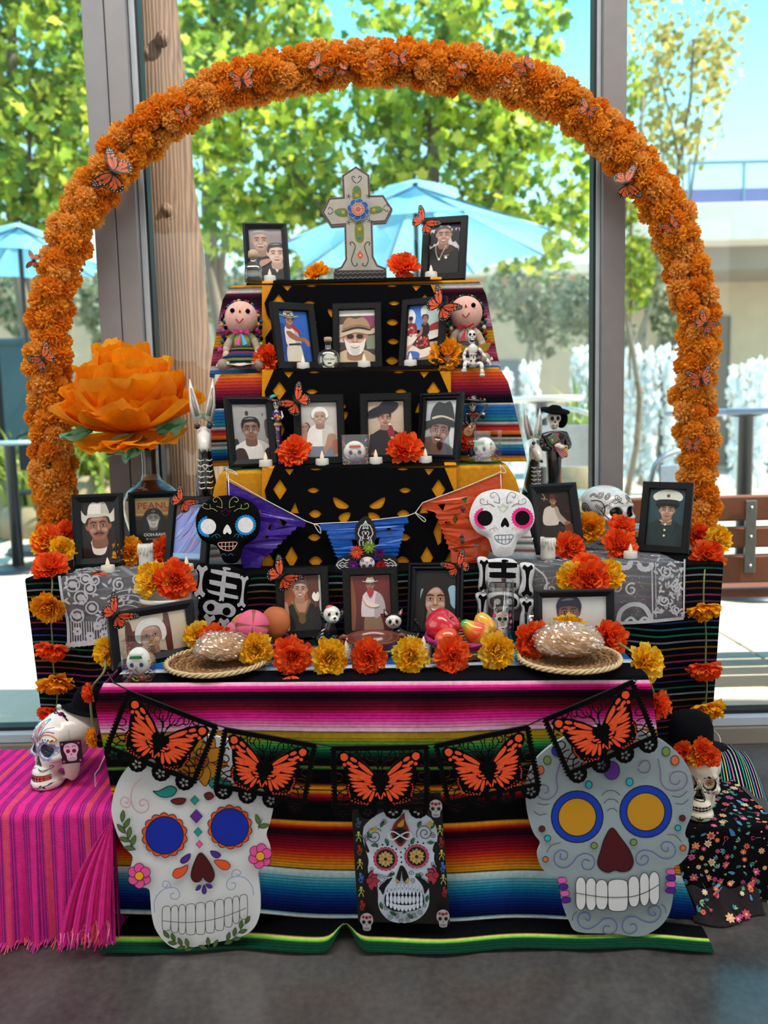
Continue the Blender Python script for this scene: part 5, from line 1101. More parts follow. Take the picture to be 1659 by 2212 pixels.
# painted cross
CY=2.47;pl=Pl(778,607,CY,T1z);k=CY/FPX
cr_o=[(769,362),(798,381),(800,425),(828,424),(848,454),(834,482),(805,484),(807,556),(816,574),(834,581),(834,589),(723,590),(723,583),(737,578),(746,562),(744,489),(715,491),(696,462),(711,430),(741,428),(739,382)]
t=thing('painted_cross','painted wooden cross with blue flower on a stepped foot at the top of the altar','cross',pl.M)
o_=pl.pts(cr_o);b=MB();b.slab(o_,-.013,.013,'#1d161b');b.build('cross_body',M_matte,t)
b=MB();b.lift=.0131;b.flat(inset(o_,.0062),'#4a101c');b.flat(inset(o_,.0118),'#a5a197')
w_=inset(o_,.0028);pts=[]
for p,q_ in zip(w_,w_[1:]+w_[:1]):
 n_=max(2,int((Vector(q_)-Vector(p)).length/.0018));dv=(Vector(q_)-Vector(p)).normalized()
 for i in range(n_):f=i/n_;o2=.0013*(1 if i%4 in (1,2) else -1);pts.append((p[0]+(q_[0]-p[0])*f-dv.y*o2,p[1]+(q_[1]-p[1])*f+dv.x*o2))
b.stroke(pts,.0006,'#b9aeb6',closed= True)
d=D(pl,b,CY)
for L_ in ([(752,0),(0,0)],): pass
OLV,TEA='#6f7426','#2f8a94'
d.blob([(762,412),(771,404),(780,412),(780,434),(771,440),(762,434)],OLV);d.blob([(722,460),(732,453),(748,454),(750,470),(732,470)],OLV);d.blob([(800,452),(818,448),(828,456),(818,463),(800,464)],OLV);d.blob([(768,486),(784,486),(786,520),(777,527),(768,518)],OLV)
for x,y in ((771,414),(732,462),(818,456),(777,514)):
 for i in range(8):d.line([(x,y),(x+5*cos(i*pi/4),y+5*sin(i*pi/4))],1.1,TEA)
for x,y in ((771,426),(742,462),(808,457),(777,498)):
 for i in range(6):d.line([(x,y),(x+5*cos(i*pi/3),y+5*sin(i*pi/3))],.8,'#c8b860')
for i in range(8):a=2*pi*i/8+.2;d.disc(774+15*cos(a),457+15*sin(a),9.5,'#8fa8c8',n=14);d.disc(774+15*cos(a),457+15*sin(a),8.4,'#154a94',n=14)
for i in range(24):a=2*pi*i/24;d.line([(774+13*cos(a),457+13*sin(a)),(774+20*cos(a),457+20*sin(a))],.8,'#5a86bc')
d.disc(774,457,14,'#d0a090');d.disc(774,457,12.8,'#a83a28')
for i in range(18):a=2*pi*i/18;d.line([(774+5*cos(a),457+5*sin(a)),(774+12*cos(a),457+12*sin(a))],1.1,'#e0c0a8')
d.disc(774,457,4,'#c05a40')
for sx in (-1,1):
 c0=771;d.line(crv([(c0+sx*1,402),(c0+sx*8,396),(c0+sx*10,389),(c0+sx*6,387),(c0+sx*4,391)],4, False),1.7,'#141210');c1=778
 d.line(crv([(c1+sx*19,535),(c1+sx*21,529),(c1+sx*15,528),(c1+sx*10,537),(c1+sx*14,552),(c1+sx*18,566),(c1+sx*13,578),(c1+sx*6,577),(c1+sx*7,572)],4, False),1.9,'#141210')
for x,y,s_ in ((711,455,1),(838,449,-1)):
 for v in (-1,1):d.line(crv([(x+s_*10,y+6+v*1),(x+s_*4,y+6+v*7),(x,y+6+v*6),(x+s_*1,y+6+v*3)],4, False),1.5,'#141210')
for x,y in ((754,430),(796,430),(754,486),(798,482)):
 for i in range(5):d.line([(x,y),(x+6*cos(i*1.2),y+6*sin(i*1.2))],1.4,'#232820')
for x,y in ((760,420),(785,418),(760,524),(796,520),(764,540),(793,540),(780,586)):
 for i in range(5):d.line([(x,y),(x+4*cos(i*1.25),y+4*sin(i*1.25))],.8,'#b0a050')
d.blob([(779,565),(773,557),(776,550),(779,547),(782,552),(785,557)],'#c8482a');d.disc(779,557,2.2,'#e8b090')
b.build('painted_ornament',M_matte,t)
b=MB();z0=pl.px(778,607)[1];x0,x1=pl.px(722,600)[0],pl.px(835,600)[0];h1=pl.px(778,588)[1]
b.box(((x0+x1)/2,0,h1*.5),(x1-x0,.05,h1),'#20191d',bev=.003);b.lift=.0256
for zz,am in ((h1*.35,.003),(h1*.78,.0018)):b.stroke([(x0+.003+(x1-x0-.006)*i/60,zz+am*sin(i*1.1)) for i in range(61)],.0009,'#a79ea4')
b.build('foot',M_matte,t)
# single marigolds on the altar
MS=[('a',686,594,2.47,27,T1z,(-.2,-.5,.8),'amber marigold left of the cross'),('o',872,592,2.47,34,T1z,(0,-.75,.65),'orange-red marigold right of the cross'),('o',581,776,2.315,31,T2z,(-.1,-1,.15),'orange-red marigold beside the left rag doll'),('a',965,769,2.315,36,T2z,(0,-.85,.5),'amber marigold beside the right rag doll'),('o',637,993,2.19,36,T3z,(0,-.8,.6),'orange-red marigold between the white shirt and tee shirt portraits'),('o',875,985,2.19,37,T3z,(0,-.8,.6),'orange-red marigold before the charro portrait'),('a',279,1190,2.22,34,TBz,(.1,-1,.2),'amber marigold right of the big cowboy hat portrait'),('o',362,1188,2.26,32,TBz,(0,-1,.3),'orange marigold wedged left of the violet picture'),('o',1229,1183,2.16,33,TBz,(.2,-.9,.4),'orange-red marigold right of the right pillar candle'),('a',1274,1140,2.30,34,TBz,(-.3,-.9,.2),'amber marigold leaning on the white ceramic skull'),('o',1342,1140,2.24,29,TBz,(.2,-.7,.7),'upper orange marigold before the white ceramic skull'),('o',1337,1178,2.17,36,TBz,(0,-.8,.5),'lower orange marigold before the white ceramic skull'),('o',1003,958,2.26,24,T3z,(.3,-.6,.6),'orange marigold half hidden behind the boxed skull on the third step')]
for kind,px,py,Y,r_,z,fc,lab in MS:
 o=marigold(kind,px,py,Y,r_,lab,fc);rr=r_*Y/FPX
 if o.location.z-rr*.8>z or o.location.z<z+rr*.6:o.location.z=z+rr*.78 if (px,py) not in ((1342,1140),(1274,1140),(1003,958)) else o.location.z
 # boxed sugar skulls
def boxed_skull(px,py,Y,z,w,h,yaw,label,seed,cols):
 q=P(px,py,Y);t=thing('boxed_sugar_skull',label,'sugar skull',T(q.x,Y,z)@RZ(yaw));dd=w*.9;r=random.Random(seed)
 b=MB();b.box((0,0,h/2),(w,dd,h),'#fff',bev=.0015);b.build('clear_box',M_clear,t)
 s=MB(T(0,0,h*.40));
 def sk(u,v):
  a=2*pi*u;th=pi*v;d_=Vector((sin(th)*cos(a),sin(th)*sin(a),cos(th)));k=1.0
  if d_.z<0:k*=1-.22*abs(d_.z)
  fr=max(0,-d_.y)
  for e_ in (-1,1):k-=.16*math.exp(-((d_.x-e_*.38)**2+(d_.z-.0)**2)/.03)*(d_.y<0)
  return Vector((d_.x*w*.43*k,d_.y*dd*.42*k,d_.z*h*.38*k))
 s.grid(sk,36,24,'#e4e4de');s.build('sugar_skull',M_matte,t)
 b=MB(T(0,-dd*.42*.86,h*.40))
 for e_ in (-1,1):b.flat(circ(e_*w*.16,0,w*.085),cols[0]);b.flat(circ(e_*w*.16,0,w*.05),cols[1])
 b.M=T(0,-dd*.42,h*.40);b.flat([(-w*.04,-h*.08),(w*.04,-h*.08),(0,-h*.01)],cols[2]);b.flat([(-w*.24,h*.16),(w*.24,h*.16),(w*.2,h*.24),(-w*.2,h*.24)],cols[3]);b.stroke([(-w*.26+w*.52*i/16,h*.25+h*.03*(i%2)) for i in range(17)],w*.05,'#f4f2ee')
 for i in range(6):x=-w*.3+w*.6*r.random();z_=-h*.26+h*.16*r.random();b.stroke([(x,z_),(x+w*.1*r.gauss(0,1),z_+h*.08*r.gauss(0,1)),(x+w*.12*r.gauss(0,1),z_+h*.1*r.gauss(0,1))],w*.025,r.choice(cols))
 b.build('icing',M_matte,t)
 b=MB()
 for i in range(90):
  x,y,z_=w*.44*r.uniform(-1,1),dd*.44*r.uniform(-1,1),h*.02+h*.26*r.random()**1.6
  if r.random()<.35:x=w*.45*r.choice((-1,1));z_=h*.85*r.random()
  a=r.random()*6.28;l=w*.16;pt=[(x,y,z_),(x+l*.4*cos(a),y+l*.2*sin(a),z_+l*.2*r.gauss(0,1)),(x+l*cos(a+.6)*.7,y+l*.2,z_+l*.25*r.gauss(0,1))]
  pt=[(max(-w*.47,min(w*.47,p[0])),max(-dd*.47,min(dd*.47,p[1])),max(.001,p[2])) for p in pt]
  b.tube(pt,w*.02,r.choice(cols[2:]),4)
 b.build('paper_shred',M_matte,t,kind='stuff')
CONF=['#4a2a8a','#2a1a4a','#c05ab0','#d8382a','#e8963a','#7a3ab0','#f0ece6','#5a9a5a']
boxed_skull(767,1000,2.19,T3z,.074,.086,4,'small sugar skull in a clear box before the charro portrait',1,CONF)
boxed_skull(1047,996,2.20,T3z,.076,.088,-38,'sugar skull in a shiny clear box at the right end of the third step',2,['#3a6a8a','#1a2a4a','#d86a3a','#7fc0a0','#e6a0c0','#6a4ab0','#f0b860','#9ad0e0'])
boxed_skull(303,1478,1.675,TFz,.062,.092,3,'sugar skull in a clear box at the left end of the low table',3,['#4a3a8a','#1a1a4a','#d87a2a','#1f7a4a','#e05a9a','#d8c85a','#4aa0b0','#c0402a'])
def skin(nodes_,edges,sub=1):
 """one continuous surface grown over joints: nodes (x,y,z,r)"""
 me=bpy.data.meshes.new('sk');me.from_pydata([n[:3] for n in nodes_],edges,[]);o=bpy.data.objects.new('sk',me);COL.objects.link(o)
 md=o.modifiers.new('s','SKIN');
 if not me.skin_vertices: pass
 for i,n in enumerate(nodes_):sv=me.skin_vertices[0].data[i];r=n[3];sv.radius=r if hasattr(r,'__len__') else (r,r);sv.use_root=(i==0)
 md.use_smooth_shade= True;ss=o.modifiers.new('u','SUBSURF');ss.levels=sub
 m2=bpy.data.meshes.new_from_object(o.evaluated_get(bpy.context.evaluated_depsgraph_get()))
 vs=[tuple(v.co) for v in m2.vertices];fs=[tuple(f.vertices) for f in m2.polygons]
 bpy.data.objects.remove(o);bpy.data.meshes.remove(me);bpy.data.meshes.remove(m2); return vs,fs
def put_skin(b,nodes_,edges,col,sub=1):
 vs,fs=skin(nodes_,edges,sub);b.put(vs,fs,col if not callable(col) else [col(Vector(vs[f[0]])) for f in fs], True); return b
def chain(n): return [(i,i+1) for i in range(n-1)]
# ceramic skulls
from mathutils.bvhtree import BVHTree
def skull_surface():
 """ceramic skull, two units high, facing -y: merged masses, remeshed, with sockets and nose pressed in"""
 b=MB()
 for c,r_ in (((0,.2,1.38),(.74,.95,.62)),((0,-.35,1.40),(.60,.50,.46)),((0,-.42,1.14),(.62,.46,.34)),((0,-.52,.80),(.46,.36,.50)),((0,-.68,.42),(.38,.34,.26)),((0,-.62,.14),(.46,.46,.25)),((0,.1,.85),(.50,.60,.42))):b.ell(c,r_,'#fff',32,20)
 for e_ in (-1,1):
  for c,r_ in (((e_*.28,-.66,1.34),(.26,.17,.11)),((e_*.44,-.56,.92),(.20,.26,.16)),((e_*.42,-.10,.46),(.13,.26,.46))):b.ell(c,r_,'#fff',24,14)
 me=bpy.data.meshes.new('skull');me.from_pydata(b.V,[],b.F);o=bpy.data.objects.new('skull',me);COL.objects.link(o)
 md=o.modifiers.new('r','REMESH');md.mode='VOXEL';md.voxel_size=.042;sm=o.modifiers.new('s','SMOOTH');sm.iterations=9;sm.factor=.5;ss=o.modifiers.new('u','SUBSURF');ss.levels=1
 m2=bpy.data.meshes.new_from_object(o.evaluated_get(bpy.context.evaluated_depsgraph_get()));vs=[Vector(v.co) for v in m2.vertices];fs=[tuple(f.vertices) for f in m2.polygons]
 bpy.data.objects.remove(o);bpy.data.meshes.remove(me);bpy.data.meshes.remove(m2)
 for v in vs:
  if v.y<0:
   for e_ in (-1,1):
    dx,dz=(v.x-e_*.29)/.215,(v.z-1.12)/.205;q_=1-dx*dx-dz*dz
    if q_>0:v.y+=.17*min(1,q_*2.2)
   if .66<v.z<1.0 and v.y<-.5:
    w=.15*(1-(v.z-.66)/.36);
    if abs(v.x)<w:v.y+=.15*min(1,(w-abs(v.x))/.05)*min(1,(v.z-.66)/.05)
  v.z=max(v.z,0)
 return vs,fs
SKV,SKF=skull_surface();SKT=BVHTree.FromPolygons(SKV,SKF)
class Skull:
 def __init__(s,name,label,M,size,base,socket,nose):
  s.t=thing(name,label,'ceramic skull',M);s.M=SC(size);s.b=MB(s.M);b=MB(s.M)
  def cf(f):
   c=(SKV[f[0]]+SKV[f[1]]+SKV[f[2]])/3
   if c.y<-.3:
    for e_ in (-1,1):
     if ((c.x-e_*.29)/.20)**2+((c.z-1.12)/.19)**2<1: return socket
    if .66<c.z<.98 and abs(c.x)<.14*(1-(c.z-.66)/.36): return nose
   return base
  b.put(SKV,SKF,[cf(f) for f in SKF], True);b.build('skull_body',M_gloss,s.t)
 def hit(s,x,z,o=.006,frm=0):
  a=radians(frm);d=Vector((-sin(a),cos(a),0));org=Vector((x*cos(a),x*sin(a),z))-d*3
  loc,n,i,ds=SKT.ray_cast(org,d); return (loc+n*o) if loc else org+d*3
 def line(s,pts,w,col,n=5,frm=0):s.b.tube([s.hit(*p,.004,frm) for p in (crv(pts,n, False) if len(pts)>2 else pts)],w,col,5)
 def patch(s,outline,col,n=3,frm=0,o=.006):
  L_=crv(outline,n);m=len(L_);c=(sum(p[0] for p in L_)/m,sum(p[1] for p in L_)/m)
  vs=[s.hit(*c,o,frm)]+[s.hit((p[0]+c[0])/2,(p[1]+c[1])/2,o,frm) for p in L_]+[s.hit(*p,o,frm) for p in L_]
  s.b.put(vs,[(0,1+i,1+(i+1)%m) for i in range(m)]+[(1+i,1+m+i,1+m+(i+1)%m,1+(i+1)%m) for i in range(m)],col, True)
 def ring(s,x,z,r0,r1,col,k=0,amp=0,n=72):
  vs=[]
  for i in range(n):
   a=2*pi*i/n
   for r_ in (r0,(r0+r1)/2,r1*(1+amp*abs(sin(a*k/2)))):vs.append(s.hit(x+r_*cos(a),z+r_*sin(a),.007))
  s.b.put(vs,[(3*i+j,3*i+j+1,3*((i+1)%n)+j+1,3*((i+1)%n)+j) for i in range(n) for j in (0,1)],col, True)
 def teeth(s,w,zc,h,n,col,line_,arc=.04):
  for i in range(n):
   x0,x1=-w+2*w*i/n+.008,-w+2*w*(i+1)/n-.008
   for sg in (-1,1):
    up_=arc*((x0+x1)/2/w)**2;z0,z1=zc+up_+sg*.008,zc+up_+sg*h*(1-.25*abs((x0+x1)/2/w))
    s.patch([(x0,z0),((x0+x1)/2,z0),(x1,z0),(x1,z0+(z1-z0)*.7),((x0+x1)/2,z1),(x0,z0+(z1-z0)*.7)],col,2)
  for sg in (-1,0,1):s.line([(-w+2*w*i/12,zc+arc*((-1+i/6))**2+sg*h*(1-.25*abs(-1+i/6))) for i in range(13)],.011,line_,2)
  for i in range(n+1):x=-w+2*w*i/n;s.line([(x,zc+arc*(x/w)**2-h*(1-.25*abs(x/w))),(x,zc+arc*(x/w)**2+h*(1-.25*abs(x/w)))],.010,line_)
 def done(s):s.b.build('painted_lines',M_gloss,s.t,kind='stuff')
def leafp(x,z,L_,w,a): return petalp(x,z,L_,w,a,4)
q=P(140,1700,1.77);sz=.0835
sk=Skull('painted_skull','white painted ceramic skull with red teeth and a black hat on the pink cloth',T(q.x,1.79,ZB1+.002)@RZ(-34),sz,'#e2dcd6','#34465a','#3a4652')
for e_ in (-1,1):
 sk.ring(e_*.29,1.12,.19,.26,'#7c93c4',12,.14);sk.ring(e_*.29,1.12,.18,.20,'#4a3a5a')
 for i in range(12):a=2*pi*(i+.5)/12;sk.patch(circ(e_*.29+.235*cos(a),1.12+.235*sin(a),.019,n=6),'#b0506a',1)
 sk.line([(e_*.04,1.44),(e_*.10,1.62),(e_*.08,1.78),(e_*.02,1.86)],.016,'#7a9ac0');sk.line([(e_*.06,1.40),(e_*.22,1.56),(e_*.42,1.54),(e_*.52,1.42),(e_*.46,1.37),(e_*.41,1.42)],.018,'#d88a4a');sk.line([(e_*.08,1.46),(e_*.24,1.63),(e_*.44,1.60)],.014,'#7a6ab0');sk.line([(e_*.10,1.52),(e_*.22,1.70),(e_*.36,1.72)],.012,'#8fa8c8')
 for k in range(5):sk.patch(circ(e_*(.12+.085*k),1.42+.02*k-.012*k*k*.5,.016+.004*k,n=8),'#26323c',1)
 sk.line([(e_*.06,.60),(e_*.20,.56),(e_*.34,.60),(e_*.40,.66),(e_*.36,.69),(e_*.33,.65)],.011,'#3a3a3a');sk.line([(e_*.10,.58),(e_*.22,.53),(e_*.30,.56)],.009,'#5a5a5a')
 sk.line([(e_*.04,.10),(e_*.20,.11),(e_*.38,.18)],.012,'#2f3a34')
 for k in range(4):sk.patch(leafp(e_*(.12+.08*k),.11+.018*k,.085,.020,(90-e_*50) if k%2 else (-90+e_*40)),'#26322c',2)
sk.line([(0,1.34),(0,1.56),(0,1.74)],.022,'#c86a4a');sk.line([(0,1.56),(.05,1.68),(0,1.80),(-.05,1.68),(0,1.56)],.012,'#d87a8a');sk.line(spiral(-.10,.12,.01,.05,1,1.4,10),.009,'#5a6a7a',2)
sk.teeth(.36,.34,.085,8,'#e8543c','#3a1a14');sk.done()
h=MB(T(.020,.046,.150)@RZ(10)@RY(10)@RX(-14)@SC(.78));h.lathe([(0,.004),(.062,.002),(.070,.006),(.064,.010),(.046,.011),(.046,.016),(.044,.05),(.039,.070),(.024,.080),(0,.081)],'#0e0e12',30,wob= lambda a,i:1+.05*sin(2*a+1)+(.05*sin(a*3) if i>6 else 0));h.build('felt_hat',M_felt,sk.t)
b=MB(T(.010,-.012,.160)@RX(10));b.ell((0,0,0),(.009,.007,.007),'#7a1a5a',10,7);b.ell((0,-.002,-.010),(.006,.005,.006),'#a02a70',8,6)
for e_ in (-1,1):
 for k in range(4):b.tube([(0,0,0),(e_*(.014+.004*k),-.004,.010-.006*k),(e_*(.024+.003*k),-.003,.002-.011*k)],.0013,'#4a1438',5)
b.build('spider',M_felt,sk.t);MB(T(-.018,.002,.168)).ell((0,0,0),(.011,.006,.010),'#b8c4b8',6,4).build('glass_gem',M_metal,sk.t)
b=MB(T(.069,-.030,.088)@RZ(38)@RY(-3));b.slab([(-.024,-.027),(.024,-.027),(.024,.027),(-.024,.027)],-.0012,.0012,'#2a0a24');b.lift=.0013
b.flat(crv([(0,.022),(.013,.018),(.017,.006),(.012,-.006),(.009,-.020),(-.009,-.020),(-.012,-.006),(-.017,.006),(-.013,.018)],4),'#f0b8d8')
for e_ in (-1,1):b.flat(circ(e_*.007,.003,.0048),'#7a1a2a');b.stroke(crv([(e_*.003,.012),(e_*.008,.016),(e_*.012,.012)],4, False),.0012,'#3a1030');b.flat(circ(e_*.019,.021,.003,n=8),'#b0507a');b.flat(circ(e_*.019,-.021,.003,n=8),'#b0507a')
b.flat([(-.002,-.006),(.002,-.006),(0,-.002)],'#2a0a20');b.flat([(-.008,-.010),(.008,-.010),(.007,-.018),(-.007,-.018)],'#fbe6f2')
for k in range(6):x=-.0065+.0026*k;b.stroke([(x,-.010),(x,-.018)],.0006,'#3a1030')
b.stroke([(-.008,-.014),(.008,-.014)],.0006,'#3a1030');b.stroke([(0,.027),(.001,.055)],.0008,'#1a1a1a');b.build('hang_tag',M_print,sk.t)
q=P(1503,1770,1.80)
s2=Skull('painted_skull','cream painted ceramic skull with black teeth and a flowered black hat on floral cloth',T(q.x+.006,1.815,ZB2+.002)@RZ(-16),.078,'#ded6c6','#e2dac8','#171412')
for e_ in (-1,1):
 s2.ring(e_*.29,1.12,.175,.235,'#121212',13,.20)
 for i in range(6):a=radians(i*60+10);s2.patch(circ(e_*.29+.075*cos(a),1.12+.075*sin(a),.04,n=8),'#c07a26',1)
 s2.patch(circ(e_*.29,1.12,.036,n=8),'#5a2a14',1);s2.line([(e_*.04,.10),(e_*.16,.16),(e_*.30,.14),(e_*.34,.09)],.013,'#23241f');s2.patch(leafp(e_*.02,.06,.13,.03,90-e_*35),'#3a4a2a',2)
s2.patch(leafp(0,.05,.15,.03,90),'#2f4a2a',2);s2.line([(-.16,.66),(0,1.02),(.16,.66),(0,.62),(-.16,.66)],.018,'#16130f',3);s2.teeth(.34,.40,.085,7,'#17171a','#cfc6b4');s2.done()
h=MB(T(-.012,.020,.146)@RZ(-10)@RY(-4)@RX(-8));h.lathe([(0,.004),(.066,-.002),(.080,.002),(.078,.006),(.050,.010),(.050,.016),(.049,.05),(.042,.078),(.024,.088),(0,.089)],'#0e0e12',30,wob= lambda a,i:1+.07*sin(2*a+2)+(.05*sin(a*3+1) if i>5 else .03*sin(5*a)));h.build('felt_hat',M_felt,s2.t)
for i,(x,y,z,k) in enumerate(((-.034,-.050,.160,'o'),(-.008,-.060,.156,'m'),(.022,-.058,.158,'o'),(.004,-.058,.174,'o'))):mg(k,(x,y,z),.025,(.2*(i-1),-1,.4),s2.t,'hat_flower')
q=P(1306,1172,2.42)
s3=Skull('painted_skull','white ceramic skull with black line drawings on the lace, among marigolds',T(q.x+.004,2.40,TBz+.004)@RZ(24),.090,'#d5d6d6','#0d0d0f','#0d0d0f')
K3='#141416'
for e_ in (-1,1):s3.line(spiral(e_*.20,1.62,.01,.12,0,2,18),.014,K3,2);s3.line([(e_*.06,1.42),(e_*.2,1.48),(e_*.4,1.42)],.012,K3);s3.line([(e_*.52,1.4),(e_*.6,1.2),(e_*.56,.9),(e_*.42,.7)],.018,K3)
for k in range(6):s3.line([(-.15+.06*k,.26),(-.15+.06*k,.46)],.012,K3)
s3.line([(-.2,.36),(0,.35),(.2,.36)],.012,K3)
F3=-62
s3.line(spiral(-.62,1.20,.02,.26,0,3,34),.018,K3,2,F3);s3.line(spiral(-.05,1.70,.02,.12,1,2,20),.014,K3,2,F3);s3.line(spiral(.22,1.66,.02,.11,2,2,20),.014,K3,2,F3)
for r0 in (.10,.15):s3.line([(-.30+r0*cos(radians(a)),1.60+r0*.9*sin(radians(a))) for a in range(10,180,20)],.014,K3,3,F3)
s3.line([(-.36,1.5),(-.1,1.52),(.1,1.44),(.2,1.2),(.1,.95)],.018,K3,5,F3);s3.line([(-.3,.95),(-.1,1.06),(.12,1.0)],.016,K3,5,F3)
for k in range(7):s3.line([(-.2+.05*k,1.30-.03*k),(-.12+.05*k,1.40-.03*k)],.012,K3,3,F3)
for k in range(6):s3.line([(.30+.03*k,1.42+.03*k),(.40+.03*k,1.36+.04*k)],.011,K3,3,F3)
s3.done()
# rag dolls
def ragdoll(px,py,Y,z,k,yaw,label,braid,ribbon,shirt,skirt,tilt):
 q=P(px,py,Y);t=thing('rag_doll',label,'doll',T(q.x,Y,z)@RZ(yaw)@SC(k), None)
 b=MB(T(0,0,.118)@RY(tilt));b.ell((0,0,0),(.037,.031,.037),'#dcaea2',22,14);b.build('head',M_felt,t)
 f=MB(T(0,0,.118)@RY(tilt))
 for e_ in (-1,1):f.ell((e_*.0165,-.0275,.012),(.0052,.0025,.0052),'#0c0a0a',12,7)
 f.put([(-.003,-.0312,.008),(.003,-.0312,.008),(0,-.0315,.0155)],[(0,1,2)],'#a01a24');f.tube([(-.0085,-.0300,-.006),(-.001,-.0312,-.0145),(.0075,-.0302,-.004)],.0011,'#98141c',6);f.build('stitched_face',M_felt,t)
 h=MB(T(0,.004,.118)@RY(tilt))
 for i in range(34):
  a=pi*(i/33)*1.16-pi*.08;o_=.0035*(1 if i%2 else -1)
  h.ell((.0372*cos(a),-.004+o_*.6,.0378*sin(a)),(.0040,.0040,.0040),braid[i%len(braid)],8,6)
 h.ell((0,.010,.004),(.038,.028,.037),'#15110f',16,10);h.build('braided_hair',M_felt,t)
 for e_ in (-1,1):
  g=MB();top=Vector((e_*.038,-.002,.116))
  for i in range(11):g.ell((top.x+e_*.002*sin(i)+.003*(1 if i%2 else -1),top.y-.002*i*.3,top.z-.0062*i),(.0046,.0046,.0050),braid[(i+2)%len(braid)],8,6)
  g.build('side_braid',M_felt,t);r_=MB();c=Vector((top.x,top.y-.006,top.z-.066))
  for s_ in (-1,1):
   r_.put([c,c+Vector((s_*.014,-.004,.009)),c+Vector((s_*.016,-.003,-.004))],[(0,1,2)],ribbon[0], False);r_.put([c+Vector((0,-.001,0)),c+Vector((s_*.006,-.002,-.034)),c+Vector((s_*.014,-.002,-.030))],[(0,1,2)],ribbon[1 if s_>0 else 0], False)
  r_.build('ribbon_bow',M_matte,t)
 b=MB();b.lathe([(.016,.052),(.022,.056),(.020,.072),(.011,.086),(.009,.092),(0,.093)],shirt,16);b.build('blouse',M_felt,t)
 for e_ in (-1,1):
  a=MB();a.tube([(e_*.014,0,.082),(e_*.026,-.006,.070),(e_*.034,-.012,.052),(e_*.034,-.018,.040)],[.0085,.0085,.008,.007],[mul(shirt,.8),'#a89484','#bba999'],10);a.ell((e_*.034,-.020,.036),(.0085,.0085,.010),'#c4b2a2',10,7);a.build('arm',M_felt,t)
 c=MB(T(0,-.007,.086));
 for s_ in (-1,1):c.put([(0,-.010,0),(s_*.016,-.014,.008),(s_*.018,-.012,-.006)],[(0,1,2)],ribbon[0]);c.put([(0,-.012,0),(s_*.004,-.020,-.030),(s_*.013,-.018,-.026)],[(0,1,2)],ribbon[2] if s_>0 else ribbon[0])
 c.ell((0,-.012,0),(.004,.003,.004),ribbon[0],8,6);c.build('neck_bow',M_matte,t)
 def sk_(u,v):
  a=2*pi*u;r_=.018+.030*v+.003*sin(a*9)*v; return (r_*1.15*cos(a),-.012*v+r_*.95*sin(a),.056-.040*v**1.2)
 s_=MB();s_.grid(sk_,60,8, lambda u,v:skirt[int(v*8)%len(skirt)] if len(skirt)>3 else skirt[int(u*60)%len(skirt)]);s_.build('skirt',M_felt,t)
 l_=MB();l_.grid( lambda u,v:((.049+.002*v)*1.15*cos(2*pi*u),-.012+(.047+.003*v)*.95*sin(2*pi*u),.0175-.006*v+.002*sin(40*u)),60,2,'#cfc4bc');l_.build('lace_hem',M_felt,t)
 for e_ in (-1,1):
  g=MB();g.tube([(e_*.020,-.02,.020),(e_*.030,-.036,.014),(e_*.038,-.046,.012)],[.009,.0095,.010],'#a08f82',10);g.ell((e_*.040,-.050,.013),(.011,.012,.013),'#9a897d',10,7);g.build('leg',M_felt,t)
MC=['#8a2048','#1f2a6a','#14101a','#1a5a6a','#b0a44a','#14101a','#a84a72'];GC=['#174a2a','#c8c4bc','#14301c','#7a1a22','#141414','#174a2a']
ragdoll(526,795,2.362,T2z,1.36,4,'rag doll with multicolour braids and pink and blue bows, left on the second step',MC,('#d03a8a','#c0307a','#3fa8d8'),'#8a9060',['#1f1f3a','#5f703f','#14141e','#6a2a56','#1f3f56'],3)
ragdoll(1008,790,2.365,T2z,1.36,-6,'rag doll with green, white and red braids, right on the second step',GC,('#b01a2c','#8a1424','#1f6a3a'),'#cbb9ae',['#a02030','#4a3a6a','#1f4a2a','#b02a3a','#d8d0c8'],-2)
# little jointed skeleton with gold wings
pl=Pl(1030,794,2.29,T2z,6);k=2.29/FPX;t=thing('skeleton_puppet','small white jointed skeleton with gold wings sitting on the edge of the second step','skeleton figure',T(pl.O))
def pv(x,y,d=0):p=pl.M@Vector((pl.px(x,y)[0],-d,pl.px(x,y)[1])); return p-pl.O
WHT='#d8d6d0'
b=MB();b.ell(pv(1018,727,.012),(9*k,8*k,12*k),WHT,16,10);b.ell(pv(1018,738,.014),(7*k,6*k,8*k),WHT,12,8);b.build('head',M_gloss,t)
f=MB();
for x in (1014,1022.5):f.ell(pv(x,726,.022),(3*k,1.5*k,3*k),'#141214',10,6)
f.put([pv(1016.5,732,.0245),pv(1020,732,.0245),pv(1018.3,729,.0245)],[(0,1,2)],'#141214');f.put([pv(1012.5,735,.024),pv(1024,735,.024),pv(1024,741,.0225),pv(1018,743,.0225),pv(1012.5,741,.0225)],[(0,1,2,3,4)],'#141214');f.put([pv(1014.5,736.5,.0252),pv(1022.5,736.5,.0252),pv(1022,738.5,.0252),pv(1015,738.5,.0252)],[(0,1,2,3)],'#e8e4dc');f.build('painted_face',M_matte,t)
b=MB();b.lathe([(7*k,0),(10*k,8*k),(6.5*k,20*k),(9.5*k,34*k),(11*k,42*k),(5*k,48*k),(2*k,52*k)],WHT,16,c=pv(1021,795,.008));b.build('torso',M_gloss,t)
f=MB()
for i in range(4):
 for e_ in (-1,1):f.tube([pv(1021+e_*2.5,752+6*i,.024),pv(1021+e_*7,753+6*i,.019)],1.1*k,'#6a2030',5)
f.tube([pv(1021,750,.0245),pv(1021,778,.020)],.9*k,'#1a1414',5)
for x in (1017,1026):f.ell(pv(x,783,.019),(3.2*k,1.5*k,3.2*k),'#141214',8,6)
f.build('painted_ribs',M_matte,t)
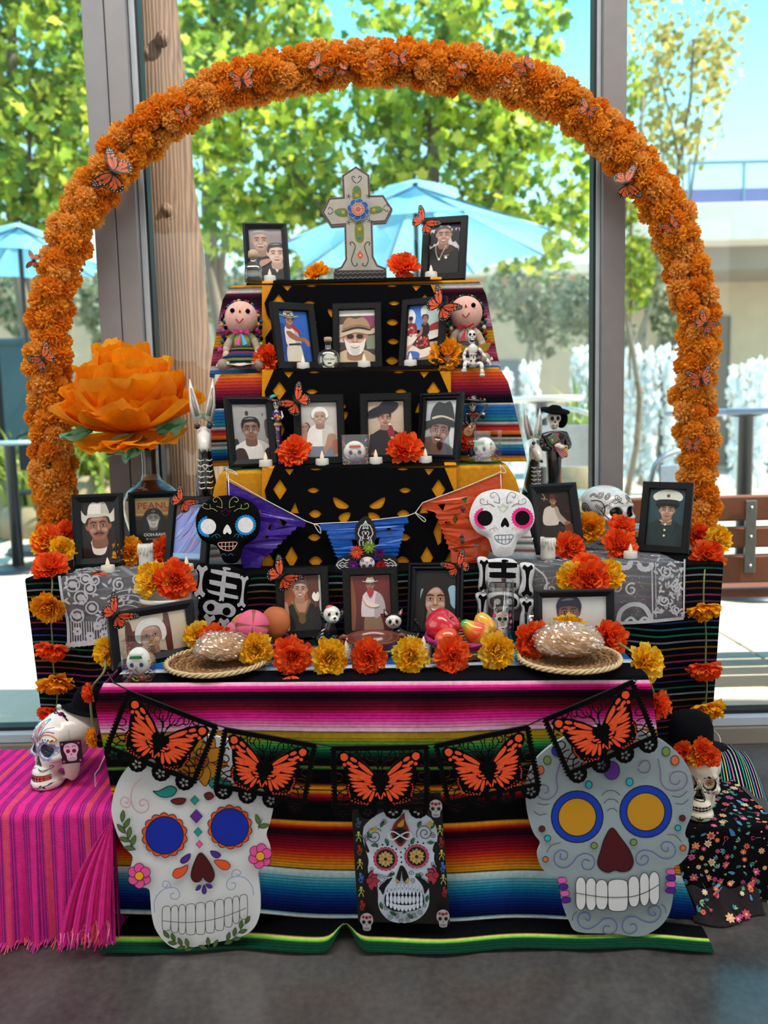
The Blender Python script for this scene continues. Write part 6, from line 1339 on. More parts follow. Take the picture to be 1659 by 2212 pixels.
for seg in (((1033,754),(1041,765),(1050,776),(1057,789)),((1009,754),(1004,762),(1001,770),(1004,784))):
 b=MB();
 for a,c in zip(seg,seg[1:]):b.tube([pv(*a,.010),pv((a[0]+c[0])/2,(a[1]+c[1])/2,.012),pv(*c,.011)],[3.2*k,4*k,3.2*k],WHT,8);b.ell(pv(*c,.011),3.6*k,WHT,8,6)
 b.build('arm',M_gloss,t)
for seg in (((1015,789),(1003,785),(1001,798),(1000,805)),((1028,789),(1038,788),(1038,802),(1039,814))):
 b=MB()
 for i,(a,c) in enumerate(zip(seg,seg[1:])):b.tube([pv(*a,.018+.006*i),pv((a[0]+c[0])/2,(a[1]+c[1])/2,.022+.006*i),pv(*c,.024+.006*min(i,1))],[3.6*k,4.6*k,3.6*k],WHT,8)
 b.ell(pv(*seg[-1],.030),(6*k,6*k,4.5*k),WHT,10,7);b.build('leg',M_gloss,t)
for e_,O_ in ((1,[(1030,748),(1044,742),(1060,740),(1056,752),(1048,760),(1036,758)]),(-1,[(1011,748),(998,745),(984,744),(988,754),(996,760),(1006,758)])):
 b=MB();c_=crv([pl.px(*p) for p in O_],4);b.M=pl.M.copy();b.M.translation=Vector((0,0,0));b.slab(c_,.004,.007,'#9a7a2c');b.build('gold_wing',M_metal,t)
MB().tube([pv(1018,716,.012),pv(1016,709,.012),pv(1022,706,.012)],.6*k,'#b09a5a',5).build('hanging_loop',M_wire,t)
# catrina and mariachi figurines
q=P(601,975,2.262);k=2.262/FPX;t=thing('catrina_figurine','slim skeleton lady figurine in a purple dress with a feathered hat, behind the portraits','figurine',T(q.x,2.255,T3z))
MB().lathe([(17*k,0),(18*k,4*k),(14*k,20*k),(10*k,50*k),(9*k,72*k),(11*k,86*k),(7*k,93*k),(12*k,104*k),(11*k,114*k),(4*k,120*k),(3*k,124*k),(0,124*k)],'#3a1a5a',20).build('dress',M_gloss,t)
f=MB();r=random.Random(3)
for i in range(26):
 a=-pi/2+r.uniform(-1.1,1.1);z=r.uniform(6,80)*k;rr=13.5*k*(1-.28*z/(80*k))
 for j in range(5):f.ell((rr*cos(a)+1.2*k*cos(j*1.26),rr*sin(a)*1.0-.3*k,z+1.2*k*sin(j*1.26)),.8*k,r.choice(['#e8d8e8','#d8b85a','#c05ab0']),5,4)
f.build('painted_flowers',M_gloss,t);MB().lathe([(9.5*k,82*k),(11.6*k,87*k),(9*k,91*k)],'#c8a83a',18,cap= False).build('sash',M_gloss,t)
b=MB(T(0,0,130*k));b.ell((0,0,0),(7*k,7*k,9*k),'#dcd6c8',14,9);b.ell((0,-1*k,-7*k),(4.6*k,5*k,5*k),'#dcd6c8',10,7);b.build('head',M_gloss,t)
f=MB(T(0,-6.4*k,130*k))
for e_ in (-1,1):f.ell((e_*2.8*k,0,0),(1.9*k,.8*k,2.1*k),'#161214',8,6)
f.ell((0,-.4*k,-3.6*k),(.9*k,.5*k,1.2*k),'#161214',6,5);f.tube([(-2.5*k,1*k,-8*k),(0,.4*k,-8.4*k),(2.5*k,1*k,-8*k)],.5*k,'#161214',5);f.build('painted_face',M_matte,t)
b=MB(T(0,1*k,137*k)@RY(-8));b.ell((0,0,0),(8.5*k,8*k,5*k),'#17120f',12,8);b.build('hair',M_gloss,t)
b=MB(T(-6*k,0,144*k)@RY(-24));b.lathe([(0,0),(13*k,-1*k),(14*k,1*k),(7*k,2*k),(6*k,6*k),(0,7*k)],'#4a9aa8',18,wob= lambda a,i:1+.08*sin(3*a));b.build('hat',M_gloss,t)
for i,c in enumerate(('#e8543c','#e8b03a','#d85a9a')):MB(T((-10+4*i)*k,-6*k,(141-1.5*i)*k)).ell((0,0,0),(2.8*k,2*k,2.8*k),c,8,6).build('hat_flower',M_gloss,t)
for e_ in (-1,1):MB().tube([(e_*10*k,0,115*k),(e_*14*k,-4*k,104*k),(e_*8*k+3*k,-11*k,99*k)],[2.4*k,2.1*k,1.8*k],'#dcd6c8',7).build('arm',M_gloss,t)
b=MB(T(5*k,-13*k,101*k))
for i in range(16):a=r.random()*6.28;rr=7*k*sqrt(r.random());b.ell((rr*cos(a),-2*k*r.random(),rr*sin(a)),2.6*k,r.choice(['#d8384a','#e86a3a','#e8a0b8','#7a2a8a','#4f9a4a']),7,5)
b.build('bouquet',M_gloss,t)
q=P(1021,975,2.27);k=2.27/FPX;t=thing('mariachi_figurine','black-suited skeleton figurine with a wide hat playing a guitar, on the third step','figurine',T(q.x,2.265,T3z))
put=MB();put_skin(put,[(0,0,62*k,8*k),(0,0,80*k,9.5*k),(0,0,98*k,10*k),(0,0,106*k,4*k),(-5*k,0,40*k,5*k),(-6*k,0,6*k,5*k),(5*k,0,40*k,5*k),(6*k,0,6*k,5*k),(-12*k,-1*k,101*k,4*k),(-17*k,-6*k,84*k,3.6*k),(-8*k,-13*k,74*k,2.6*k),(12*k,-1*k,101*k,4*k),(24*k,-6*k,90*k,3.6*k),(20*k,-13*k,98*k,2.6*k)],[(0,1),(1,2),(2,3),(0,4),(4,5),(0,6),(6,7),(2,8),(8,9),(9,10),(2,11),(11,12),(12,13)],'#15161a');put.build('suit',M_gloss,t)
b=MB(T(0,0,118*k));b.ell((0,0,0),(7.5*k,7.5*k,10*k),'#dcd6c8',14,9);b.ell((0,-1*k,-8*k),(5*k,5.5*k,6*k),'#dcd6c8',12,8);b.build('head',M_gloss,t)
f=MB(T(0,-6.8*k,118*k))
for e_ in (-1,1):f.ell((e_*3*k,0,.5*k),(2.2*k,.8*k,2.4*k),'#161214',8,6)
f.ell((0,-.3*k,-3.4*k),(1*k,.5*k,1.4*k),'#161214',6,5);f.tube([(-3*k,1.2*k,-9*k),(0,.6*k,-9.4*k),(3*k,1.2*k,-9*k)],.5*k,'#161214',5);f.build('painted_face',M_matte,t)
b=MB(T(2*k,0,126*k)@RY(5)@RX(8));b.lathe([(0,0),(22*k,0),(27*k,3*k),(28*k,7*k),(25*k,5*k),(10*k,4*k),(8.5*k,10*k),(5*k,14*k),(0,15*k)],'#17181c',26);b.build('wide_hat',M_gloss,t)
b=MB(T(2*k,0,128*k)@RY(5));
for i in range(12):a=2*pi*i/12;b.ell((25.5*k*cos(a),25.5*k*sin(a),3.6*k),1.6*k,['#c05a4a','#e0d8c8'][i%2],6,5)
b.build('hat_trim',M_gloss,t)
b=MB(T(0,-9*k,100*k))
for e_ in (-1,1):b.put([(0,0,0),(e_*8*k,0,5*k),(e_*8*k,.5*k,-4*k)],[(0,1,2)],'#b0281e');b.put([(0,-.3*k,0),(e_*1*k,-.3*k,-9*k),(e_*5*k,-.3*k,-8*k)],[(0,1,2)],'#98201a')
b.build('bow_tie',M_matte,t)
g=MB(T(-6*k,-15*k,70*k)@RY(-36));k8=[(0,0),(8*k,-3*k),(10*k,-10*k),(6*k,-17*k),(0,-19*k),(-6*k,-17*k),(-10*k,-10*k),(-8*k,-3*k),(-6.5*k,4*k),(-6*k,10*k),(0,13*k),(6*k,10*k),(6.5*k,4*k)]
g.M=T(-6*k,-15*k,70*k)@RY(36);g.slab(crv(k8[1:],4),-2.5*k,2.5*k,'#b8702c');g.lift=2.6*k;g.flat(circ(0,3*k,2.8*k),'#1a120c');g.flat([(-3.5*k,-9*k),(3.5*k,-9*k),(3.5*k,-7.5*k),(-3.5*k,-7.5*k)],'#3a2012');g.stroke(crv(k8[1:],4),.8*k,'#6a3a18',closed= True);g.build('guitar_body',M_gloss,t)
g=MB(T(-6*k,-15*k,70*k)@RY(-36)@T(0,0,0));g=MB(T(-6*k,-17.6*k,70*k)@RY(36));g.box((0,0,30*k),(3.2*k,1.6*k,44*k),'#3a2012');g.box((0,0,56*k),(5.5*k,2*k,10*k),'#2a1a10',bev=.6*k);g.build('guitar_neck',M_gloss,t)
t_=[c for c in t.children if c.name.startswith('guitar_body')][0]
for e_,p in ((-1,(-8*k,-17*k,72*k)),(1,(21*k,-19*k,99*k))):MB(T(*p)).ell((0,0,0),(3.6*k,2*k,3*k),'#cfc8ba',8,6).build('hand',M_gloss,t)
# lace runners
def lace_material():
 m,t,out=nodes('white_lace');tcn=N(t,'TexCoord');
 ws=[]
 for dr in ('X','Z'):
  w=N(t,'TexWave');w.bands_direction=dr;w.inputs['Scale'].default_value=95;L(t,tcn.outputs['Object'],w.inputs['Vector']);ws.append(w)
 mx_=N(t,'Math');mx_.operation='MAXIMUM';L(t,ws[0].outputs['Fac'],mx_.inputs[0]);L(t,ws[1].outputs['Fac'],mx_.inputs[1])
 mr=N(t,'MapRange');mr.inputs[1].default_value=.35;mr.inputs[2].default_value=.95;mr.inputs[3].default_value=.06;mr.inputs[4].default_value=.42;L(t,mx_.outputs[0],mr.inputs[0])
 df=N(t,'BsdfDiffuse');df.inputs[0].default_value=(*C('#c9ccd4'),1);tr=N(t,'BsdfTransparent');ms=N(t,'MixShader');L(t,mr.outputs[0],ms.inputs[0]);L(t,tr.outputs[0],ms.inputs[1]);L(t,df.outputs[0],ms.inputs[2]);L(t,ms.outputs[0],out.inputs[0]); return m
M_lace=lace_material();M_lacew=paint('lace_thread',.9,.12,200,bmp=.5,bscale=600,spec=.1);LW='#c6c8d0'
LY=2.030
def lace(label,top,bottom,topback,motifs):
 t=thing('lace_runner',label,'lace cloth',T(P((top[0][0]+top[-1][0])/2,top[0][1],LY)))
 O=t.location.copy();pl=Pl(830,1230,LY);b=MB();tx=[pl.px(*p) for p in top];bx_=[pl.px(*p) for p in bottom]
 def lp(L_,u):i=min(int(u*(len(L_)-1)),len(L_)-2);f=u*(len(L_)-1)-i; return (L_[i][0]+(L_[i+1][0]-L_[i][0])*f,L_[i][1]+(L_[i+1][1]-L_[i][1])*f)
 def fr_(u,v):a,c=lp(tx,u),lp(bx_,u);p=pl.M@Vector((a[0]+(c[0]-a[0])*v,-.002*sin(u*40)*v,0));p.z=TB+.009+(pl.O.z+c[1]-TB-.009)*v; return p-O
 b.grid(fr_,60,26,LW)
 b.grid( lambda u,v:Vector((fr_(u,0).x,fr_(0,0).y+(topback-LY)*v,TB+.009-O.z+.0012*sin(u*50+v*30))),40,20,LW);b.build('net',M_lace,t)
 b=MB();b.lift=.0035;d=D(pl,b,LY);motifs(d)
 b.V=[tuple((pl.M@Vector(v))-O) for v in b.V];b.build('lace_motifs',M_lacew,t,kind='stuff')
 b=MB();r=random.Random(len(label));z=TB+.0112-O.z
 for i in range(70):
  u,v=r.random(),r.random();c=Vector((fr_(u,0).x,fr_(0,0).y+(topback-LY)*v,z));rr=.006+.008*r.random()
  ps=[c+Vector((rr*cos(a),rr*sin(a),0)) for a in [k*.6 for k in range(11)]]
  for p,q_ in zip(ps,ps[1:]):b.put([p,q_,c+(q_-c)*.62,c+(p-c)*.62],[(0,1,2,3)],LW)
 b.build('lace_rosettes',M_lacew,t,kind='stuff')
def ml(d):
 r=random.Random(1)
 for x,y,R_ in ((158,1262,15),(176,1290,14),(200,1312,13),(168,1330,14),(196,1270,12),(222,1342,12),(186,1250,11)):
  d.ring(x,y,R_,3.6,LW);d.disc(x,y,R_*.6,LW,R_*.5)
 for x,y,a0,R_,tn in ((206,1252,0,13,1.6),(258,1262,2,14,1.5),(300,1252,1,12,1.5),(262,1300,3,13,1.4),(318,1290,4,12,1.4),(238,1332,2,11,1.3),(286,1332,0,12,1.4),(340,1262,2,12,1.4),(395,1258,1,11,1.4)):d.line(spiral(x,y,3,R_,a0,tn),4.2,LW,2)
 for k in range(5):d.line([(232+k*2,1290+k*9),(262+k*3,1276+k*10),(296,1274+k*12),(322,1290+k*12)],2.4,LW)
 for k in range(16):d.line([(150+k*5.5,1338+.3*k),(152+k*5.5,1388-.5*k)],1.9,LW)
 for x,y in ((170,1362),(198,1372),(228,1368),(214,1350)):
  for i in range(6):a=i*pi/3;d.disc(x+6*cos(a),y+6*sin(a),4.2,LW,n=10)
 for k in range(9):d.disc(152+k*11,1391-k*1.3,7,LW,n=10)
 d.line([(132,1242),(140,1300),(150,1340),(152,1394)],6,LW);d.line([(150,1392),(200,1388),(250,1380)],7,LW)
 for i in range(60):
  x,y=r.uniform(145,420),r.uniform(1240,1330);d.blob(petalp(x,y,10+8*r.random(),2.6,r.random()*360),LW,2)
def mr_(d):
 r=random.Random(2)
 for i in range(160):x,y=r.uniform(1105,1390),r.uniform(1232,1325);d.disc(x,y,1.1,LW,n=6)
 d.line([(1150,1222),(1172,1240),(1178,1262),(1166,1288)],4,LW);d.line(spiral(1186,1270,2,15,2,1.4),4,LW,2)
 d.line([(1330,1338),(1336,1316),(1358,1302),(1384,1306),(1398,1326),(1402,1340)],10,LW);d.line([(1345,1338),(1358,1330),(1372,1340),(1386,1330),(1398,1338)],6,LW)
 d.line([(1330,1342),(1400,1338),(1470,1331)],7,LW);d.line([(1472,1205),(1470,1330)],4,LW);d.line([(1402,1215),(1404,1330)],3,LW);d.line([(1410,1212),(1411,1330)],2,LW)
 for i in range(90):
  x,y=r.uniform(1408,1468),r.uniform(1210,1328);d.blob(petalp(x,y,8+8*r.random(),2.4,r.random()*360),LW,2)
 for x,y,R_ in ((1430,1230,13),(1452,1262,12),(1426,1292,13),(1450,1312,10)):d.line(spiral(x,y,2,R_,1,1.5),3.2,LW,2)
 for x,y in ((1340,1213),(1385,1216)):
  for i in range(7):a=pi*i/6;d.disc(x+13*cos(a),y+9*sin(a),6,LW,n=10)
 d.line([(1120,1338),(1200,1345),(1330,1343)],5,LW)
 d.line(spiral(1355,1268,3,14,4,1.2),4,LW,2);d.line(spiral(1325,1262,2,11,1,1.2),3.4,LW,2)
lace('white lace runner with scrolls and scalloped edge hanging at the left of the back table',[(130,1240),(430,1236)],[(150,1398),(250,1384),(345,1372),(430,1352)],2.42,ml)
lace('white lace runner with a flowered border hanging at the right of the back table',[(1096,1226),(1474,1220)],[(1110,1340),(1330,1346),(1472,1333)],2.46,mr_)
# felt skeletons hung on cords
def felt_skeleton(label,head,hx,off,sc,body,bone,hcols,parts,cordx):
 pl=Pl(hx,1222,2.034, None,19);p2=Pl(hx,1222,2.022);t=thing('felt_skeleton',label,'hanging ornament',T(p2.O));O=p2.O
 f= lambda L_:[(x/sc+off[0],y/sc+off[1]) for x,y in L_]
 def fin(b,pl_,name,par= None):
  b.V=[tuple(pl_.M@Vector(v)-O) for v in b.V]; return b.build(name,M_felt,par or t)
 b=MB();b.cushion(crv(pl.pts(f(head)),4),0,.013,body,.34,4);ho=fin(b,pl,'head')
 b=MB();b.lift=.0128;d=D(pl,b,2.07);rim,iris,nose,mth,scr,lot,ch=hcols
 for (ex,ey,r0,r1) in parts['eyes']:
  x,y=f([(ex,ey)])[0];b.flat(scallop(*pl.px(x,y),r0/sc*.93*d.s,22,r0/sc*.10*d.s,3),rim);d.disc(x,y,r1/sc,iris)
 x,y=f([parts['nose']])[0];d.blob([(x,y-11),(x+6,y-4),(x+9,y+5),(x+6,y+10),(x+1,y+6),(x,y+5),(x-1,y+6),(x-6,y+10),(x-9,y+5),(x-6,y-4)],nose)
 mx0,mx1,my0,my1=parts['mouth'];q0,q1=f([(mx0,my0),(mx1,my1)]);w,h=q1[0]-q0[0],q1[1]-q0[1]
 mo=[(q0[0],q0[1]+h*.1),(q0[0]+w*.5,q0[1]),(q1[0],q0[1]),(q1[0]-w*.05,q0[1]+h*.5),(q1[0]-w*.25,q1[1]),(q0[0]+w*.45,q1[1]+1),(q0[0]+w*.14,q1[1]-h*.25)]
 d.line(mo,1.3,mth,5, True);d.line([(q0[0]+2,q0[1]+h*.5),(q0[0]+w*.5,q0[1]+h*.55),(q1[0]-1,q0[1]+h*.45)],1.1,mth)
 for k in (.2,.4,.6,.8):d.line([(q0[0]+w*k,q0[1]+h*.04),(q0[0]+w*k,q0[1]+h*(.97 if .3<k<.7 else .88))],1.1,mth)
 cx,cy=f([parts['brow']])[0]
 for e_ in (-1,1):
  d.line([(cx+e_*8,cy-3),(cx+e_*9,cy-18),(cx+e_*18,cy-27),(cx+e_*27,cy-22),(cx+e_*24,cy-16),(cx+e_*19,cy-18)],1.2,scr);d.line([(cx+e_*18,cy+4),(cx+e_*28,cy-2),(cx+e_*40,cy-1),(cx+e_*49,cy-5),(cx+e_*47,cy-13),(cx+e_*40,cy-11)],1.2,scr);d.line([(cx+e_*33,cy-3),(cx+e_*34,cy-11)],1.1,scr);d.line([(cx+e_*9,cy-4),(cx+e_*20,cy-7)],1.1,scr)
  nx,ny=f([parts['nose']])[0];d.line([(nx+e_*14,ny+16),(nx+e_*20,ny+10),(nx+e_*28,ny+12),(nx+e_*34,ny+17)],1.0,ch);d.line([(nx+e_*22,ny+18),(nx+e_*25,ny+12)],1.0,ch);d.line([(nx+e_*2,q1[1]+12),(nx+e_*8,q1[1]+8),(nx+e_*13,q1[1]+12)],1.0,ch)
 d.line([(cx,cy-3),(cx+5,cy+4),(cx+11,cy+2),(cx+6,cy+10),(cx,cy+14),(cx-6,cy+10),(cx-11,cy+2),(cx-5,cy+4)],1.1,lot,4, True);fin(b,pl,'stitched_face',ho)
 for nm,outl,marks in parts['pieces']:
  b=MB();b.cushion(crv(p2.pts(f(outl)),4),-.008,.009,body,.22,3);o=fin(b,p2,nm)
  b=MB();b.lift=.0172
  for m_ in marks:b.flat(crv(p2.pts(f(m_[0])),4),m_[1])
  fin(b,p2,'bone_patch',o)
 b=MB()
 for x,y in parts['beads']:b.ell((*p2.px(*f([(x,y)])[0]),0)[:1]+(-.016,)+(p2.px(*f([(x,y)])[0])[1],),.003,'#d8d8d8',8,6)
 b.V=[tuple(p2.M@Vector(v)-O) for v in b.V];b.build('pearl_beads',M_gloss,t,kind='stuff')
 a=P(*cordx[0],2.135)-O;c=pl.M@Vector((pl.px(*cordx[1])[0],0,pl.px(*cordx[1])[1]))-O
 MB().tube([a,a.lerp(c,.5),c],.0014,'#d8d2c4',6).build('hanging_cord',M_wire,t)
WB_='#b9bcc4'
def bone(x0,y0,x1,y1,w,k= None):
 dx,dy=x1-x0,y1-y0;l=sqrt(dx*dx+dy*dy);ux,uy=dx/l,dy/l;nx,ny=-uy,ux;kk=w*1.5
 pts=[(0,0),(-kk*.5,kk*.75),(kk*.3,kk*1.15),(kk*.9,kk*.55),(l*.5,w*.42),(l-kk*.9,kk*.55),(l-kk*.3,kk*1.15),(l+kk*.5,kk*.75),(l,0)]
 pts+=[(a,-c) for a,c in pts[-2:0:-1]]
 return [(x0+ux*a+nx*c,y0+uy*a+ny*c) for a,c in pts]
blk='#08080a'
head1=[(330,195),(520,165),(700,200),(830,275),(890,390),(900,520),(870,640),(790,720),(705,775),(670,880),(640,945),(580,980),(480,970),(430,900),(400,800),(350,760),(250,730),(170,660),(130,540),(135,420),(200,290)]
felt_skeleton('black felt skeleton with white eyes and white bones, left of the blue cut-paper flag',head1,490,(400,1040),5.53,blk,WB_,('#1f78b8','#c9c9cc','#c9c9cc','#d8a8a0','#8f9a5a','#4a1a38','#2f6f8a'),dict(eyes=[(290,550,128,92),(732,533,125,92)],nose=(515,588),mouth=(408,625,738,830),brow=(497,350),pieces=[('torso',[(270,1000),(450,985),(560,1000),(700,1060),(715,1150),(690,1300),(650,1420),(480,1420),(300,1370),(255,1290),(270,1150)],[([(330,1050),(350,1035),(640,1085),(665,1115),(645,1142),(350,1082)],WB_),([(312,1185),(330,1160),(600,1215),(626,1245),(600,1270),(330,1215)],WB_),([(282,1270),(300,1280),(620,1345),(642,1365),(620,1388),(330,1325)],WB_),([(470,1050),(505,1060),(480,1390),(450,1400),(425,1380)],WB_),([(462,1020),(480,1008),(545,1018),(560,1034),(545,1045),(480,1038)],WB_)]),('arm',[(140,990),(220,965),(310,985),(300,1060),(270,1180),(285,1310),(270,1370),(180,1370),(100,1340),(110,1260),(160,1180),(165,1080)],[(bone(222,1015,190,1335,38),WB_)]),('arm',[(660,1110),(720,1090),(790,1120),(775,1200),(745,1330),(755,1470),(700,1500),(620,1480),(630,1420),(670,1330),(680,1200)],[(bone(720,1135,685,1465,30),WB_)]),('pelvis',[(180,1420),(300,1385),(440,1400),(600,1430),(660,1500),(640,1600),(540,1640),(380,1610),(250,1590),(170,1530)],[([(230,1480),(270,1415),(350,1400),(430,1440),(540,1440),(615,1500),(605,1570),(540,1605),(450,1570),(360,1575),(270,1555)],WB_),(circ(322,1487,46,46,14),blk),(circ(510,1535,48,48,14),blk)]),('leg',[(160,1590),(300,1560),(400,1590),(380,1680),(330,1800),(310,1960),(160,1960),(170,1800),(200,1680)],[(bone(310,1600,240,1930,40),WB_)]),('leg',[(410,1610),(540,1620),(560,1700),(520,1820),(530,1960),(400,1950),(420,1800)],[(bone(480,1640,470,1930,36),WB_)])],beads=[(185,1378),(690,1515),(430,1405)]),[(493,1022),(495,1075)])
wht='#cbcdd0'
head2=[(250,172),(405,143),(560,175),(650,245),(688,360),(680,440),(620,525),(548,580),(522,655),(488,712),(420,722),(345,705),(312,610),(285,560),(195,508),(145,430),(136,350),(178,240)]
BP='#101014'
felt_skeleton('white felt skeleton with pink-rimmed black eyes and black bones, over the orange flag',head2,1085,(980,1020),3.95,wht,BP,('#d22c78',BP,BP,'#2a3f6a','#5a2a4a','#9ab07a','#c87a8a'),dict(eyes=[(262,402,94,66),(580,400,94,62)],nose=(432,440),mouth=(345,497,545,616),brow=(415,290),pieces=[('torso',[(250,760),(330,735),(420,728),(500,740),(550,790),(560,880),(545,990),(440,1010),(290,1000),(255,900)],[([(290,775),(305,758),(520,765),(530,785),(515,805),(310,808)],BP),([(300,860),(315,842),(505,848),(518,868),(505,895),(315,890)],BP),([(300,940),(320,925),(505,930),(520,955),(500,975),(315,972)],BP),([(400,765),(440,765),(432,985),(405,985)],BP),([(398,745),(415,735),(450,740),(460,750),(440,756),(410,756)],BP)]),('arm',[(195,735),(240,715),(290,740),(280,830),(285,960),(280,1010),(215,1005),(205,960),(215,850)],[(bone(252,755,252,985,22),BP)]),('arm',[(560,775),(620,765),(685,790),(680,870),(665,960),(680,1040),(620,1062),(555,1045),(550,1000),(575,920),(570,840)],[(bone(622,800,615,1030,26),BP)]),('pelvis',[(290,1030),(400,1005),(520,1030),(560,1090),(540,1160),(420,1180),(300,1150),(270,1090)],[([(310,1060),(400,1035),(510,1060),(535,1100),(510,1140),(420,1130),(330,1140),(300,1100)],BP),(circ(365,1092,26,26,12),wht),(circ(470,1092,26,26,12),wht)]),('leg',[(180,1040),(235,1012),(310,1040),(300,1120),(270,1240),(265,1380),(180,1380),(195,1240),(200,1120)],[(bone(245,1050,225,1340,24),BP)]),('leg',[(555,1080),(610,1060),(680,1085),(665,1160),(640,1240),(640,1380),(560,1380),(560,1240),(575,1160)],[(bone(615,1105,600,1340,24),BP)])],beads=[(243,1008),(612,1066),(420,1015)]),[(1081,1018),(1083,1058)])
# plastic cut-paper flags on a cord
FY=2.134;pl=Pl(785,1060,FY);t=thing('cut_paper_banner','purple, blue and orange plastic cut-paper flags on a white cord across the lowest step','banner',pl.M)
M_plas=paint('shiny_plastic_film',.25,.06,30,bmp=.5,bscale=60,bdist=.004,spec=.5,trans=.15)
def flag(outline,col,holes,name,glints=()):
 b=MB();o_=pl.pts(outline);
 b.slab(o_,-.0006,.0006,col,[pl.pts(h) for h in holes])
 b.V=[(v[0],v[1]+.003*sin(v[0]*70+v[2]*55)*(v[2]<pl.px(785,1080)[1]),v[2]) for v in b.V];b.build(name,M_plas,t)
def serr(a,c,n,amp):
 out=[]
 for i in range(n):f=i/n;x,y=a[0]+(c[0]-a[0])*f,a[1]+(c[1]-a[1])*f;o_=amp if i%2 else 0;dx,dy=c[0]-a[0],c[1]-a[1];l=sqrt(dx*dx+dy*dy);out.append((x-dy/l*o_,y+dx/l*o_))
 return out
flag([(489,1038),(575,1083),(661,1126),(658,1140)]+serr((641,1137),(560,1215),16,-4)+[(566,1200),(564,1228),(545,1234),(525,1228),(512,1180),(492,1110)],'#42229a',[[(604,1120),(615,1124),(621,1128),(614,1136),(606,1132)],[(580,1135),(586,1130),(584,1146),(578,1142)],leafh(560,1105,6,3),leafh(575,1160,7,3)],'purple_flag')
flag([(692,1131),(774,1128),(879,1115),(883,1129),(874,1134)]+serr((872,1140),(856,1203),14,-4)+[(853,1205),(792,1214),(731,1206)]+serr((729,1203),(708,1148),14,-4)+[(707,1146),(691,1145)],'#0f5cc4',[[(760,1166),(775,1166),(775,1182),(762,1180)],[(806,1166),(820,1160),(818,1176),(806,1180)],leafh(840,1142,6,2.4)],'blue_flag')
flag([(912,1087),(1000,1056),(1086,1021),(1086,1080),(1075,1150),(1050,1210)]+serr((1040,1225),(1021,1292),10,-4)+[(1019,1290)]+serr((1012,1270),(974,1210),10,-4)+serr((974,1190),(938,1098),16,-4)+[(911,1099)],'#d24a1c',[[(945,1090),(962,1089),(957,1104)],dia(983,1122,7,10),leafh(967,1128,8,3),[(992,1160),(1000,1150),(1004,1170),(997,1180)],[(1010,1120),(1020,1112),(1022,1128)],leafh(1005,1200,8,3),leafh(1028,1178,8,4),leafh(1012,1232,6,4),dia(1000,1100,6,9),leafh(985,1190,6,3),leafh(1030,1205,6,4),[(995,1078),(1010,1072),(1006,1088)]],'orange_flag')
pc=[P(x,y,FY-.003)-pl.O for x,y in ((488,1010),(490,1032),(575,1081),(661,1126),(678,1132),(692,1131),(775,1127),(879,1115),(897,1108),(913,1086),(1000,1054),(1083,1019),(1080,1004))]
MB().tube(pc,.0014,'#d8d4ca',6).build('cord',M_wire,t)
for i,L_ in enumerate(([(678,1132),(686,1146),(693,1152),(690,1138),(680,1132)],[(897,1107),(908,1114),(919,1122),(916,1127),(903,1115),(897,1108)],[(490,1012),(505,1018),(514,1026),(500,1020),(488,1014)],[(1082,1006),(1092,1016),(1090,1022),(1078,1020)])):
 MB().tube([P(x,y,FY-.006)-pl.O for x,y in crv(L_,4, False)],.0013,'#d8d4ca',6).build('knot_loop',M_wire,t)
 # little cross ornament with fabric flowers
OY=2.085;pl=Pl(793,1240,OY,TBz,3);k=OY/FPX;f_= lambda L_:[(x/4.608+640,y/4.608+1040) for x,y in L_]
t=thing('flower_cross','black cross ornament with white filigree, sugar skull and fabric flowers before the blue flag','ornament',pl.M)
for nm,o_,lc in (('cross_arm',[(690,345),(760,400),(795,500),(780,600),(740,660),(640,660),(600,580),(580,490),(610,410)], None),('cross_arm',[(385,840),(420,770),(480,738),(580,740),(600,830),(580,915),(480,925),(410,890)], None),('cross_arm',[(1018,820),(990,755),(930,733),(840,745),(830,840),(850,915),(930,915),(990,880)], None)):
 b=MB();b.slab(crv(pl.pts(f_(o_)),4),-.004,.004,'#0b0b0d');b.build(nm,M_matte,t)
b=MB();b.slab(pl.pts(f_([(620,600),(780,600),(780,925),(620,925)])),-.003,.005,'#0b0b0d');b.build('post',M_matte,t)
b=MB();b.lift=.0045;d=D(pl,b,OY);WF='#d6d6d6'
def fil(pts,w=1.7):d.line(f_(pts),w,WF,4)
for e_ in (-1,1):
 g= lambda L_:[(690+e_*x,y) for x,y in L_]
 fil(g([(0,390),(18,425),(45,440),(58,470),(70,475)]),2);fil(g([(62,480),(72,520),(50,560),(62,600),(55,640)]),2);fil(g([(8,430),(25,455),(10,470)]),1.6);fil(g([(12,490),(35,510),(20,540),(30,560),(10,570)]),1.6);fil(g([(40,545),(30,570),(45,590)]),1.5);fil(g([(25,590),(25,640)]),1.8)
fil([(690,395),(690,450)],1.4);d.disc(*f_([(690,508)])[0],2.2,WF,n=10);d.disc(*f_([(690,520)])[0],1.7,WF,n=10);fil([(660,470),(690,460),(720,470)],2)
for cx,e_ in ((400,1),(998,-1)):
 g= lambda L_:[(cx+e_*x,828+y) for x,y in L_]
 for s_ in (-1,1):fil(g([(0,0),(30,s_*35),(60,s_*50),(70,s_*65)]),2);fil(g([(70,s_*60),(100,s_*45),(130,s_*55)]),2);fil(g([(30,s_*8),(60,s_*25),(85,s_*12),(95,s_*28)]),1.6);fil(g([(90,s_*20),(120,s_*25)]),1.6)
 fil(g([(10,0),(60,4),(110,0)]),1.5)
b.build('white_filigree',M_matte,t,kind='stuff')
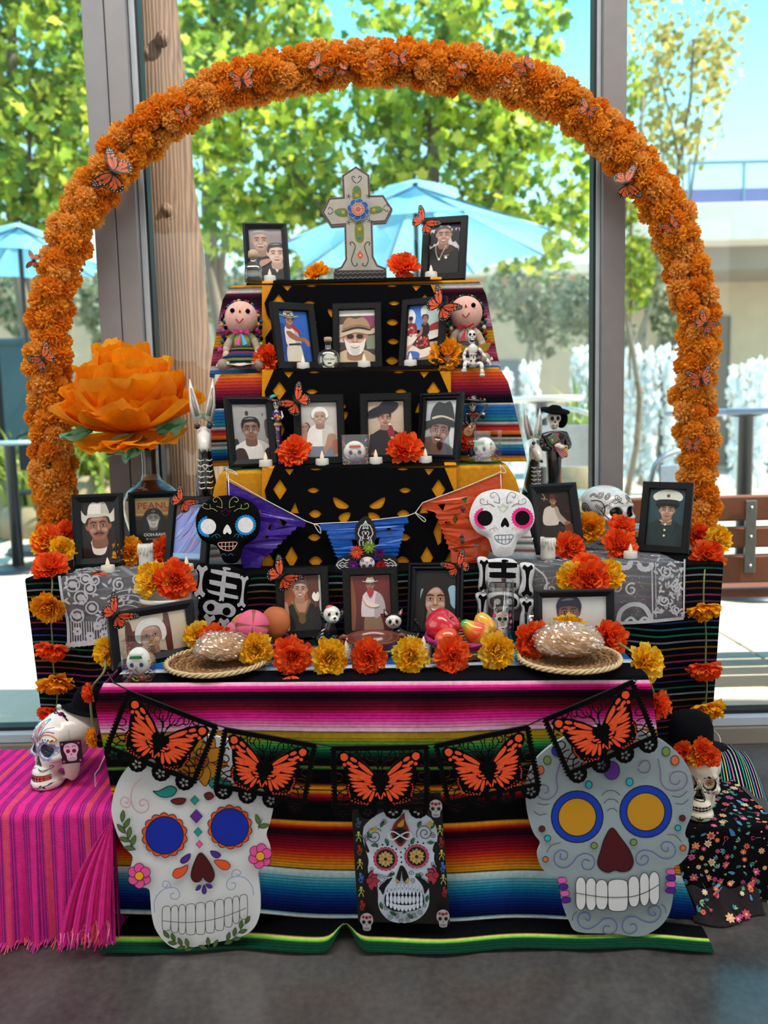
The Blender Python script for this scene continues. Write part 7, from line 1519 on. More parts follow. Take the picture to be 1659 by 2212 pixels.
sx_,sz_=pl.px(*f_([(707,830)])[0]);b=MB(T(sx_,-.010,sz_));b.ell((0,0,4*k),(17*k,9*k,15*k),'#d9d6d2',20,12);b.ell((0,-1*k,-11*k),(10*k,7*k,9*k),'#d9d6d2',14,9);b.build('sugar_skull',M_matte,t)
b=MB(T(sx_,-.010-9.3*k,sz_));
for e_ in (-1,1):b.lift=.0005;b.flat(scallop(e_*7*k,-1*k,4*k,7,.6*k,3),'#5a2048');b.flat(circ(e_*7*k,-1*k,1.8*k,n=10),'#2a1020');b.flat(scallop(e_*10*k,12*k,2.8*k,5,.8*k,3),'#7a3a68');b.flat(circ(e_*10*k,12*k,1.2*k,n=8),'#d9d6d2')
b.flat([(-1.6*k,-10*k),(1.6*k,-10*k),(0,-6*k)],'#1a1418');b.stroke([(0,4*k),(0,11*k)],.8*k,'#4a5a3a');b.stroke(crv([(-4*k,10*k),(0,6*k),(4*k,10*k)],4, False),.7*k,'#4a5a3a')
for i in range(9):b.flat(circ((-6+1.5*i)*k,(16-.06*(i-4)**2)*k,.6*k,n=6),'#7a3a68')
b.stroke([(-7*k,-15*k),(7*k,-15*k)],.6*k,'#5a4a4a');b.build('painted_face',M_matte,t)
def daisy(col,seed,n=16):
 r=random.Random(seed);b=MB()
 for rg,(tl,ln) in enumerate(((78,1.0),(58,.85),(36,.65))):
  for i in range(n-3*rg):
   a=360*i/(n-3*rg)+rg*9+r.gauss(0,4);b.M=RZ(a)@RY(tl+r.gauss(0,6));w=.13
   b.put([(0,-w*.4,0),(0,w*.4,0),(-.03,w,.5*ln),(0,0,.55*ln),(-.03,-w,.5*ln),(.05,0,ln)],[(0,1,2,3),(0,3,4),(3,2,5),(4,3,5)],mul(col,.8+.3*r.random()), False)
 b.M=Matrix(); return b
for i,(x,y,r_,c,cc) in enumerate(((605,700,78,'#ee6238','#e8963a'),(725,650,72,'#9ab84a','#c8d87a'),(825,710,66,'#6a1f62','#4a1444'),(575,830,64,'#7a2a92','#c05aa0'),(840,835,66,'#c02a24','#8a1a1a'),(600,900,46,'#d84a24','#e8963a'),(820,890,40,'#8aa83f','#a8c05a'))):
 u,v=pl.px(*f_([(x,y)])[0]);M=T(u,-.014,v)@align((.1*(x-700)/120,-1,.15))@SC(r_/4.608*k);o=daisy(c,i+200).build('fabric_flower',M_petal,t,M)
 MB().ell((0,0,.18),(.2,.2,.16),cc,10,6).build('flower_heart',M_petal,o)
 # monarch butterflies
OB,BB='#e4542c','#0e0c0d'
FW=crv([(.04,.03),(.20,.36),(.50,.66),(.84,.80),(.98,.74),(.96,.58),(.80,.36),(.62,.14),(.36,.02),(.10,-.02)],4);HW=crv([(.04,-.01),(.34,-.02),(.60,.06),(.72,-.08),(.74,-.32),(.60,-.56),(.40,-.62),(.22,-.48),(.08,-.2)],4)
FC=[[(.10,.05),(.26,.36),(.46,.52),(.52,.40),(.34,.20)],[(.16,.04),(.36,.19),(.60,.36),(.66,.28),(.48,.10),(.30,.04)],[(.50,.56),(.64,.64),(.66,.56),(.56,.46)],[(.58,.42),(.68,.50),(.76,.44),(.68,.36)]]
HC=[[(.12,-.04),(.34,-.05),(.46,-.14),(.34,-.22)],[(.38,-.04),(.56,.01),(.62,-.08),(.50,-.13)],[(.36,-.24),(.50,-.16),(.64,-.14),(.64,-.28),(.54,-.36)],[(.13,-.10),(.30,-.24),(.44,-.40),(.38,-.50),(.24,-.40)]]
def wing_mesh(outline,cells,dots,sx,name,OB=OB):
 b=MB();f= lambda L_:[(x*sx,y) for x,y in L_];b.slab(f(outline),0,.012,BB);b.lift=.004;b.step=.003
 for c in cells:b.flat(crv(f(c),3),OB,at=.006)
 for x,y in dots:b.flat(circ(x*sx,y,.022,n=6),'#e8dcd0',at=.007)
 for x0,y0,x1,y1 in (((.06,.03,.62,.5),(.1,.03,.7,.32)) if sx and outline is FW else ((.08,-.05,.6,-.2),(.08,-.08,.5,-.5))):b.stroke(f([(x0,y0),(x1,y1)]),.016,BB,at=.008)
 return mesh_only(b,name,M_print)
FD=[(.70,.70),(.80,.73),(.90,.70),(.88,.60),(.78,.58),(.72,.64),(.82,.50),(.74,.40),(.66,.24),(.84,.66)];HD=[(.66,-.02),(.69,-.14),(.70,-.26),(.66,-.40),(.56,-.52),(.44,-.57),(.32,-.53)]
BFM={(n,sx,v):wing_mesh(o,c,dd,sx,n,OB if v==0 else '#c4561e') for v in (0,1) for n,o,c,dd in (('forewing',FW,FC,FD),('hindwing',HW,HC,HD)) for sx in (-1,1)}  # second wing set has a darker orange, painting in the backlit look
bb=MB();bb.tube([(0,-.01,.22),(0,-.03,.08),(0,-.03,-.1),(0,-.02,-.36)],[.035,.05,.045,.02],BB,8);bb.ell((0,-.015,.24),.045,BB,8,6)
for e_ in (-1,1):bb.tube([(e_*.01,-.02,.26),(e_*.08,-.05,.40),(e_*.16,-.06,.50)],.008,BB,4)
BODY=mesh_only(bb,'body',M_print)
def butterfly(px,py,Y,span,roll,label,fold=14,flat= None,yaw=0,M= None,v=0):
 k=span/2*Y/FPX;M=M or (T(P(px,py,Y))@RZ(yaw)@RY(-roll)@SC(k));t=thing('monarch_butterfly',label,'butterfly',M,'orange and black butterflies on arch and frames')
 for sx in (-1,1):
  link(BFM[('hindwing',sx,v)],'hindwing',t,RZ(sx*fold*.8)@T(0,.02,0));link(BFM[('forewing',sx,v)],'forewing',t,RZ(sx*fold))
 link(BODY,'body',t); return t
for px,py,Y,sp,ro,yw,lab in ((916,480,2.44,62,-40,0,'orange butterfly on the corner of the necklace portrait'),(640,868,2.19,74,42,0,'orange butterfly on the corner of the white-haired woman in the tee shirt'),(953,661,2.29,76,-42,0,'orange butterfly on the corner of the folk dancers portrait'),(393,1084,2.08,62,-42,0,'orange butterfly on the corner of the violet picture'),(608,1246,1.99,82,-44,0,'orange butterfly on the corner of the short-haired woman portrait'),(988,1224,1.99,66,30,0,'orange butterfly on the corner of the smiling woman portrait'),(250,1328,1.74,84,-46,0,'orange butterfly on the corner of the smiling white-haired woman portrait')):butterfly(px,py,Y,sp,ro,lab,12, None,yw)
AB=[(245,372,96,62,'largest arch butterfly, on the upper left bend of the arch'),(523,172,56,10,'arch butterfly above the left window frame on the crown of the arch'),(687,143,52,-52,'arch butterfly with lit wings left of the top of the arch'),(398,242,36,20,'small dark arch butterfly on the upper left slope'),(862,125,40,6,'arch butterfly just right of the top of the arch'),(740,150,26,70,'tiny sideways butterfly left of the top of the arch'),(803,138,24,80,'tiny sideways butterfly at the very top of the arch'),(997,150,38,85,'edge-on arch butterfly on the upper right of the arch'),(1135,140,44,35,'arch butterfly standing out above the right slope of the arch'),(1093,178,26,60,'tiny arch butterfly low on the upper right slope'),(1270,235,44,-30,'arch butterfly on the right shoulder of the arch'),(1354,396,74,-75,'large orange arch butterfly before the right window post'),(1450,487,44,40,'arch butterfly on the right bend of the arch'),(1525,700,56,-40,'arch butterfly on the upper right leg of the arch'),(1515,818,60,12,'arch butterfly halfway down the right leg of the arch'),(1497,962,40,-8,'small arch butterfly on the lower right leg of the arch'),(92,775,64,40,'arch butterfly on the left leg of the arch'),(72,562,40,75,'arch butterfly on the outer edge of the left leg')]
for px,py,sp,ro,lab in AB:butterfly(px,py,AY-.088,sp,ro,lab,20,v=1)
for px,py,z,lab,rz in ((628,1458,TF+.010,'orange butterfly lying flat on the black band of the serape',80),(212,1236,TB+.016,'dark butterfly lying on the lace before the big cowboy hat portrait',60)):
 p=PZ(px,py,z);butterfly(0,0,1,1,0,lab,10, None,0,T(p)@RX(-80)@RY(rz)@SC(.034))
 # giant paper flower in a brown vase
VY=2.50;k=VY/FPX;q=P(324,1000,VY);t=thing('clay_vase','long-necked brown clay vase with a pale base, holding the giant orange flower','vase',T(q.x,VY,TBz))
zz= lambda y:P(324,y,VY).z-TBz
prof=[(0,0),(30*k,0),(44*k,.02),(58*k,zz(1120)),(62*k,zz(1095)),(60*k,zz(1078)),(52*k,zz(1060)),(36*k,zz(1046)),(22*k,zz(1036)),(18*k,zz(1024)),(17*k,zz(1000)),(18*k,zz(975)),(19.5*k,zz(963)),(17*k,zz(963)),(15*k,zz(975))]
MB().lathe(prof,['#c2b8a2']*4+['#b8ab92','#5a3626','#4a2b20','#432719','#8a7460','#43281c','#43281c','#43281c','#3a2218','#2a1812'],36,cap= False).build('vase_body',M_gloss,t)
b=MB();r=random.Random(6)
for i in range(26):
 a0=-pi*.5+r.uniform(-1.3,1.3);l=.1+.35*r.random();y=r.uniform(1042,1074);rr=62*k*(.62+.36*(y-1042)/32)*.93;b.tube([(rr*cos(a0+l*j/5)*1.03,rr*sin(a0+l*j/5)*1.03,zz(y)+.0015*r.gauss(0,1)) for j in range(6)],.0011,'#b8a68c',4)
b.build('scratched_glaze',M_gloss,t,kind='stuff')
FY_=2.40;B0=P(286,930,FY_);gf=thing('paper_flower','giant orange crepe paper flower rising from the brown vase at the left','flower',T(B0))
def petal(az,el0,el1,Ln,Wd,cup,ph,col,name='petal',off=0,M= None):
 n=12;b=MB();r=random.Random(int(ph*100));pos=[];R_,Z_=.012+off,0
 for j in range(n+1):
  e=radians(el0+(el1-el0)*(j/n));pos.append((R_,Z_,e));R_+=Ln/n*cos(e);Z_+=Ln/n*sin(e)
 def fn(u,v):
  x=u*2-1;vv=v*(1-.10*x*x-.03*abs(sin(x*5+ph)));f=vv*n;i=min(int(f),n-1);g=f-i;A,B_=pos[i],pos[i+1];rr,z_,e=A[0]+(B_[0]-A[0])*g,A[1]+(B_[1]-A[1])*g,A[2]+(B_[2]-A[2])*g
  w=Wd*(.22+.78*sin(pi*min(.5,.08+.60*v))**1.2)*(1-.25*max(0,v-.75)/.25*.6);o_=cup*x*x*v+(.007*sin(x*6+ph)+.004*sin(x*15+ph*2))*v**3+.0016*sin(x*34)*v
  return Vector((rr-sin(e)*o_,x*w,z_+cos(e)*o_))
 b.grid(fn,18,12,col);b.M=Matrix()
 return b.build(name,M_crepe,gf,(M or Matrix())@RZ(az))
OC=['#fa9f12','#fca81e','#f8960e','#fdb232'];r=random.Random(21);TL_=RX(10)@RY(-3)
def ring(n_,a0,e0,e1,Ln,Wd,cup,ph,arc=360,jit=6):
 for i in range(n_):
  az=a0+i*arc/n_+r.gauss(0,jit);petal(az,e0+r.gauss(0,4),e1+r.gauss(0,7),1.1*Ln*(.92+.16*r.random()),1.1*Wd*(.9+.2*r.random()),cup,ph+i+.3,OC[(i+int(ph/10))%4],M=TL_)
ring(4,-140,-24,6,.15,.105,.03,0,133);ring(7,-10,8,34,.225,.125,.045,10,230);ring(5,-150,12,52,.185,.125,.05,20,150)
ring(8,-80,30,62,.225,.125,.05,30);ring(7,-100,48,80,.235,.115,.05,40);ring(6,-70,64,94,.245,.095,.045,50);ring(5,-95,76,110,.25,.075,.04,60)
q=P(322,972,VY)-B0;MB().tube([(0,0,.01),(q.x*.5,q.y*.5,-.02),(q.x,q.y,q.z),(q.x,q.y,q.z-.06)],.012,'#15211a',10).build('stem',M_matte,gf)
def gleaf(p0,p1,w,ph):
 a,c=P(*p0)-B0,P(*p1)-B0;d=c-a;s_=d.cross(Vector((0,-1,.3))).normalized()
 b=MB();b.grid( lambda u,v:a+d*v+s_*(u*2-1)*w*sin(pi*(.1+.85*v))*(1+.12*sin(v*14+ph))+Vector((0,-.012*abs(u*2-1)+.01*sin(v*9+u*5+ph),.006*sin(u*12+v*8))),10,12, lambda u,v:'#4a9a6a' if abs(u-.5)<.06 else mixc('#7cc49a','#9ad6ae',v));b.build('leaf',M_crepe,gf)
gleaf((292,940,2.36),(232,985,2.28),.030,1);gleaf((302,940,2.36),(272,998,2.27),.030,2.2);gleaf((340,930,2.37),(402,912,2.33),.030,3);gleaf((200,930,2.36),(134,944,2.30),.018,4);gleaf((310,945,2.36),(296,975,2.30),.022,5)
# painted dogs and the hooded musician behind the steps
def tall_dog(px,Y,ytop,yaw,label,pose=0):
 X=P(px,950,Y).x;H=P(px,ytop,Y).z-TBz;t=thing('painted_dog',label,'dog figurine',T(X,Y,TBz)@RZ(yaw)@SC(H*.78,H,H))
 b=MB();put_skin(b,[(0,.14,.13,.10),(0,.08,.30,.085),(0,.02,.46,.072),(0,-.01,.60,.046),(0,-.02,.73,.062),(0,-.085,.66,.045),(0,-.115,.60,.030),(.055,-.03,.30,.030),(.058,-.05,.03,.030),(-.055,-.03,.30,.030),(-.058,-.05,.03,.030),(.10,.06,.12,.055),(.10,-.05,.03,.032),(-.10,.06,.12,.055),(-.10,-.05,.03,.032)],[(0,1),(1,2),(2,3),(3,4),(4,5),(5,6),(2,7),(7,8),(2,9),(9,10),(0,11),(11,12),(0,13),(13,14)], lambda v:'#d9d6cf' if v.z>.625 or (v.z>.55 and v.y<-.09) else '#111417',2);b.build('body',M_gloss,t)
 for e_ in (-1,1):
  b=MB();b.tube([(e_*.035,-.01,.775),(e_*.058,0,.86),(e_*.072,.01,.94),(e_*.078,.015,1.0)],[.034,.032,.018,.003],'#d9d6cf',10);b.tube([(e_*.037,-.034,.80),(e_*.058,-.027,.87),(e_*.072,-.008,.95)],[.016,.014,.004],'#8f8a84',7);b.build('ear',M_gloss,t)
 b=MB();
 for i in range(13):a=pi*1.1*i/12;
 b.tube([(.06,.22,.10),(.12,.26,.12),(.15,.25,.24),(.14,.24,.38),(.11,.24,.46)],[.03,.028,.026,.022,.008],'#0f1113',9);b.build('tail',M_gloss,t)
 f=MB()
 for e_ in (-1,1):
  f.ell((e_*.040,-.072,.745),(.020,.010,.016),'#131316',10,7);
  for j in range(6):a=radians(30*j-75);f.tube([(e_*(.040+.026*cos(a)),-.070,.745+.022*sin(a)),(e_*(.040+.036*cos(a)),-.062,.745+.032*sin(a))],.0022,['#d86a4a','#c8962a'][j%2],4)
  f.tube([(e_*.012+.016*e_*cos(a),-.078,.80+.012*sin(a)) for a in [x*.5 for x in range(11)]],.0028,'#3a8a5a',4);f.tube([(e_*.02,-.10,.67),(e_*.035,-.095,.655),(e_*.03,-.10,.64)],.0022,'#c85a3a',4)
  for j in range(6):f.tube([(e_*.005,-.062-.002*j,.565-.03*j),(e_*.035,-.058,.560-.03*j),(e_*.048,-.045,.568-.03*j)],.0040,'#d9d6cf',5)
 f.ell((0,-.140,.612),(.016,.012,.011),'#131316',9,6)
 for j,(zc_,yc_) in enumerate(((.53,-.062),(.33,-.055))):f.tube([(.0+.018*sin(a)**3,yc_-.022,zc_+.014*cos(a)-.005*cos(2*a)) for a in [x*.35 for x in range(19)]],.003,'#e0d8d0',4)
 for j in range(8):f.tube([(.15+.006*cos(a),.222-.0,.16+.034*j+.008*sin(a)) for a in [x*.6 for x in range(9)]],.0022,'#d9d6cf',4)
 f.build('painted_pattern',M_gloss,t,kind='stuff'); return t
tall_dog(441,2.225,818,12,'tall black and white painted dog behind the giant orange flower, left of the steps')
tall_dog(1152,2.47,882,14,'tall black and white painted dog beside the hatted musician, right of the steps')
HY=2.50;q=P(1196,1000,HY);k=HY/FPX;Z= lambda y:P(1196,y,HY).z-TBz
t=thing('skeleton_musician','tall skeleton figurine in black hat and suit playing a red accordion','figurine',T(q.x,HY,TBz))
b=MB();put_skin(b,[(0,0,Z(1010),17*k),(0,0,Z(975),18*k),(0,0,Z(945),20*k),(0,0,Z(930),8*k),(-8*k,0,Z(1080),12*k),(-9*k,0,.012,10*k),(9*k,0,Z(1080),12*k),(10*k,0,.012,10*k),(-24*k,0,Z(942),9*k),(-28*k,-8*k,Z(968),8*k),(-10*k,-24*k,Z(970),6*k),(24*k,0,Z(940),10*k),(31*k,-6*k,Z(965),9*k),(16*k,-24*k,Z(968),6*k)],[(0,1),(1,2),(2,3),(0,4),(4,5),(0,6),(6,7),(2,8),(8,9),(9,10),(2,11),(11,12),(12,13)],'#0d0e12',2);b.build('suit',M_gloss,t)
b=MB(T(0,-1*k,Z(905)));b.ell((0,0,2*k),(15*k,15*k,15*k),'#dedad2',18,12);b.ell((0,-3*k,-12*k),(10*k,11*k,11*k),'#dedad2',14,9);b.build('head',M_gloss,t)
f=MB(T(0,-15.2*k,Z(905)))
for e_ in (-1,1):f.ell((e_*6*k,0,1*k),(4.2*k,1.6*k,4.6*k),'#121014',12,8)
f.ell((0,0,-7*k),(1.8*k,1.5*k,2.6*k),'#121014',8,6)
for i in range(6):f.tube([((-5+2*i)*k,1.2*k,-11*k),((-5+2*i)*k,2*k,-16*k)],.55*k,'#7a2a24',4)
f.tube([(-6*k,1.6*k,-13.5*k),(0,.4*k,-13.8*k),(6*k,1.6*k,-13.5*k)],.5*k,'#7a2a24',4);f.build('painted_face',M_matte,t)
b=MB(T(3*k,3*k,Z(890))@RY(8)@RX(14));b.lathe([(0,0),(28*k,0),(31*k,2*k),(30*k,5*k),(18*k,4*k),(15*k,9*k),(9*k,14*k),(0,15*k)],'#0d0d10',28,wob= lambda a,i:1+.10*sin(2*a+.6));b.build('wide_hat',M_felt,t)
b=MB(T(12*k,10*k,Z(905)));b.ell((8*k,4*k,0),(14*k,10*k,20*k),'#0d0d10',14,10);b.build('hood_of_hair',M_felt,t)
a_=MB(T(4*k,-27*k,Z(965))@RY(-32)@RX(0));a_.box((0,0,-8*k),(16*k,10*k,34*k),'#98242c',bev=1*k)
for i in range(9):a_.box((0,-5.2*k,(-22+3.6*i)*k),(15*k,.8*k,1*k),'#d8a0a0')
a_.box((0,0,20*k),(20*k,12*k,18*k),'#4a5a2c',bev=1.5*k);a_.box((-4*k,-6.3*k,20*k),(3*k,1*k,4*k),'#c8b870');a_.build('accordion',M_gloss,t)
for x,y in ((8,965),(2,962)):MB(T(x*k,-35*k,Z(y))).ell((0,0,0),(8*k,3*k,5*k),'#d8d4cc',10,7).build('hand',M_gloss,t)
MB().box((18*k,-22*k,Z(975)),(14*k,5*k,26*k),'#c8a02c',bev=2*k).build('yellow_scarf',M_matte,t)
MB().put([(-8*k,-18*k,Z(935)),(8*k,-18*k,Z(935)),(2*k,-20*k,Z(975)),(-4*k,-20*k,Z(975))],[(0,1,2,3)],'#b0305a').build('shirt_front',M_matte,t)
b=MB();b.grid( lambda u,v:((-6+26*u)*k,14*k+4*k*sin(u*6),Z(1008)+(.02-Z(1008))*v),8,10,'#d8622c');b.build('orange_cape',M_matte,t)
# flower pots
def pot(px,ytop,Y,rpx,z,label,cols,white,flowers,h= None):
 q=P(px,ytop,Y);k=Y/FPX;h=q.z-z;t=thing('flower_pot',label,'flower pot',T(q.x,Y,z));R_=rpx*k
 MB().lathe([(0,0),(R_*.62,0),(R_*.70,h*.1),(R_*.86,h*.55),(R_*.84,h*.78),(R_*.97,h*.86),(R_,h*.93),(R_*.98,h),(R_*.86,h),(R_*.8,h*.8),(0,h*.78)],cols,32,cap= False).build('pot_body',M_gloss,t)
 b=MB()
 if white:
  for i in range(9):
   a=-pi/2+(i-4)*.26;rr=R_*.875
   for j in range(5):b.tube([(rr*cos(a+.02*j*0),rr*sin(a),h*.58),(rr*cos(a+(j-2)*.06)*1.01,rr*sin(a+(j-2)*.06)*1.01,h*(.68+.045*(2-abs(j-2))))],[.0012,.0022],'#ece6dc',5)
   b.ell((rr*cos(a+.13),rr*sin(a+.13),h*.80),.0022,'#ece6dc',6,5);b.ell((rr*.98*cos(a+.13),rr*.98*sin(a+.13),h*.7),.0018,'#ece6dc',6,5)
 else:
  for i in range(24):a=2*pi*i/24;b.ell((R_*.865*cos(a),R_*.865*sin(a),h*.55),.002,'#9aa0a8',6,5)
 b.build('painted_dots',M_gloss,t,kind='stuff')
 for kind,fx,fy,fd,fr_,fc in flowers:p=P(fx,fy,Y+fd)-Vector((q.x,Y,z));mg(kind,p,fr_*k,fc,t)
pot(357,1287,1.93,56,TFz,'terracotta pot with white leaf pattern holding yellow and orange marigolds',['#8a4a32']*6+['#b0b0ae']*4, True,[('y',334,1254,-.01,40,(-.35,-.8,.5)),('o',376,1254,-.015,44,(.3,-.9,.35)),('y',345,1246,.03,34,(-.1,-.3,1))])
pot(1275,1279,1.98,50,TFz,'white bowl of yellow and orange marigolds behind the landscape portrait at right','#b5b8b8', False,[('o',1274,1252,-.02,42,(0,-.95,.3)),('y',1240,1250,0,36,(-.6,-.7,.3)),('y',1310,1244,0,37,(.6,-.7,.4)),('o',1268,1226,.03,34,(0,-.4,1))])
# little dog and cat
q=P(708,1405,1.86);k=1.86/FPX;t=thing('dog_figurine','small black dog figurine with a white skull face and drooping ears on the low table','dog figurine',T(q.x,1.86,TFz))
Z= lambda y:P(708,y,1.86).z-TFz
b=MB();put_skin(b,[(-6*k,10*k,20*k,21*k),(0,2*k,45*k,17*k),(6*k,-2*k,62*k,12*k),(10*k,-4*k,74*k,10*k),(2*k,-12*k,26*k,6*k),(2*k,-15*k,5*k,6*k),(16*k,-10*k,26*k,6*k),(17*k,-13*k,5*k,6*k),(-16*k,-4*k,16*k,11*k),(-14*k,-16*k,5*k,7*k),(-26*k,20*k,12*k,5*k),(-32*k,12*k,30*k,3*k)],[(0,1),(1,2),(2,3),(1,4),(4,5),(1,6),(6,7),(0,8),(8,9),(0,10),(10,11)],'#121317',2);b.build('body',M_gloss,t)
b=MB(T(12*k,-9*k,84*k)@RZ(14));b.ell((0,0,0),(19*k,18*k,19*k),'#d8d6d0',20,13);b.ell((2*k,-14*k,-7*k),(11*k,11*k,9*k),'#dedcd6',14,9);b.ell((-3*k,2*k,15*k),(10*k,9*k,6*k),'#c84a50',12,7);b.build('head',M_gloss,t)
for e_ in (-1,1):MB(T((12+e_*19)*k,(-4+e_*3)*k,78*k)@RY(e_*18)).ell((0,0,0),(6*k,9*k,15*k),'#15181c',12,8).build('ear',M_gloss,t)
f=MB(T(12*k,-9*k,84*k)@RZ(14))
for e_ in (-1,1):
 f.ell((e_*8*k,-15.5*k,4*k),(3.6*k,2*k,4*k),'#17171a',10,7)
 for j in range(5):a=j*1.256;f.ell((e_*8*k+5.4*k*cos(a),-15.2*k,4*k+5.8*k*sin(a)),1*k,'#5a5a60',5,4)
f.ell((2*k,-25*k,-3*k),(3.6*k,2.4*k,2.6*k),'#17171a',9,6);f.tube([(2*k,-25*k,-5*k),(2*k,-24.5*k,-10*k)],.7*k,'#17171a',4)
for e_ in (-1,1):f.tube([(2*k,-24.5*k,-10*k),(2*k+e_*4*k,-23.5*k,-12*k),(2*k+e_*7*k,-21*k,-10*k)],.7*k,'#17171a',4)
f.build('painted_face',M_matte,t)
f=MB()
for j in range(4):f.ell(((-12+1.5*j)*k,(-7-3*j*.5)*k,(26+8*j)*k),(6*k,2*k,2*k),'#d8d6d0',8,5,M=RY(-30))
f.build('painted_ribs',M_gloss,t)
q=P(856,1400,1.885);k=1.885/FPX;t=thing('cat_figurine','small black cat figurine with a white face and raised tail on the low table','cat figurine',T(q.x,1.885,TFz))
b=MB();put_skin(b,[(34*k,6*k,16*k,15*k),(14*k,4*k,20*k,15*k),(0,0,26*k,14*k),(-4*k,-4*k,44*k,9*k),(-10*k,-12*k,18*k,6*k),(-12*k,-18*k,5*k,6*k),(6*k,-12*k,18*k,6*k),(8*k,-18*k,5*k,6*k),(40*k,-6*k,10*k,9*k),(28*k,-14*k,5*k,6*k),(52*k,8*k,22*k,5*k),(50*k,8*k,44*k,4*k),(42*k,6*k,54*k,3.4*k),(46*k,6*k,60*k,3*k)],[(0,1),(1,2),(2,3),(2,4),(4,5),(2,6),(6,7),(0,8),(8,9),(0,10),(10,11),(11,12),(12,13)],'#121317',2);b.build('body',M_gloss,t)
b=MB(T(-5*k,-8*k,59*k));b.ell((0,0,0),(18*k,15*k,16*k),'#d8d6d0',20,13);b.ell((0,3*k,2*k),(19*k,14*k,16.5*k),'#121317',18,11);b.build('head',M_gloss,t)
for e_ in (-1,1):b=MB(T((-5+e_*13)*k,-4*k,70*k)@RY(e_*24));b.tube([(0,0,0),(0,0,9*k),(0,0,18*k)],[8*k,5*k,.6*k],'#121317',8);b.tube([(0,-5*k,3*k),(0,-3.5*k,9*k),(0,-1*k,14*k)],[3.5*k,2.6*k,.4*k],'#c8807a',6);b.build('ear',M_gloss,t)
f=MB(T(-5*k,-8*k,59*k))
for e_ in (-1,1):
 f.ell((e_*7*k,-13*k,2*k),(4.2*k,2*k,4.6*k),'#17171a',10,7)
 for j in range(7):a=j*.9;f.ell((e_*7*k+6*k*cos(a),-12.8*k,2*k+6.2*k*sin(a)),1*k,'#a05a70',5,4)
f.ell((0,-15*k,-4*k),(2.2*k,1.4*k,1.6*k),'#17171a',7,5)
for e_ in (-1,1):f.tube([(0,-15*k,-5*k),(e_*3*k,-14.5*k,-8*k),(e_*6*k,-13*k,-7*k)],.6*k,'#17171a',4)
f.build('painted_face',M_matte,t)
f=MB()
for j in range(6):f.tube([((8+6*j)*k,-11*k,(33-1.2*j)*k),((9+6*j)*k,-12.5*k,(24-1*j)*k),((9+6*j)*k,-11*k,(16-.6*j)*k)],1.0*k,'#d8d6d0',5)
f.ell((-11*k,-10.5*k,34*k),(4*k,2*k,5*k),'#b08090',8,6);f.build('painted_ribs',M_gloss,t)
# clay dish
q=P(806,1420,1.80);k=1.80/FPX;t=thing('clay_dish','small glazed brown clay dish with two handles behind the row of marigolds','dish',T(q.x,1.815,TFz))
MB().lathe([(0,0),(34*k,0),(52*k,14*k),(60*k,36*k),(62*k,42*k),(59*k,42*k),(54*k,30*k),(40*k,12*k),(0,8*k)],'#6a3020',32,cap= False).build('bowl',M_gloss,t)
for e_ in (-1,1):MB().tube([(e_*58*k,0,30*k),(e_*70*k,0,33*k),(e_*73*k,0,40*k),(e_*66*k,0,44*k),(e_*58*k,0,41*k)],[7*k,6*k,5.5*k,6*k,7*k],'#6a3020',9).build('handle',M_gloss,t)
# baskets, bread and fruit
def basket(px,Y,rpx,h,label,rim,body,nr=6):
 q=P(px,1400,Y);k=Y/FPX;R_=rpx*k;t=thing('woven_basket',label,'basket',T(q.x,Y,TFz));b=MB()
 for j in range(nr):
  z=h*(j+.5)/nr;rr=R_*(.80+.20*j/nr);n=44
  for i in range(n):
   a0,a1=2*pi*i/n,2*pi*(i+1)/n;o_=.0022*(1 if (i+j)%2 else -1)
   b.tube([((rr+o_*.2)*cos(a0),(rr+o_*.2)*sin(a0),z),((rr+o_)*cos((a0+a1)/2),(rr+o_)*sin((a0+a1)/2),z),((rr+o_*.2)*cos(a1),(rr+o_*.2)*sin(a1),z)],h/nr*.52,body if j<nr-2 else rim,5,cap= False)
 b.build('woven_side',M_matte,t,kind='stuff')
 b=MB();n=60
 for s_ in (0,pi):b.tube([((R_+.002*cos(7*a+s_))*cos(a),(R_+.002*cos(7*a+s_))*sin(a),h+.002*sin(7*a*1+s_)) for a in [2*pi*i/n for i in range(n+1)]],.0042,rim,7)
 b.build('braided_rim',M_matte,t);MB().lathe([(0,.002),(R_*.8,.002)],body,30,cap= False).build('bottom',M_matte,t); return t,q,k
bt,q,k=basket(558,1.845,66,.036,'woven basket with a dark pink rim holding sweet breads','#8a1f4a','#9a6a3a')
def bread(name,label,px,py,Y,r_,cols,grooves,rot,flat=.72,wrapped= False,seed=0):
 q=P(px,py,Y);k=Y/FPX;R_=r_*k;t=thing(name,label,'bread',T(q)@Euler([radians(x) for x in rot]).to_matrix().to_4x4())
 def fn(u,v):
  a,th=2*pi*u,pi*v;d=Vector((sin(th)*cos(a),sin(th)*sin(a),cos(th)));kk=1+.04*noise3(d*2+Vector((seed,0,0)))
  g=min([abs(sin((a*grooves)/2))] if grooves else [1]);kk-=.07*(1-min(1,g*2.4))*(d.z>.05)*(1-abs(d.z)**6)
  return (d.x*R_*kk,d.y*R_*kk,d.z*R_*flat*kk*(1 if d.z>0 else .55))
 b=MB();b.grid(fn,48,24, lambda u,v:cols[0] if v<.55 and ( not grooves or abs(sin(pi*u*grooves))>.22) else cols[1]);b.build('crust',M_matte,t)
 return t,R_
bread('sweet_bread','pink shell-topped sweet bread standing in front in the left basket',545,1353,1.815,37,('#cf5a7c','#8a4a3a'),4,(72,8,10),.6)
bread('sweet_bread','glossy brown sweet bread at the right of the left basket',594,1345,1.865,36,('#a85a2c','#8a4422'),0,(66,20,-24),.62,seed=3)
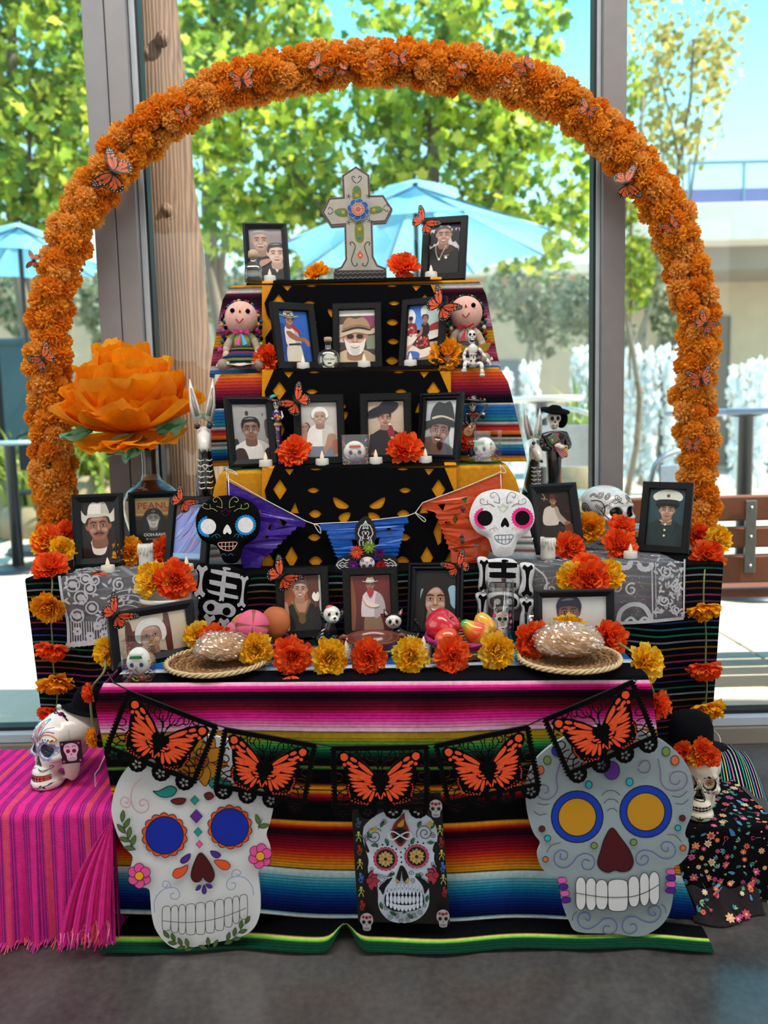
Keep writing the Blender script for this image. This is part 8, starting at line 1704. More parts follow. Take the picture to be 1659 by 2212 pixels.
bread('sweet_bread','small pink sweet bread at the left of the left basket',510,1366,1.85,26,('#c8607a','#9a5a3c'),4,(58,-10,20),.6,seed=5)
b_t=thing('sweet_bread','tan sweet bread behind the pink one in the left basket','bread',T(P(528,1352,1.89))@RX(60));MB().ell((0,0,0),(.036,.034,.02),'#b87a44',20,12).build('crust',M_matte,b_t)
bt,q,k=basket(1003,1.825,84,.040,'woven basket with a bright pink rim holding glossy fruit','#a01f6a','#9a6a4a')
M_fruit=paint('lacquered_fruit',.16,.14,18,spec=.6,coat=.6)
def fruit(label,px,py,Y,prof,colfn,rot,k0):
 k=Y/FPX*k0;t=thing('painted_fruit',label,'fruit',T(P(px,py,Y))@Euler([radians(x) for x in rot]).to_matrix().to_4x4())
 b=MB();n=28;m=len(prof);P_=crv([(r_*k,z*k) for r_,z in prof],5, False);P_=[(max(0,a),c) for a,c in P_]
 b.lathe(P_,[colfn(i/len(P_)) for i in range(len(P_))],n,wob= lambda a,i:1+.03*sin(3*a+i*.3));b.build('fruit_body',M_fruit,t)
 MB().tube([(0,0,prof[-1][1]*k-.002),(.001,0,prof[-1][1]*k+.006),(.004,0,prof[-1][1]*k+.010)],.0016,'#3a4a22',6).build('stalk',M_matte,t)
fruit('large glossy red fruit at the left of the right basket',957,1352,1.83,[(0,-32),(18,-33),(34,-20),(38,2),(32,22),(18,30),(6,26),(0,24)], lambda f:mixc('#c41a2e','#d02438',f),(16,40,0),1)
fruit('orange mango in front of the red fruit in the right basket',966,1381,1.785,[(0,-28),(14,-24),(24,-8),(25,8),(17,22),(0,28)], lambda f:mixc('#e0602a','#c83a1e',f),(10,78,0),1)
fruit('green, yellow and red pear-shaped fruit in the middle of the right basket',1022,1362,1.80,[(0,-34),(18,-32),(27,-18),(24,0),(14,16),(9,28),(0,34)], lambda f:ramp([(0,'#2f8a3a'),(.14,'#5a9a30'),(.3,'#e0b422'),(.42,'#d8442c'),(.55,'#dc6a28'),(.66,'#e0b422'),(.82,'#3a9a34'),(1,'#2a8a34')],f),(8,-50,0),1.05)
fruit('golden yellow mango at the back of the right basket',1046,1350,1.85,[(0,-30),(16,-26),(24,-8),(20,12),(10,26),(0,30)], lambda f:mixc('#d8962a','#e0b23a',f),(0,-22,0),1)
def tray(px,py,rpx,label):
 p=PZ(px,py,TFz);Y=p.y;k=Y/FPX;R_=rpx*k;t=thing('wicker_tray',label,'wicker tray',T(p.x,Y,TFz));b=MB()
 for j in range(13):
  rr=R_*(.1+.86*j/12);z=.004+.012*(j/12)**3;n=40
  b.tube([(rr*cos(a),rr*sin(a),z+.0014*sin(a*14+j*pi)) for a in [2*pi*i/80 for i in range(81)]],R_*.040,['#8a6440','#a07a50','#7a5636'][j%3],5,cap= False)
 for i in range(28):a=2*pi*i/28;b.tube([(R_*.05*cos(a),R_*.05*sin(a),.007),(R_*.6*cos(a),R_*.6*sin(a),.009),(R_*.95*cos(a),R_*.95*sin(a),.018)],.0016,'#8f6a44',4)
 b.build('woven_mat',M_matte,t,kind='stuff')
 b=MB()
 for s_ in (0,2.1,4.2):b.tube([((R_+.0035*cos(16*a+s_))*cos(a),(R_+.0035*cos(16*a+s_))*sin(a),.019+.0035*sin(16*a+s_)) for a in [2*pi*i/200 for i in range(201)]],.0030,'#cbb288',5,cap= False)
 b.build('twisted_rim',M_matte,t); return p
p1=tray(470,1443,110,'round wicker tray with a twisted rim at the left of the low table');p2=tray(1228,1436,110,'round wicker tray with a twisted rim at the right of the low table')
M_wrap=glass_mat('cling_film',(.99,.99,.99),4.5,.2)
def wrapped(p,dx,w,h,dp,label,seed):
 t=thing('wrapped_bread',label,'bread',T(p.x+dx,p.y+.0,TFz+.012));r=random.Random(seed)
 def shape(o_,am,fq):
  def fn(u,v):
   a,th=2*pi*u,pi*v;d=Vector((sin(th)*cos(a),sin(th)*sin(a),cos(th)));kk=1+.10*noise3(d*1.8+Vector((seed,0,0)))+am*noise3(d*fq+Vector((0,seed,0)))
   return Vector((d.x*(w/2+o_)*kk,d.y*(dp/2+o_)*kk,h*.5+d.z*(h/2+o_)*kk*(1 if d.z>-.3 else .8)))
  return fn
 b=MB();b.grid(shape(0,.05,4),40,24, lambda u,v:mixc('#b87a3c','#d2a468',.5+.5*noise3(Vector((u*6,v*5,seed)))));b.build('loaf',M_matte,t)
 b=MB();b.grid(shape(.004,.11,10),64,36,'#fff',sm= False);b.build('cling_film',M_wrap,t)
 b=MB();f=shape(.006,.08,9)
 for i in range(46):
  u,v=r.random(),.12+.45*r.random();du,dv_=r.gauss(0,.03),r.gauss(0,.05);b.tube([f(u+du*j/4,v+dv_*j/4)*1.0 for j in range(5)],.0005,'#d8d6d0',4)
 b.build('film_creases',M_wax,t,kind='stuff')
wrapped(p1,.012,.122,.070,.085,'cling-wrapped bread on the left wicker tray',2);wrapped(p2,-.002,.145,.082,.09,'cling-wrapped bread on the right wicker tray',7)
# glasses
q=P(1081,1390,1.905);k=1.905/FPX;h=P(1081,1254,1.905).z-TFz;t=thing('skull_tumbler','tall clear tumbler printed with a small skull and pink flowers','glass',T(q.x,1.905,TFz))
MB().lathe([(0,0),(28*k,0),(29*k,3*k),(30.5*k,h-.002),(30*k,h),(28.8*k,h-.001),(27.5*k,8*k),(0,7*k)],'#fff',36,cap= False).build('glass_wall',M_clear,t)
def wrap_b(fn_,rr):
 b=MB();fn_(b);b.V=[((rr+abs(v[1]))*sin(v[0]/rr),-(rr+abs(v[1]))*cos(v[0]/rr),v[2]) for v in b.V]; return b
def tumbler_art(b):
 c=h*.42;b.flat(crv([(0,c+18*k),(11*k,c+13*k),(14*k,c+2*k),(10*k,c-6*k),(8*k,c-17*k),(-8*k,c-17*k),(-10*k,c-6*k),(-14*k,c+2*k),(-11*k,c+13*k)],5),'#d8d6d0')
 for e_ in (-1,1):
  b.flat(circ(e_*6*k,c+1*k,4.6*k,4*k),'#123022');b.stroke(crv([(e_*4*k,c+10*k),(e_*8*k,c+9*k),(e_*10*k,c+7*k)],3, False),.9*k,'#8a2a3a')
  for x,z,cc in ((18,8,'#c8407a'),(20,-6,'#d87a9a'),(17,-18,'#8a2a5a'),(12,22,'#5a5a5e')):b.flat(scallop(e_*x*k,c+z*k,3.6*k,6,1.2*k,3),cc);b.flat(circ(e_*x*k,c+z*k,1.2*k,n=8),'#e8c090')
 b.flat([(-2*k,c-6*k),(2*k,c-6*k),(0,c-2*k)],'#17171a')
 for i in range(6):b.stroke([((-5+2*i)*k,c-8*k),((-5+2*i)*k,c-15*k)],.7*k,'#5a5a5e')
 b.flat(crv([(-4*k,c-19*k),(0,c-17.5*k),(4*k,c-19*k),(0,c-21*k)],4),'#b02a3a')
wrap_b(tumbler_art,30.6*k).build('printed_skull',M_print,t)
q=P(1150,1390,1.93);k=1.93/FPX;h=P(1150,1327,1.93).z-TFz;t=thing('shot_glass','small clear shot glass half hidden behind the right landscape portrait','glass',T(q.x,1.94,TFz))
MB().lathe([(0,0),(12*k,0),(13*k,3*k),(16*k,h),(15*k,h),(12.5*k,14*k),(0,12*k)],'#fff',28,cap= False).build('glass_wall',M_bottle,t);MB().lathe([(0,13*k),(12*k,13*k),(13.6*k,h*.62),(0,h*.62)],'#d8d0b0',24).build('liquor',glass_mat('shot_liquor',(.93,.90,.78),.8),t)
# pine cone
p=PZ(942,1438,TFz);t=thing('pine_cone','small grey pine cone between two marigolds at the front of the low table','pine cone',T(p.x,p.y,TFz));b=MB(T(0,0,.014)@RY(70))
for i in range(60):z=-.016+.032*i/60;a=i*2.4;rr=.012*sin(pi*(.12+.8*i/60));b.put([(rr*.5*cos(a),rr*.5*sin(a),z),(rr*cos(a-.35),rr*sin(a-.35),z+.004),(rr*1.2*cos(a),rr*1.2*sin(a),z+.006),(rr*cos(a+.35),rr*sin(a+.35),z+.004)],[(0,1,2,3)],mixc('#6a665c','#9a968a',RND.random()), False)
b.build('scales',M_matte,t,kind='stuff');MB(T(0,0,.014)@RY(70)).ell((0,0,0),(.007,.007,.016),'#5a564e',10,7).build('core',M_matte,t)
# marigold garlands
def garland(label,heads,path,rad=.0022,tail= None):
 p0=P(*path[0]);t=thing('marigold_garland',label,'flower garland',T(p0))
 pts=[P(*p)-p0 for p in path];MB().tube(crv(pts,6, False),rad,'#6f7d4a',7).build('stem',M_matte,t)
 for kind,px,py,Y,r_,fc in heads:mg(kind,P(px,py,Y)-p0,r_*Y/FPX,fc,t)
 if tail:MB().tube(crv([P(*p)-p0 for p in tail],6, False),.0018,'#c9c9bd',6).build('stem_end',M_wire,t)
LYf=2.005
garland('garland of marigolds hanging down the left end of the back table',[('m',107,1172,2.20,37,(-.2,-.9,.4)),('y',134,1186,2.17,27,(.5,-.8,.2)),('o',146,1152,2.24,28,(.3,-.8,.5)),('o',109,1228,2.06,38,(0,-.6,.75)),('a',107,1308,LYf,36,(0,-.95,-.35)),('o',112,1396,LYf,36,(-.1,-.5,-.85)),('a',119,1468,LYf,39,(.1,-.55,-.8)),('o',118,1540,LYf,34,(-.2,-.7,-.6))],[(112,1160,2.22),(108,1215,2.09),(113,1262,2.022),(109,1305,2.02),(111,1350,2.02),(114,1395,2.02),(115,1430,2.02),(119,1468,2.02),(124,1505,2.02),(120,1538,2.02)])
garland('garland of marigolds hanging down the right end of the back table',[('o',1509,1156,2.22,26,(-.2,-.9,.3)),('y',1546,1166,2.18,32,(.4,-.9,.2)),('o',1525,1202,2.10,37,(0,-.95,.2)),('a',1519,1310,LYf,37,(0,-.55,-.8)),('o',1522,1440,LYf,36,(0,-.5,-.85)),('a',1522,1524,LYf,40,(0,-.55,-.82))],[(1520,1160,2.2),(1524,1210,2.08),(1521,1250,2.022),(1520,1305,2.02),(1525,1370,2.02),(1524,1435,2.02),(1527,1480,2.02),(1524,1522,2.02)],tail=[(1524,1535,2.01),(1536,1570,2.005),(1553,1590,1.99),(1556,1608,1.98),(1550,1612,1.975)])
GF=[('y',236,1405,1.78,33,(-.5,-.8,.2)),('y',428,1372,1.86,30,(.1,-.8,.4)),('o',467,1380,1.80,34,(-.2,-.9,.4)),('y',553,1404,1.735,37,(.2,-.9,.3)),('o',632,1416,1.70,43,(-.1,-.95,.2)),('y',712,1420,1.70,41,(.15,-.95,.1)),('o',797,1418,1.70,40,(-.35,-.9,.1)),('y',889,1415,1.70,40,(-.2,-.95,.15)),('o',975,1416,1.70,40,(.05,-.95,.25)),('y',1070,1406,1.71,40,(.15,-.95,.2)),('o',1148,1383,1.745,42,(.1,-.95,.1)),('y',1226,1366,1.835,40,(0,-.9,.4)),('o',1313,1378,1.80,40,(.3,-.9,.2)),('y',1392,1432,1.70,41,(.3,-.85,.4)),('o',1421,1520,1.70,32,(.8,-.6,.1)),('o',196,1497,1.72,22,(-.8,-.6,0)),('a',204,1592,1.72,22,(-.7,-.7,0))]
for i,g_ in enumerate(GF):
 pass
garland('long garland of orange and yellow marigolds lying along the front of the low table',GF,[(204,1592,1.73),(196,1497,1.73),(225,1450,1.73),(238,1400,1.79),(330,1375,1.87),(428,1380,1.87),(467,1385,1.81),(553,1410,1.75),(632,1418,1.715),(672,1424,1.71),(712,1420,1.715),(760,1432,1.71),(797,1422,1.715),(840,1408,1.70),(889,1413,1.70),(930,1432,1.70),(975,1415,1.715),(1025,1415,1.71),(1070,1410,1.72),(1115,1404,1.72),(1148,1390,1.76),(1185,1362,1.80),(1226,1366,1.845),(1270,1380,1.83),(1313,1382,1.81),(1350,1398,1.75),(1392,1432,1.71),(1403,1470,1.70),(1418,1515,1.70)],.0028)
# felt butterfly banner
NK,OR_='#0a0b0d','#f05a34'
PW=.208;s_=PW/455.0
cx0,top_=262,372
def bp(x,y): return (x*s_,-(y)*s_)
def bpl(L_): return [bp(*p) for p in L_]
W2,HT=227,320
def drop(x0,y0,x1,y1,w,n=7):
 w*=.66
 dx,dy=x1-x0,y1-y0;l=sqrt(dx*dx+dy*dy);ux,uy=dx/l,dy/l;A,B_=[],[]
 for i in range(n+1):
  t_=i/n;ww=w*(.16+.84*sin(pi*min(1,.10+.72*t_)))*(1 if t_<.8 else sqrt(max(0,1-((t_-.8)/.2)**2))+.02);A.append((x0+dx*t_-uy*ww/2,y0+dy*t_+ux*ww/2));B_.append((x0+dx*t_+uy*ww/2,y0+dy*t_-ux*ww/2))
 return A+B_[::-1]
CY0=172
half_cells=[crv([(150,-116),(163,-136),(184,-130),(184,-108),(166,-98)],3),drop(110,-94,140,-114,26),drop(130,-78,158,-92,24),circ(168,-80,9,9,8),circ(98,-86,7,7,8),drop(104,-68,142,-72,22),drop(36,-26,104,-88,32),drop(42,-13,152,-62,32),drop(44,0,154,-30,32),drop(84,-2,148,-6,19),drop(36,12,78,4,20),drop(44,22,142,12,19),drop(62,31,138,30,21),drop(58,40,128,54,24),drop(52,47,112,78,26),drop(42,52,86,98,28),drop(30,56,54,112,24),drop(24,34,56,30,15),drop(20,48,40,46,13),drop(15,62,24,84,13),drop(4,98,12,62,14)]
dots=[circ(150+4*sin(i),24+i*13-1.5*i*i*.2,4.2,4.2,7) for i in range(6)]+[circ(136-15*i,104+8*i-1.0*i*i,4.2,4.2,7) for i in range(6)]+[circ(122-14*i,94+8*i,3,3,7) for i in range(5)]
wing_o=[(0,-14),(18,-28),(60,-72),(96,-108),(140,-134),(176,-148),(200,-132),(194,-98),(172,-66),(164,-18),(156,10),(164,34),(158,66),(140,92),(118,116),(78,132),(46,126),(22,122),(10,108),(0,106)]
ori=MB();blk_=MB()
outer=[]
n_sc=18
outer+=[(-W2,0),(W2,0)]
for i in range(n_sc):y0=8+i*(HT-8)/n_sc;outer+=[(W2,y0+2),(W2+8,y0+6),(W2+8,y0+11),(W2,y0+15)]
outer+=[(W2,HT)]
tabs=[(W2-48-i*120,0) for i in range(4)]
for (tx,_) in tabs:
 outer+=[(tx+46,HT)]+[(tx+44*cos(a)*(1+.07*abs(sin(a*6))),HT+50*sin(a)*(1+.07*abs(sin(a*6)))) for a in [pi*j/22 for j in range(1,22)]]+[(tx-46,HT)]
outer+=[(-W2,HT)]
for i in range(n_sc):y0=HT-i*(HT-8)/n_sc;outer+=[(-W2,y0-2),(-W2-8,y0-6),(-W2-8,y0-11),(-W2,y0-15)]
hole=[(-W2+20,24),(W2-20,24),(W2-20,HT-26),(-W2+20,HT-26)]
tab_holes=[]
for (tx,_) in tabs:
 for j in range(5):a=radians(90+72*j);tab_holes.append([(tx+p[0],HT+14+p[1]) for p in petalp(5*cos(a),5*sin(a),21,7.5,math.degrees(a),5)])
blk_.slab(bpl(outer),-.0012,.0012,NK,[bpl(hole)]+[bpl(h) for h in tab_holes],side='#3a1a12')
wl=[(x,CY0+y) for x,y in wing_o]+[(-x,CY0+y) for x,y in wing_o[-2:0:-1]]
blk_.slab(bpl(wl),-.0013,.0011,NK,side='#3a1a12')
def strap(L_,w=5):
 q_=crv(bpl(L_),5, False) if len(L_)>2 else bpl(L_);n=len(q_);A,B_=[],[]
 for i,p in enumerate(q_):
  a,c=q_[max(0,i-1)],q_[min(n-1,i+1)];dx,dy=c[0]-a[0],c[1]-a[1];l=sqrt(dx*dx+dy*dy) or 1;A.append((p[0]-dy/l*w*s_/2,p[1]+dx/l*w*s_/2));B_.append((p[0]+dy/l*w*s_/2,p[1]-dx/l*w*s_/2))
 blk_.slab(A+B_[::-1],-.0011,.0009,NK,side='#5a2416')
for e_ in (-1,1):
 g= lambda L_:[(e_*x,y) for x,y in L_]
 strap(g([(4,150),(12,110),(26,70),(30,50)]));strap(g([(22,90),(44,66),(46,40),(60,24)]));strap(g([(36,80),(58,72),(74,50),(66,26)]));strap(g([(90,24),(96,44),(84,58),(70,52)]));strap(g([(110,24),(120,40),(140,36),(140,24)]));strap(g([(6,110),(16,84),(6,60),(10,26)],));strap(g([(50,110),(78,84),(100,70),(108,24)]))
 strap(g([(207,180),(188,176),(178,160),(188,142),(207,140)]));strap(g([(207,200),(192,194),(170,196)]));strap(g([(160,214),(184,226),(207,250)]));strap(g([(150,240),(176,256),(190,294)]));strap(g([(120,276),(140,282),(150,294)]));strap(g([(207,224),(180,244),(150,250)]));strap(g([(207,270),(180,276),(150,270)]));strap(g([(90,294),(100,280),(116,284)]));strap(g([(60,294),(54,284),(30,294)]));strap(g([(196,60),(207,90)]));strap(g([(10,270),(30,280),(24,294)]))
 strap(g([(207,110),(196,100),(186,110)]))
 for c in half_cells:ori.slab(bpl([(e_*x,CY0+y) for x,y in c]),-.0019,-.0012,OR_)
 for c in dots:ori.slab(bpl([(e_*x,CY0+y) for x,y in c]),-.0017,-.0012,'#c8452c')
blk_.slab(bpl([(x,CY0+y) for x,y in crv([(0,-44),(10,-30),(20,0),(24,22),(16,48),(8,74),(0,86),(-8,74),(-16,48),(-24,22),(-20,0),(-10,-30)],3)]),-.0024,-.0012,NK)
pan_me=mesh_only(blk_,'black_panel',M_felt);cel_me=mesh_only(ori,'orange_wing_cells',M_felt)
BNY=1.574;bn=thing('butterfly_banner','banner of five black felt panels with orange butterflies across the low table','banner',T(P(820,1600,BNY)))
BP_=[((275,1490),(471,1567)),((484,1571),(684,1607)),((716,1612),(925,1609)),((938,1607),(1142,1566)),((1172,1552),(1367,1468))]
cord=[]
for (a,c) in BP_:
 A,B_=P(*a,BNY),P(*c,BNY);d_=B_-A;ang=math.degrees(atan2(d_.z,d_.x));M=T((A+B_)/2-bn.location)@RY(-ang)@SC(d_.length/PW,1,d_.length/PW)@RX(3)
 o=link(pan_me,'felt_panel',bn,M);c_=link(cel_me,'orange_wing_cells',o);c_['kind']='stuff'
 cord+=[A-bn.location,B_-bn.location]
pre=[P(232,1452,1.70)-bn.location,P(246,1475,1.608)-bn.location];post=[P(1376,1470,1.64)-bn.location]
MB().tube(pre+cord+post,.0016,'#0c0c0e',6).build('hanging_cord',M_wire,bn)
MB().tube([P(226,1634,BNY)-bn.location,P(214,1660,1.60)-bn.location,P(205,1672,1.60)-bn.location,P(206,1700,1.60)-bn.location,P(210,1690,1.60)-bn.location],.0012,'#c9a8b4',5).build('loose_ribbon',M_wire,bn)
# big painted skull boards
def board(label,hx,hy,Y,z,lean,off,sc,outline,col,draw):
 pl=Pl(hx,hy,Y,z,lean);t=thing('skull_board',label,'skull board',pl.M);f= lambda L_:[(x/sc+off[0],y/sc+off[1]) for x,y in L_]
 f.sc=sc;b=MB();b.slab(crv(pl.pts(f(outline)),4),-.004,.004,col,side=mixc(col,'#ffffff',.3));b.build('board',M_board,t)
 b=MB();b.lift=.0041;d=D(pl,b,Y);draw(b,d,f,1/sc);b.build('painting',M_board,t); return t
LN='#1c1614'
def outl(d,f,L_,col,w=2.0,n=4):d.b.flat(crv(d.q(f(L_)),n),col);d.line(f(L_),w,LN,n, True)
def out_c(d,f,x,y,r,col,ry= None,w=2.0):X,Y_=f([(x,y)])[0];d.disc(X,Y_,r/f.sc,col,(ry or r)/f.sc);d.ring(X,Y_,r/f.sc,w,LN,(ry or r)/f.sc)
def draw_white(b,d,f,u):
 for i in range(10):
  a=36*i+10;outl(d,f,petalp(1170,110,150,40,a,4),'#c8841c',2)
 out_c(d,f,1170,110,40,'#a85a1c')
 outl(d,f,[(890,285),(920,285),(985,255),(1025,275),(1000,312),(940,318)],'#1f8f8a');outl(d,f,[(992,340),(1030,325),(1078,330),(1060,358),(1020,360)],'#6a1a1c');outl(d,f,[(1210,235),(1250,205),(1310,215),(1340,245),(1290,270),(1240,272)],'#1f8f8a');outl(d,f,[(1185,305),(1215,290),(1240,315),(1205,335)],'#6a1a1c')
 for (x,y,r0,r1) in ((957,537,138,108),(1333,490,135,108)):
  X,Y_=f([(x,y)])[0];pts=scallop(*d.p.px(X,Y_),r0*u*d.s*.90,14,r0*u*d.s*.12,4);b.flat(pts,'#d8522a');b.lift+=b.step;b.stroke(pts,1.8*d.s,LN,closed= True);out_c(d,f,x,y,r1,'#10289c',w=2)
 for x,y,r,c in ((1131,335,27,'#1f8f8a'),(1140,427,40,'#5a2a8a'),(1150,517,27,'#1f8f8a'),(1158,588,22,'#e05a9a')):d.poly(f([(x-r*.9,y),(x,y-r),(x+r*.9,y),(x,y+r)]),c);d.line(f([(x-r*.9,y),(x,y-r),(x+r*.9,y),(x,y+r)]),1.5,LN,1, True)
 outl(d,f,[(1165,636),(1215,690),(1245,760),(1225,805),(1195,795),(1178,775),(1160,800),(1128,802),(1110,765),(1130,690)],'#4a0f16')
 for L_,c in (([(1105,640),(1100,675),(1070,697),(1050,690),(1058,665)],'#4a2a8a'),([(1222,625),(1262,630),(1282,650),(1262,667),(1235,655)],'#4a2a8a'),([(1092,705),(1080,750),(1035,783),(1005,765),(1020,730),(1055,722)],'#e05226'),([(1244,680),(1305,680),(1338,708),(1318,732),(1280,725)],'#e05226'),([(1138,850),(1150,825),(1168,822),(1160,845)],'#4a2a8a'),([(1187,818),(1200,855),(1187,872),(1174,855)],'#4a2a8a'),([(1196,816),(1220,815),(1234,832),(1215,838)],'#4a2a8a')):outl(d,f,L_,c,1.4)
 for x,y,n0 in ((815,765,0),(1510,650,10)):
  for i in range(6):a=radians(60*i+n0+30);out_c(d,f,x+40*cos(a),y+44*sin(a),29,'#e0509a',w=1.4)
  out_c(d,f,x,y,25,'#e8a41c',w=1.4)
 for x,y,a in ((722,420,85),(745,462,60),(714,492,130),(760,515,80),(733,553,165),(784,560,70),(762,602,170),(1498,440,110),(1532,474,10)):outl(d,f,petalp(x-36*cos(radians(a)),y+36*sin(radians(a)),72,14,-a,4),'#4f6a38',1.2,2)
 d.line(f([(725,455),(745,520),(770,575),(800,612)]),1.4,'#3a4a2a');d.line(f([(1525,430),(1500,495)]),1.4,'#3a4a2a')
 PK,BL_='#c08a96','#7a92b8'
 d.line(f([(830,200),(785,250),(772,320),(790,375),(830,400),(868,380),(870,340),(845,322),(820,335),(830,360),(850,350)]),2.4,PK);d.line(f([(772,330),(760,365),(725,362),(712,335),(728,308),(755,318),(752,342),(736,338)]),2.2,PK)
 d.line(f([(908,970),(905,910),(930,860),(975,830),(1025,828),(1050,860),(1038,890),(1005,890),(998,865),(1020,858)]),1.8,BL_);d.line(f([(1000,830),(990,795),(960,790),(952,815),(972,825),(980,808)]),1.8,BL_)
 d.line(f([(1473,868),(1465,820),(1430,775),(1385,762),(1335,775),(1318,810),(1335,838),(1365,830),(1368,800),(1345,800)]),1.8,BL_);d.line(f([(1350,768),(1352,735),(1380,722),(1400,738),(1388,755),(1372,748)]),1.8,BL_)
 def tl_(x):t_=(x-955)/485; return 1012+4*sin(t_*2)-85*t_*t_*.95+18*sin(pi*t_)
 xs=[950,1000,1044,1086,1142,1198,1252,1306,1354,1394,1440]
 for i,(x0_,x1_) in enumerate(zip(xs,xs[1:])):
  hh=74+28*sin(pi*(i+.5)/10);m_=(x0_+x1_)/2
  d.line(f([(x0_,tl_(x0_)),(x0_+1,tl_(m_)-hh*.7),(x0_+9,tl_(m_)-hh),(x1_-9,tl_(m_)-hh-3),(x1_-1,tl_(m_)-hh*.7),(x1_,tl_(x1_))]),1.5,'#3a3634',4);hh*=.72
  d.line(f([(x0_,tl_(x0_)),(x0_+2,tl_(m_)+hh*.7),(x0_+10,tl_(m_)+hh),(x1_-10,tl_(m_)+hh),(x1_-2,tl_(m_)+hh*.7),(x1_,tl_(x1_))]),1.5,'#3a3634',4)
 d.line(f([(x,tl_(x)) for x in range(952,1440,24)]),1.5,'#3a3634',2)
 for x,y,a in ((975,1090,-50),(1015,1105,-70),(1010,1138,-10),(1055,1130,-65),(1060,1165,15),(1095,1135,-75),(1104,1172,20),(1216,1128,-85),(1185,1160,-20),(1258,1140,60),(1440,1005,60),(1404,1030,80),(1414,1068,20),(1368,1072,78),(1378,1110,10),(1332,1098,75),(1332,1130,20)):outl(d,f,petalp(x-26*cos(radians(a)),y+26*sin(radians(a)),54,12,-a,4),'#4a6434',1.1,2)
 d.line(f([(985,1080),(1040,1130),(1090,1162),(1140,1162)]),1.3,'#3a4a2a');d.line(f([(1440,1000),(1400,1060),(1350,1120),(1310,1140)]),1.3,'#3a4a2a')
wl_=[(650,420),(655,330),(690,225),(745,145),(820,75),(930,10),(1060,-30),(1200,-35),(1330,-5),(1440,60),(1530,160),(1578,270),(1582,370),(1562,470),(1540,545),(1560,610),(1562,675),(1530,725),(1494,752),(1500,830),(1506,920),(1500,1010),(1462,1085),(1385,1130),(1250,1160),(1120,1188),(1030,1196),(965,1165),(905,1090),(880,1000),(872,900),(862,852),(810,838),(772,795),(756,740),(770,665),(722,610),(680,530)]
board('white painted skull board with blue eyes in orange rings',410,2043,1.576,.010,4,(0,1600),2.676,wl_,'#d0d3d7',draw_white)
def draw_grey(b,d,f,u):
 for x,y in ((475,580),(898,547)):out_c(d,f,x,y,160,'#1038a8',w=2.4);out_c(d,f,x,y+2,117,'#b9861c',w=2)
 outl(d,f,[(690,648),(742,708),(800,790),(820,860),(795,908),(745,918),(708,908),(668,922),(622,905),(600,860),(620,790),(645,710)],'#4a0f18',2.4)
 for x,y,r,c in ((290,230,23,'#6f8a4a'),(248,290,22,'#c8653a'),(345,170,28,'#2a3ab0'),(1022,175,24,'#6f8a4a'),(1076,230,25,'#c8653a'),(797,362,21,'#2a9fae'),(545,380,20,'#2a9fae'),(256,652,19,'#5a1a28'),(290,709,19,'#2aa3b0'),(1121,585,19,'#5a1a28'),(1094,645,18,'#2aa3b0'),(577,753,20,'#6f8a4a'),(820,733,20,'#6f8a4a'),(277,838,17,'#c8653a'),(1124,768,18,'#c8653a'),(685,290,48,'#5a2a8a'),(640,215,24,'#2a9fae')):out_c(d,f,x,y,r,c,r*1.18 if y<400 else r,w=1.6)
 PU,BU='#6a5a80','#4f5a94'
 for L_ in ([(370,235),(345,330),(350,400),(330,445),(285,470),(240,455),(225,415),(245,380),(285,385),(295,420),(270,430)],[(968,215),(985,300),(985,350),(1010,395),(1060,415),(1120,400),(1148,355),(1135,310),(1085,295),(1045,320),(1050,365),(1085,375),(1105,350)],[(850,265),(870,235),(905,230),(920,265),(905,300),(870,303),(842,278)]):d.line(f(L_),2.4,PU)
 for L_ in ([(370,800),(368,832),(395,838),(412,815),(400,788),(365,782),(335,805),(330,845),(355,880),(400,888),(440,860),(475,818),(525,800),(570,822),(578,865),(555,898),(515,895),(500,862),(520,838),(548,850)],[(1030,760),(1030,785),(1005,785),(988,758),(1005,732),(1045,732),(1075,768),(1068,810),(1030,832),(985,825),(935,790),(880,780),(840,805),(835,850),(865,872),(900,858),(908,825),(880,812),(860,838)],[(520,1200),(540,1215),(552,1190),(535,1165),(495,1168),(475,1200),(490,1245),(540,1265),(590,1240),(640,1202),(690,1205),(715,1240),(705,1280),(660,1295),(632,1280),(640,1250),(672,1250)],[(940,1155),(955,1175),(930,1182),(908,1160),(920,1130),(960,1122),(985,1150),(975,1195),(930,1225),(880,1215),(820,1188),(770,1200),(748,1245),(765,1285),(805,1292),(838,1265),(825,1235),(795,1240)]):d.line(f(L_),2.3,BU)
 for L_ in ([(620,445),(655,415),(700,415),(735,440)],[(635,492),(660,468),(700,468),(725,488)],[(655,540),(672,525),(700,525),(718,545)],[(228,490),(265,500),(295,495)],[(205,540),(240,562),(285,552)],[(1055,445),(1105,450),(1148,415)],[(1075,490),(1120,495),(1155,465)],[(283,792),(310,750),(368,732)],[(1025,682),(1075,688),(1112,728)],[(468,1155),(446,1180),(440,1212)],[(988,1110),(1010,1130),(1017,1165)]):d.line(f(L_),1.5,'#26282a')
 for i,c in enumerate(('#d05aa8','#4a2286','#d05aa8','#4a2286')):
  outl(d,f,[(350+i*8,950+40*i),(395+i*8,945+40*i),(405+i*8,960+40*i),(400+i*7,976+40*i),(358+i*8,980+40*i)],c,1.3,3);outl(d,f,[(1070,893+38*i),(1030,893+38*i),(1017-2*i,908+38*i),(1028-2*i,924+38*i),(1070,926+38*i)],c,1.3,3)
 tl_= lambda x:1035+(28*sin(pi*min(1,(x-455)/480)) if x<780 else 26-(x-780)*.30*((x-780)/190+.35))
 cols=[(458,524,940,1142),(520,588,945,1145),(580,658,955,1140),(655,782,952,1150),(780,852,932,1122),(850,912,912,1115),(908,974,905,1108)]
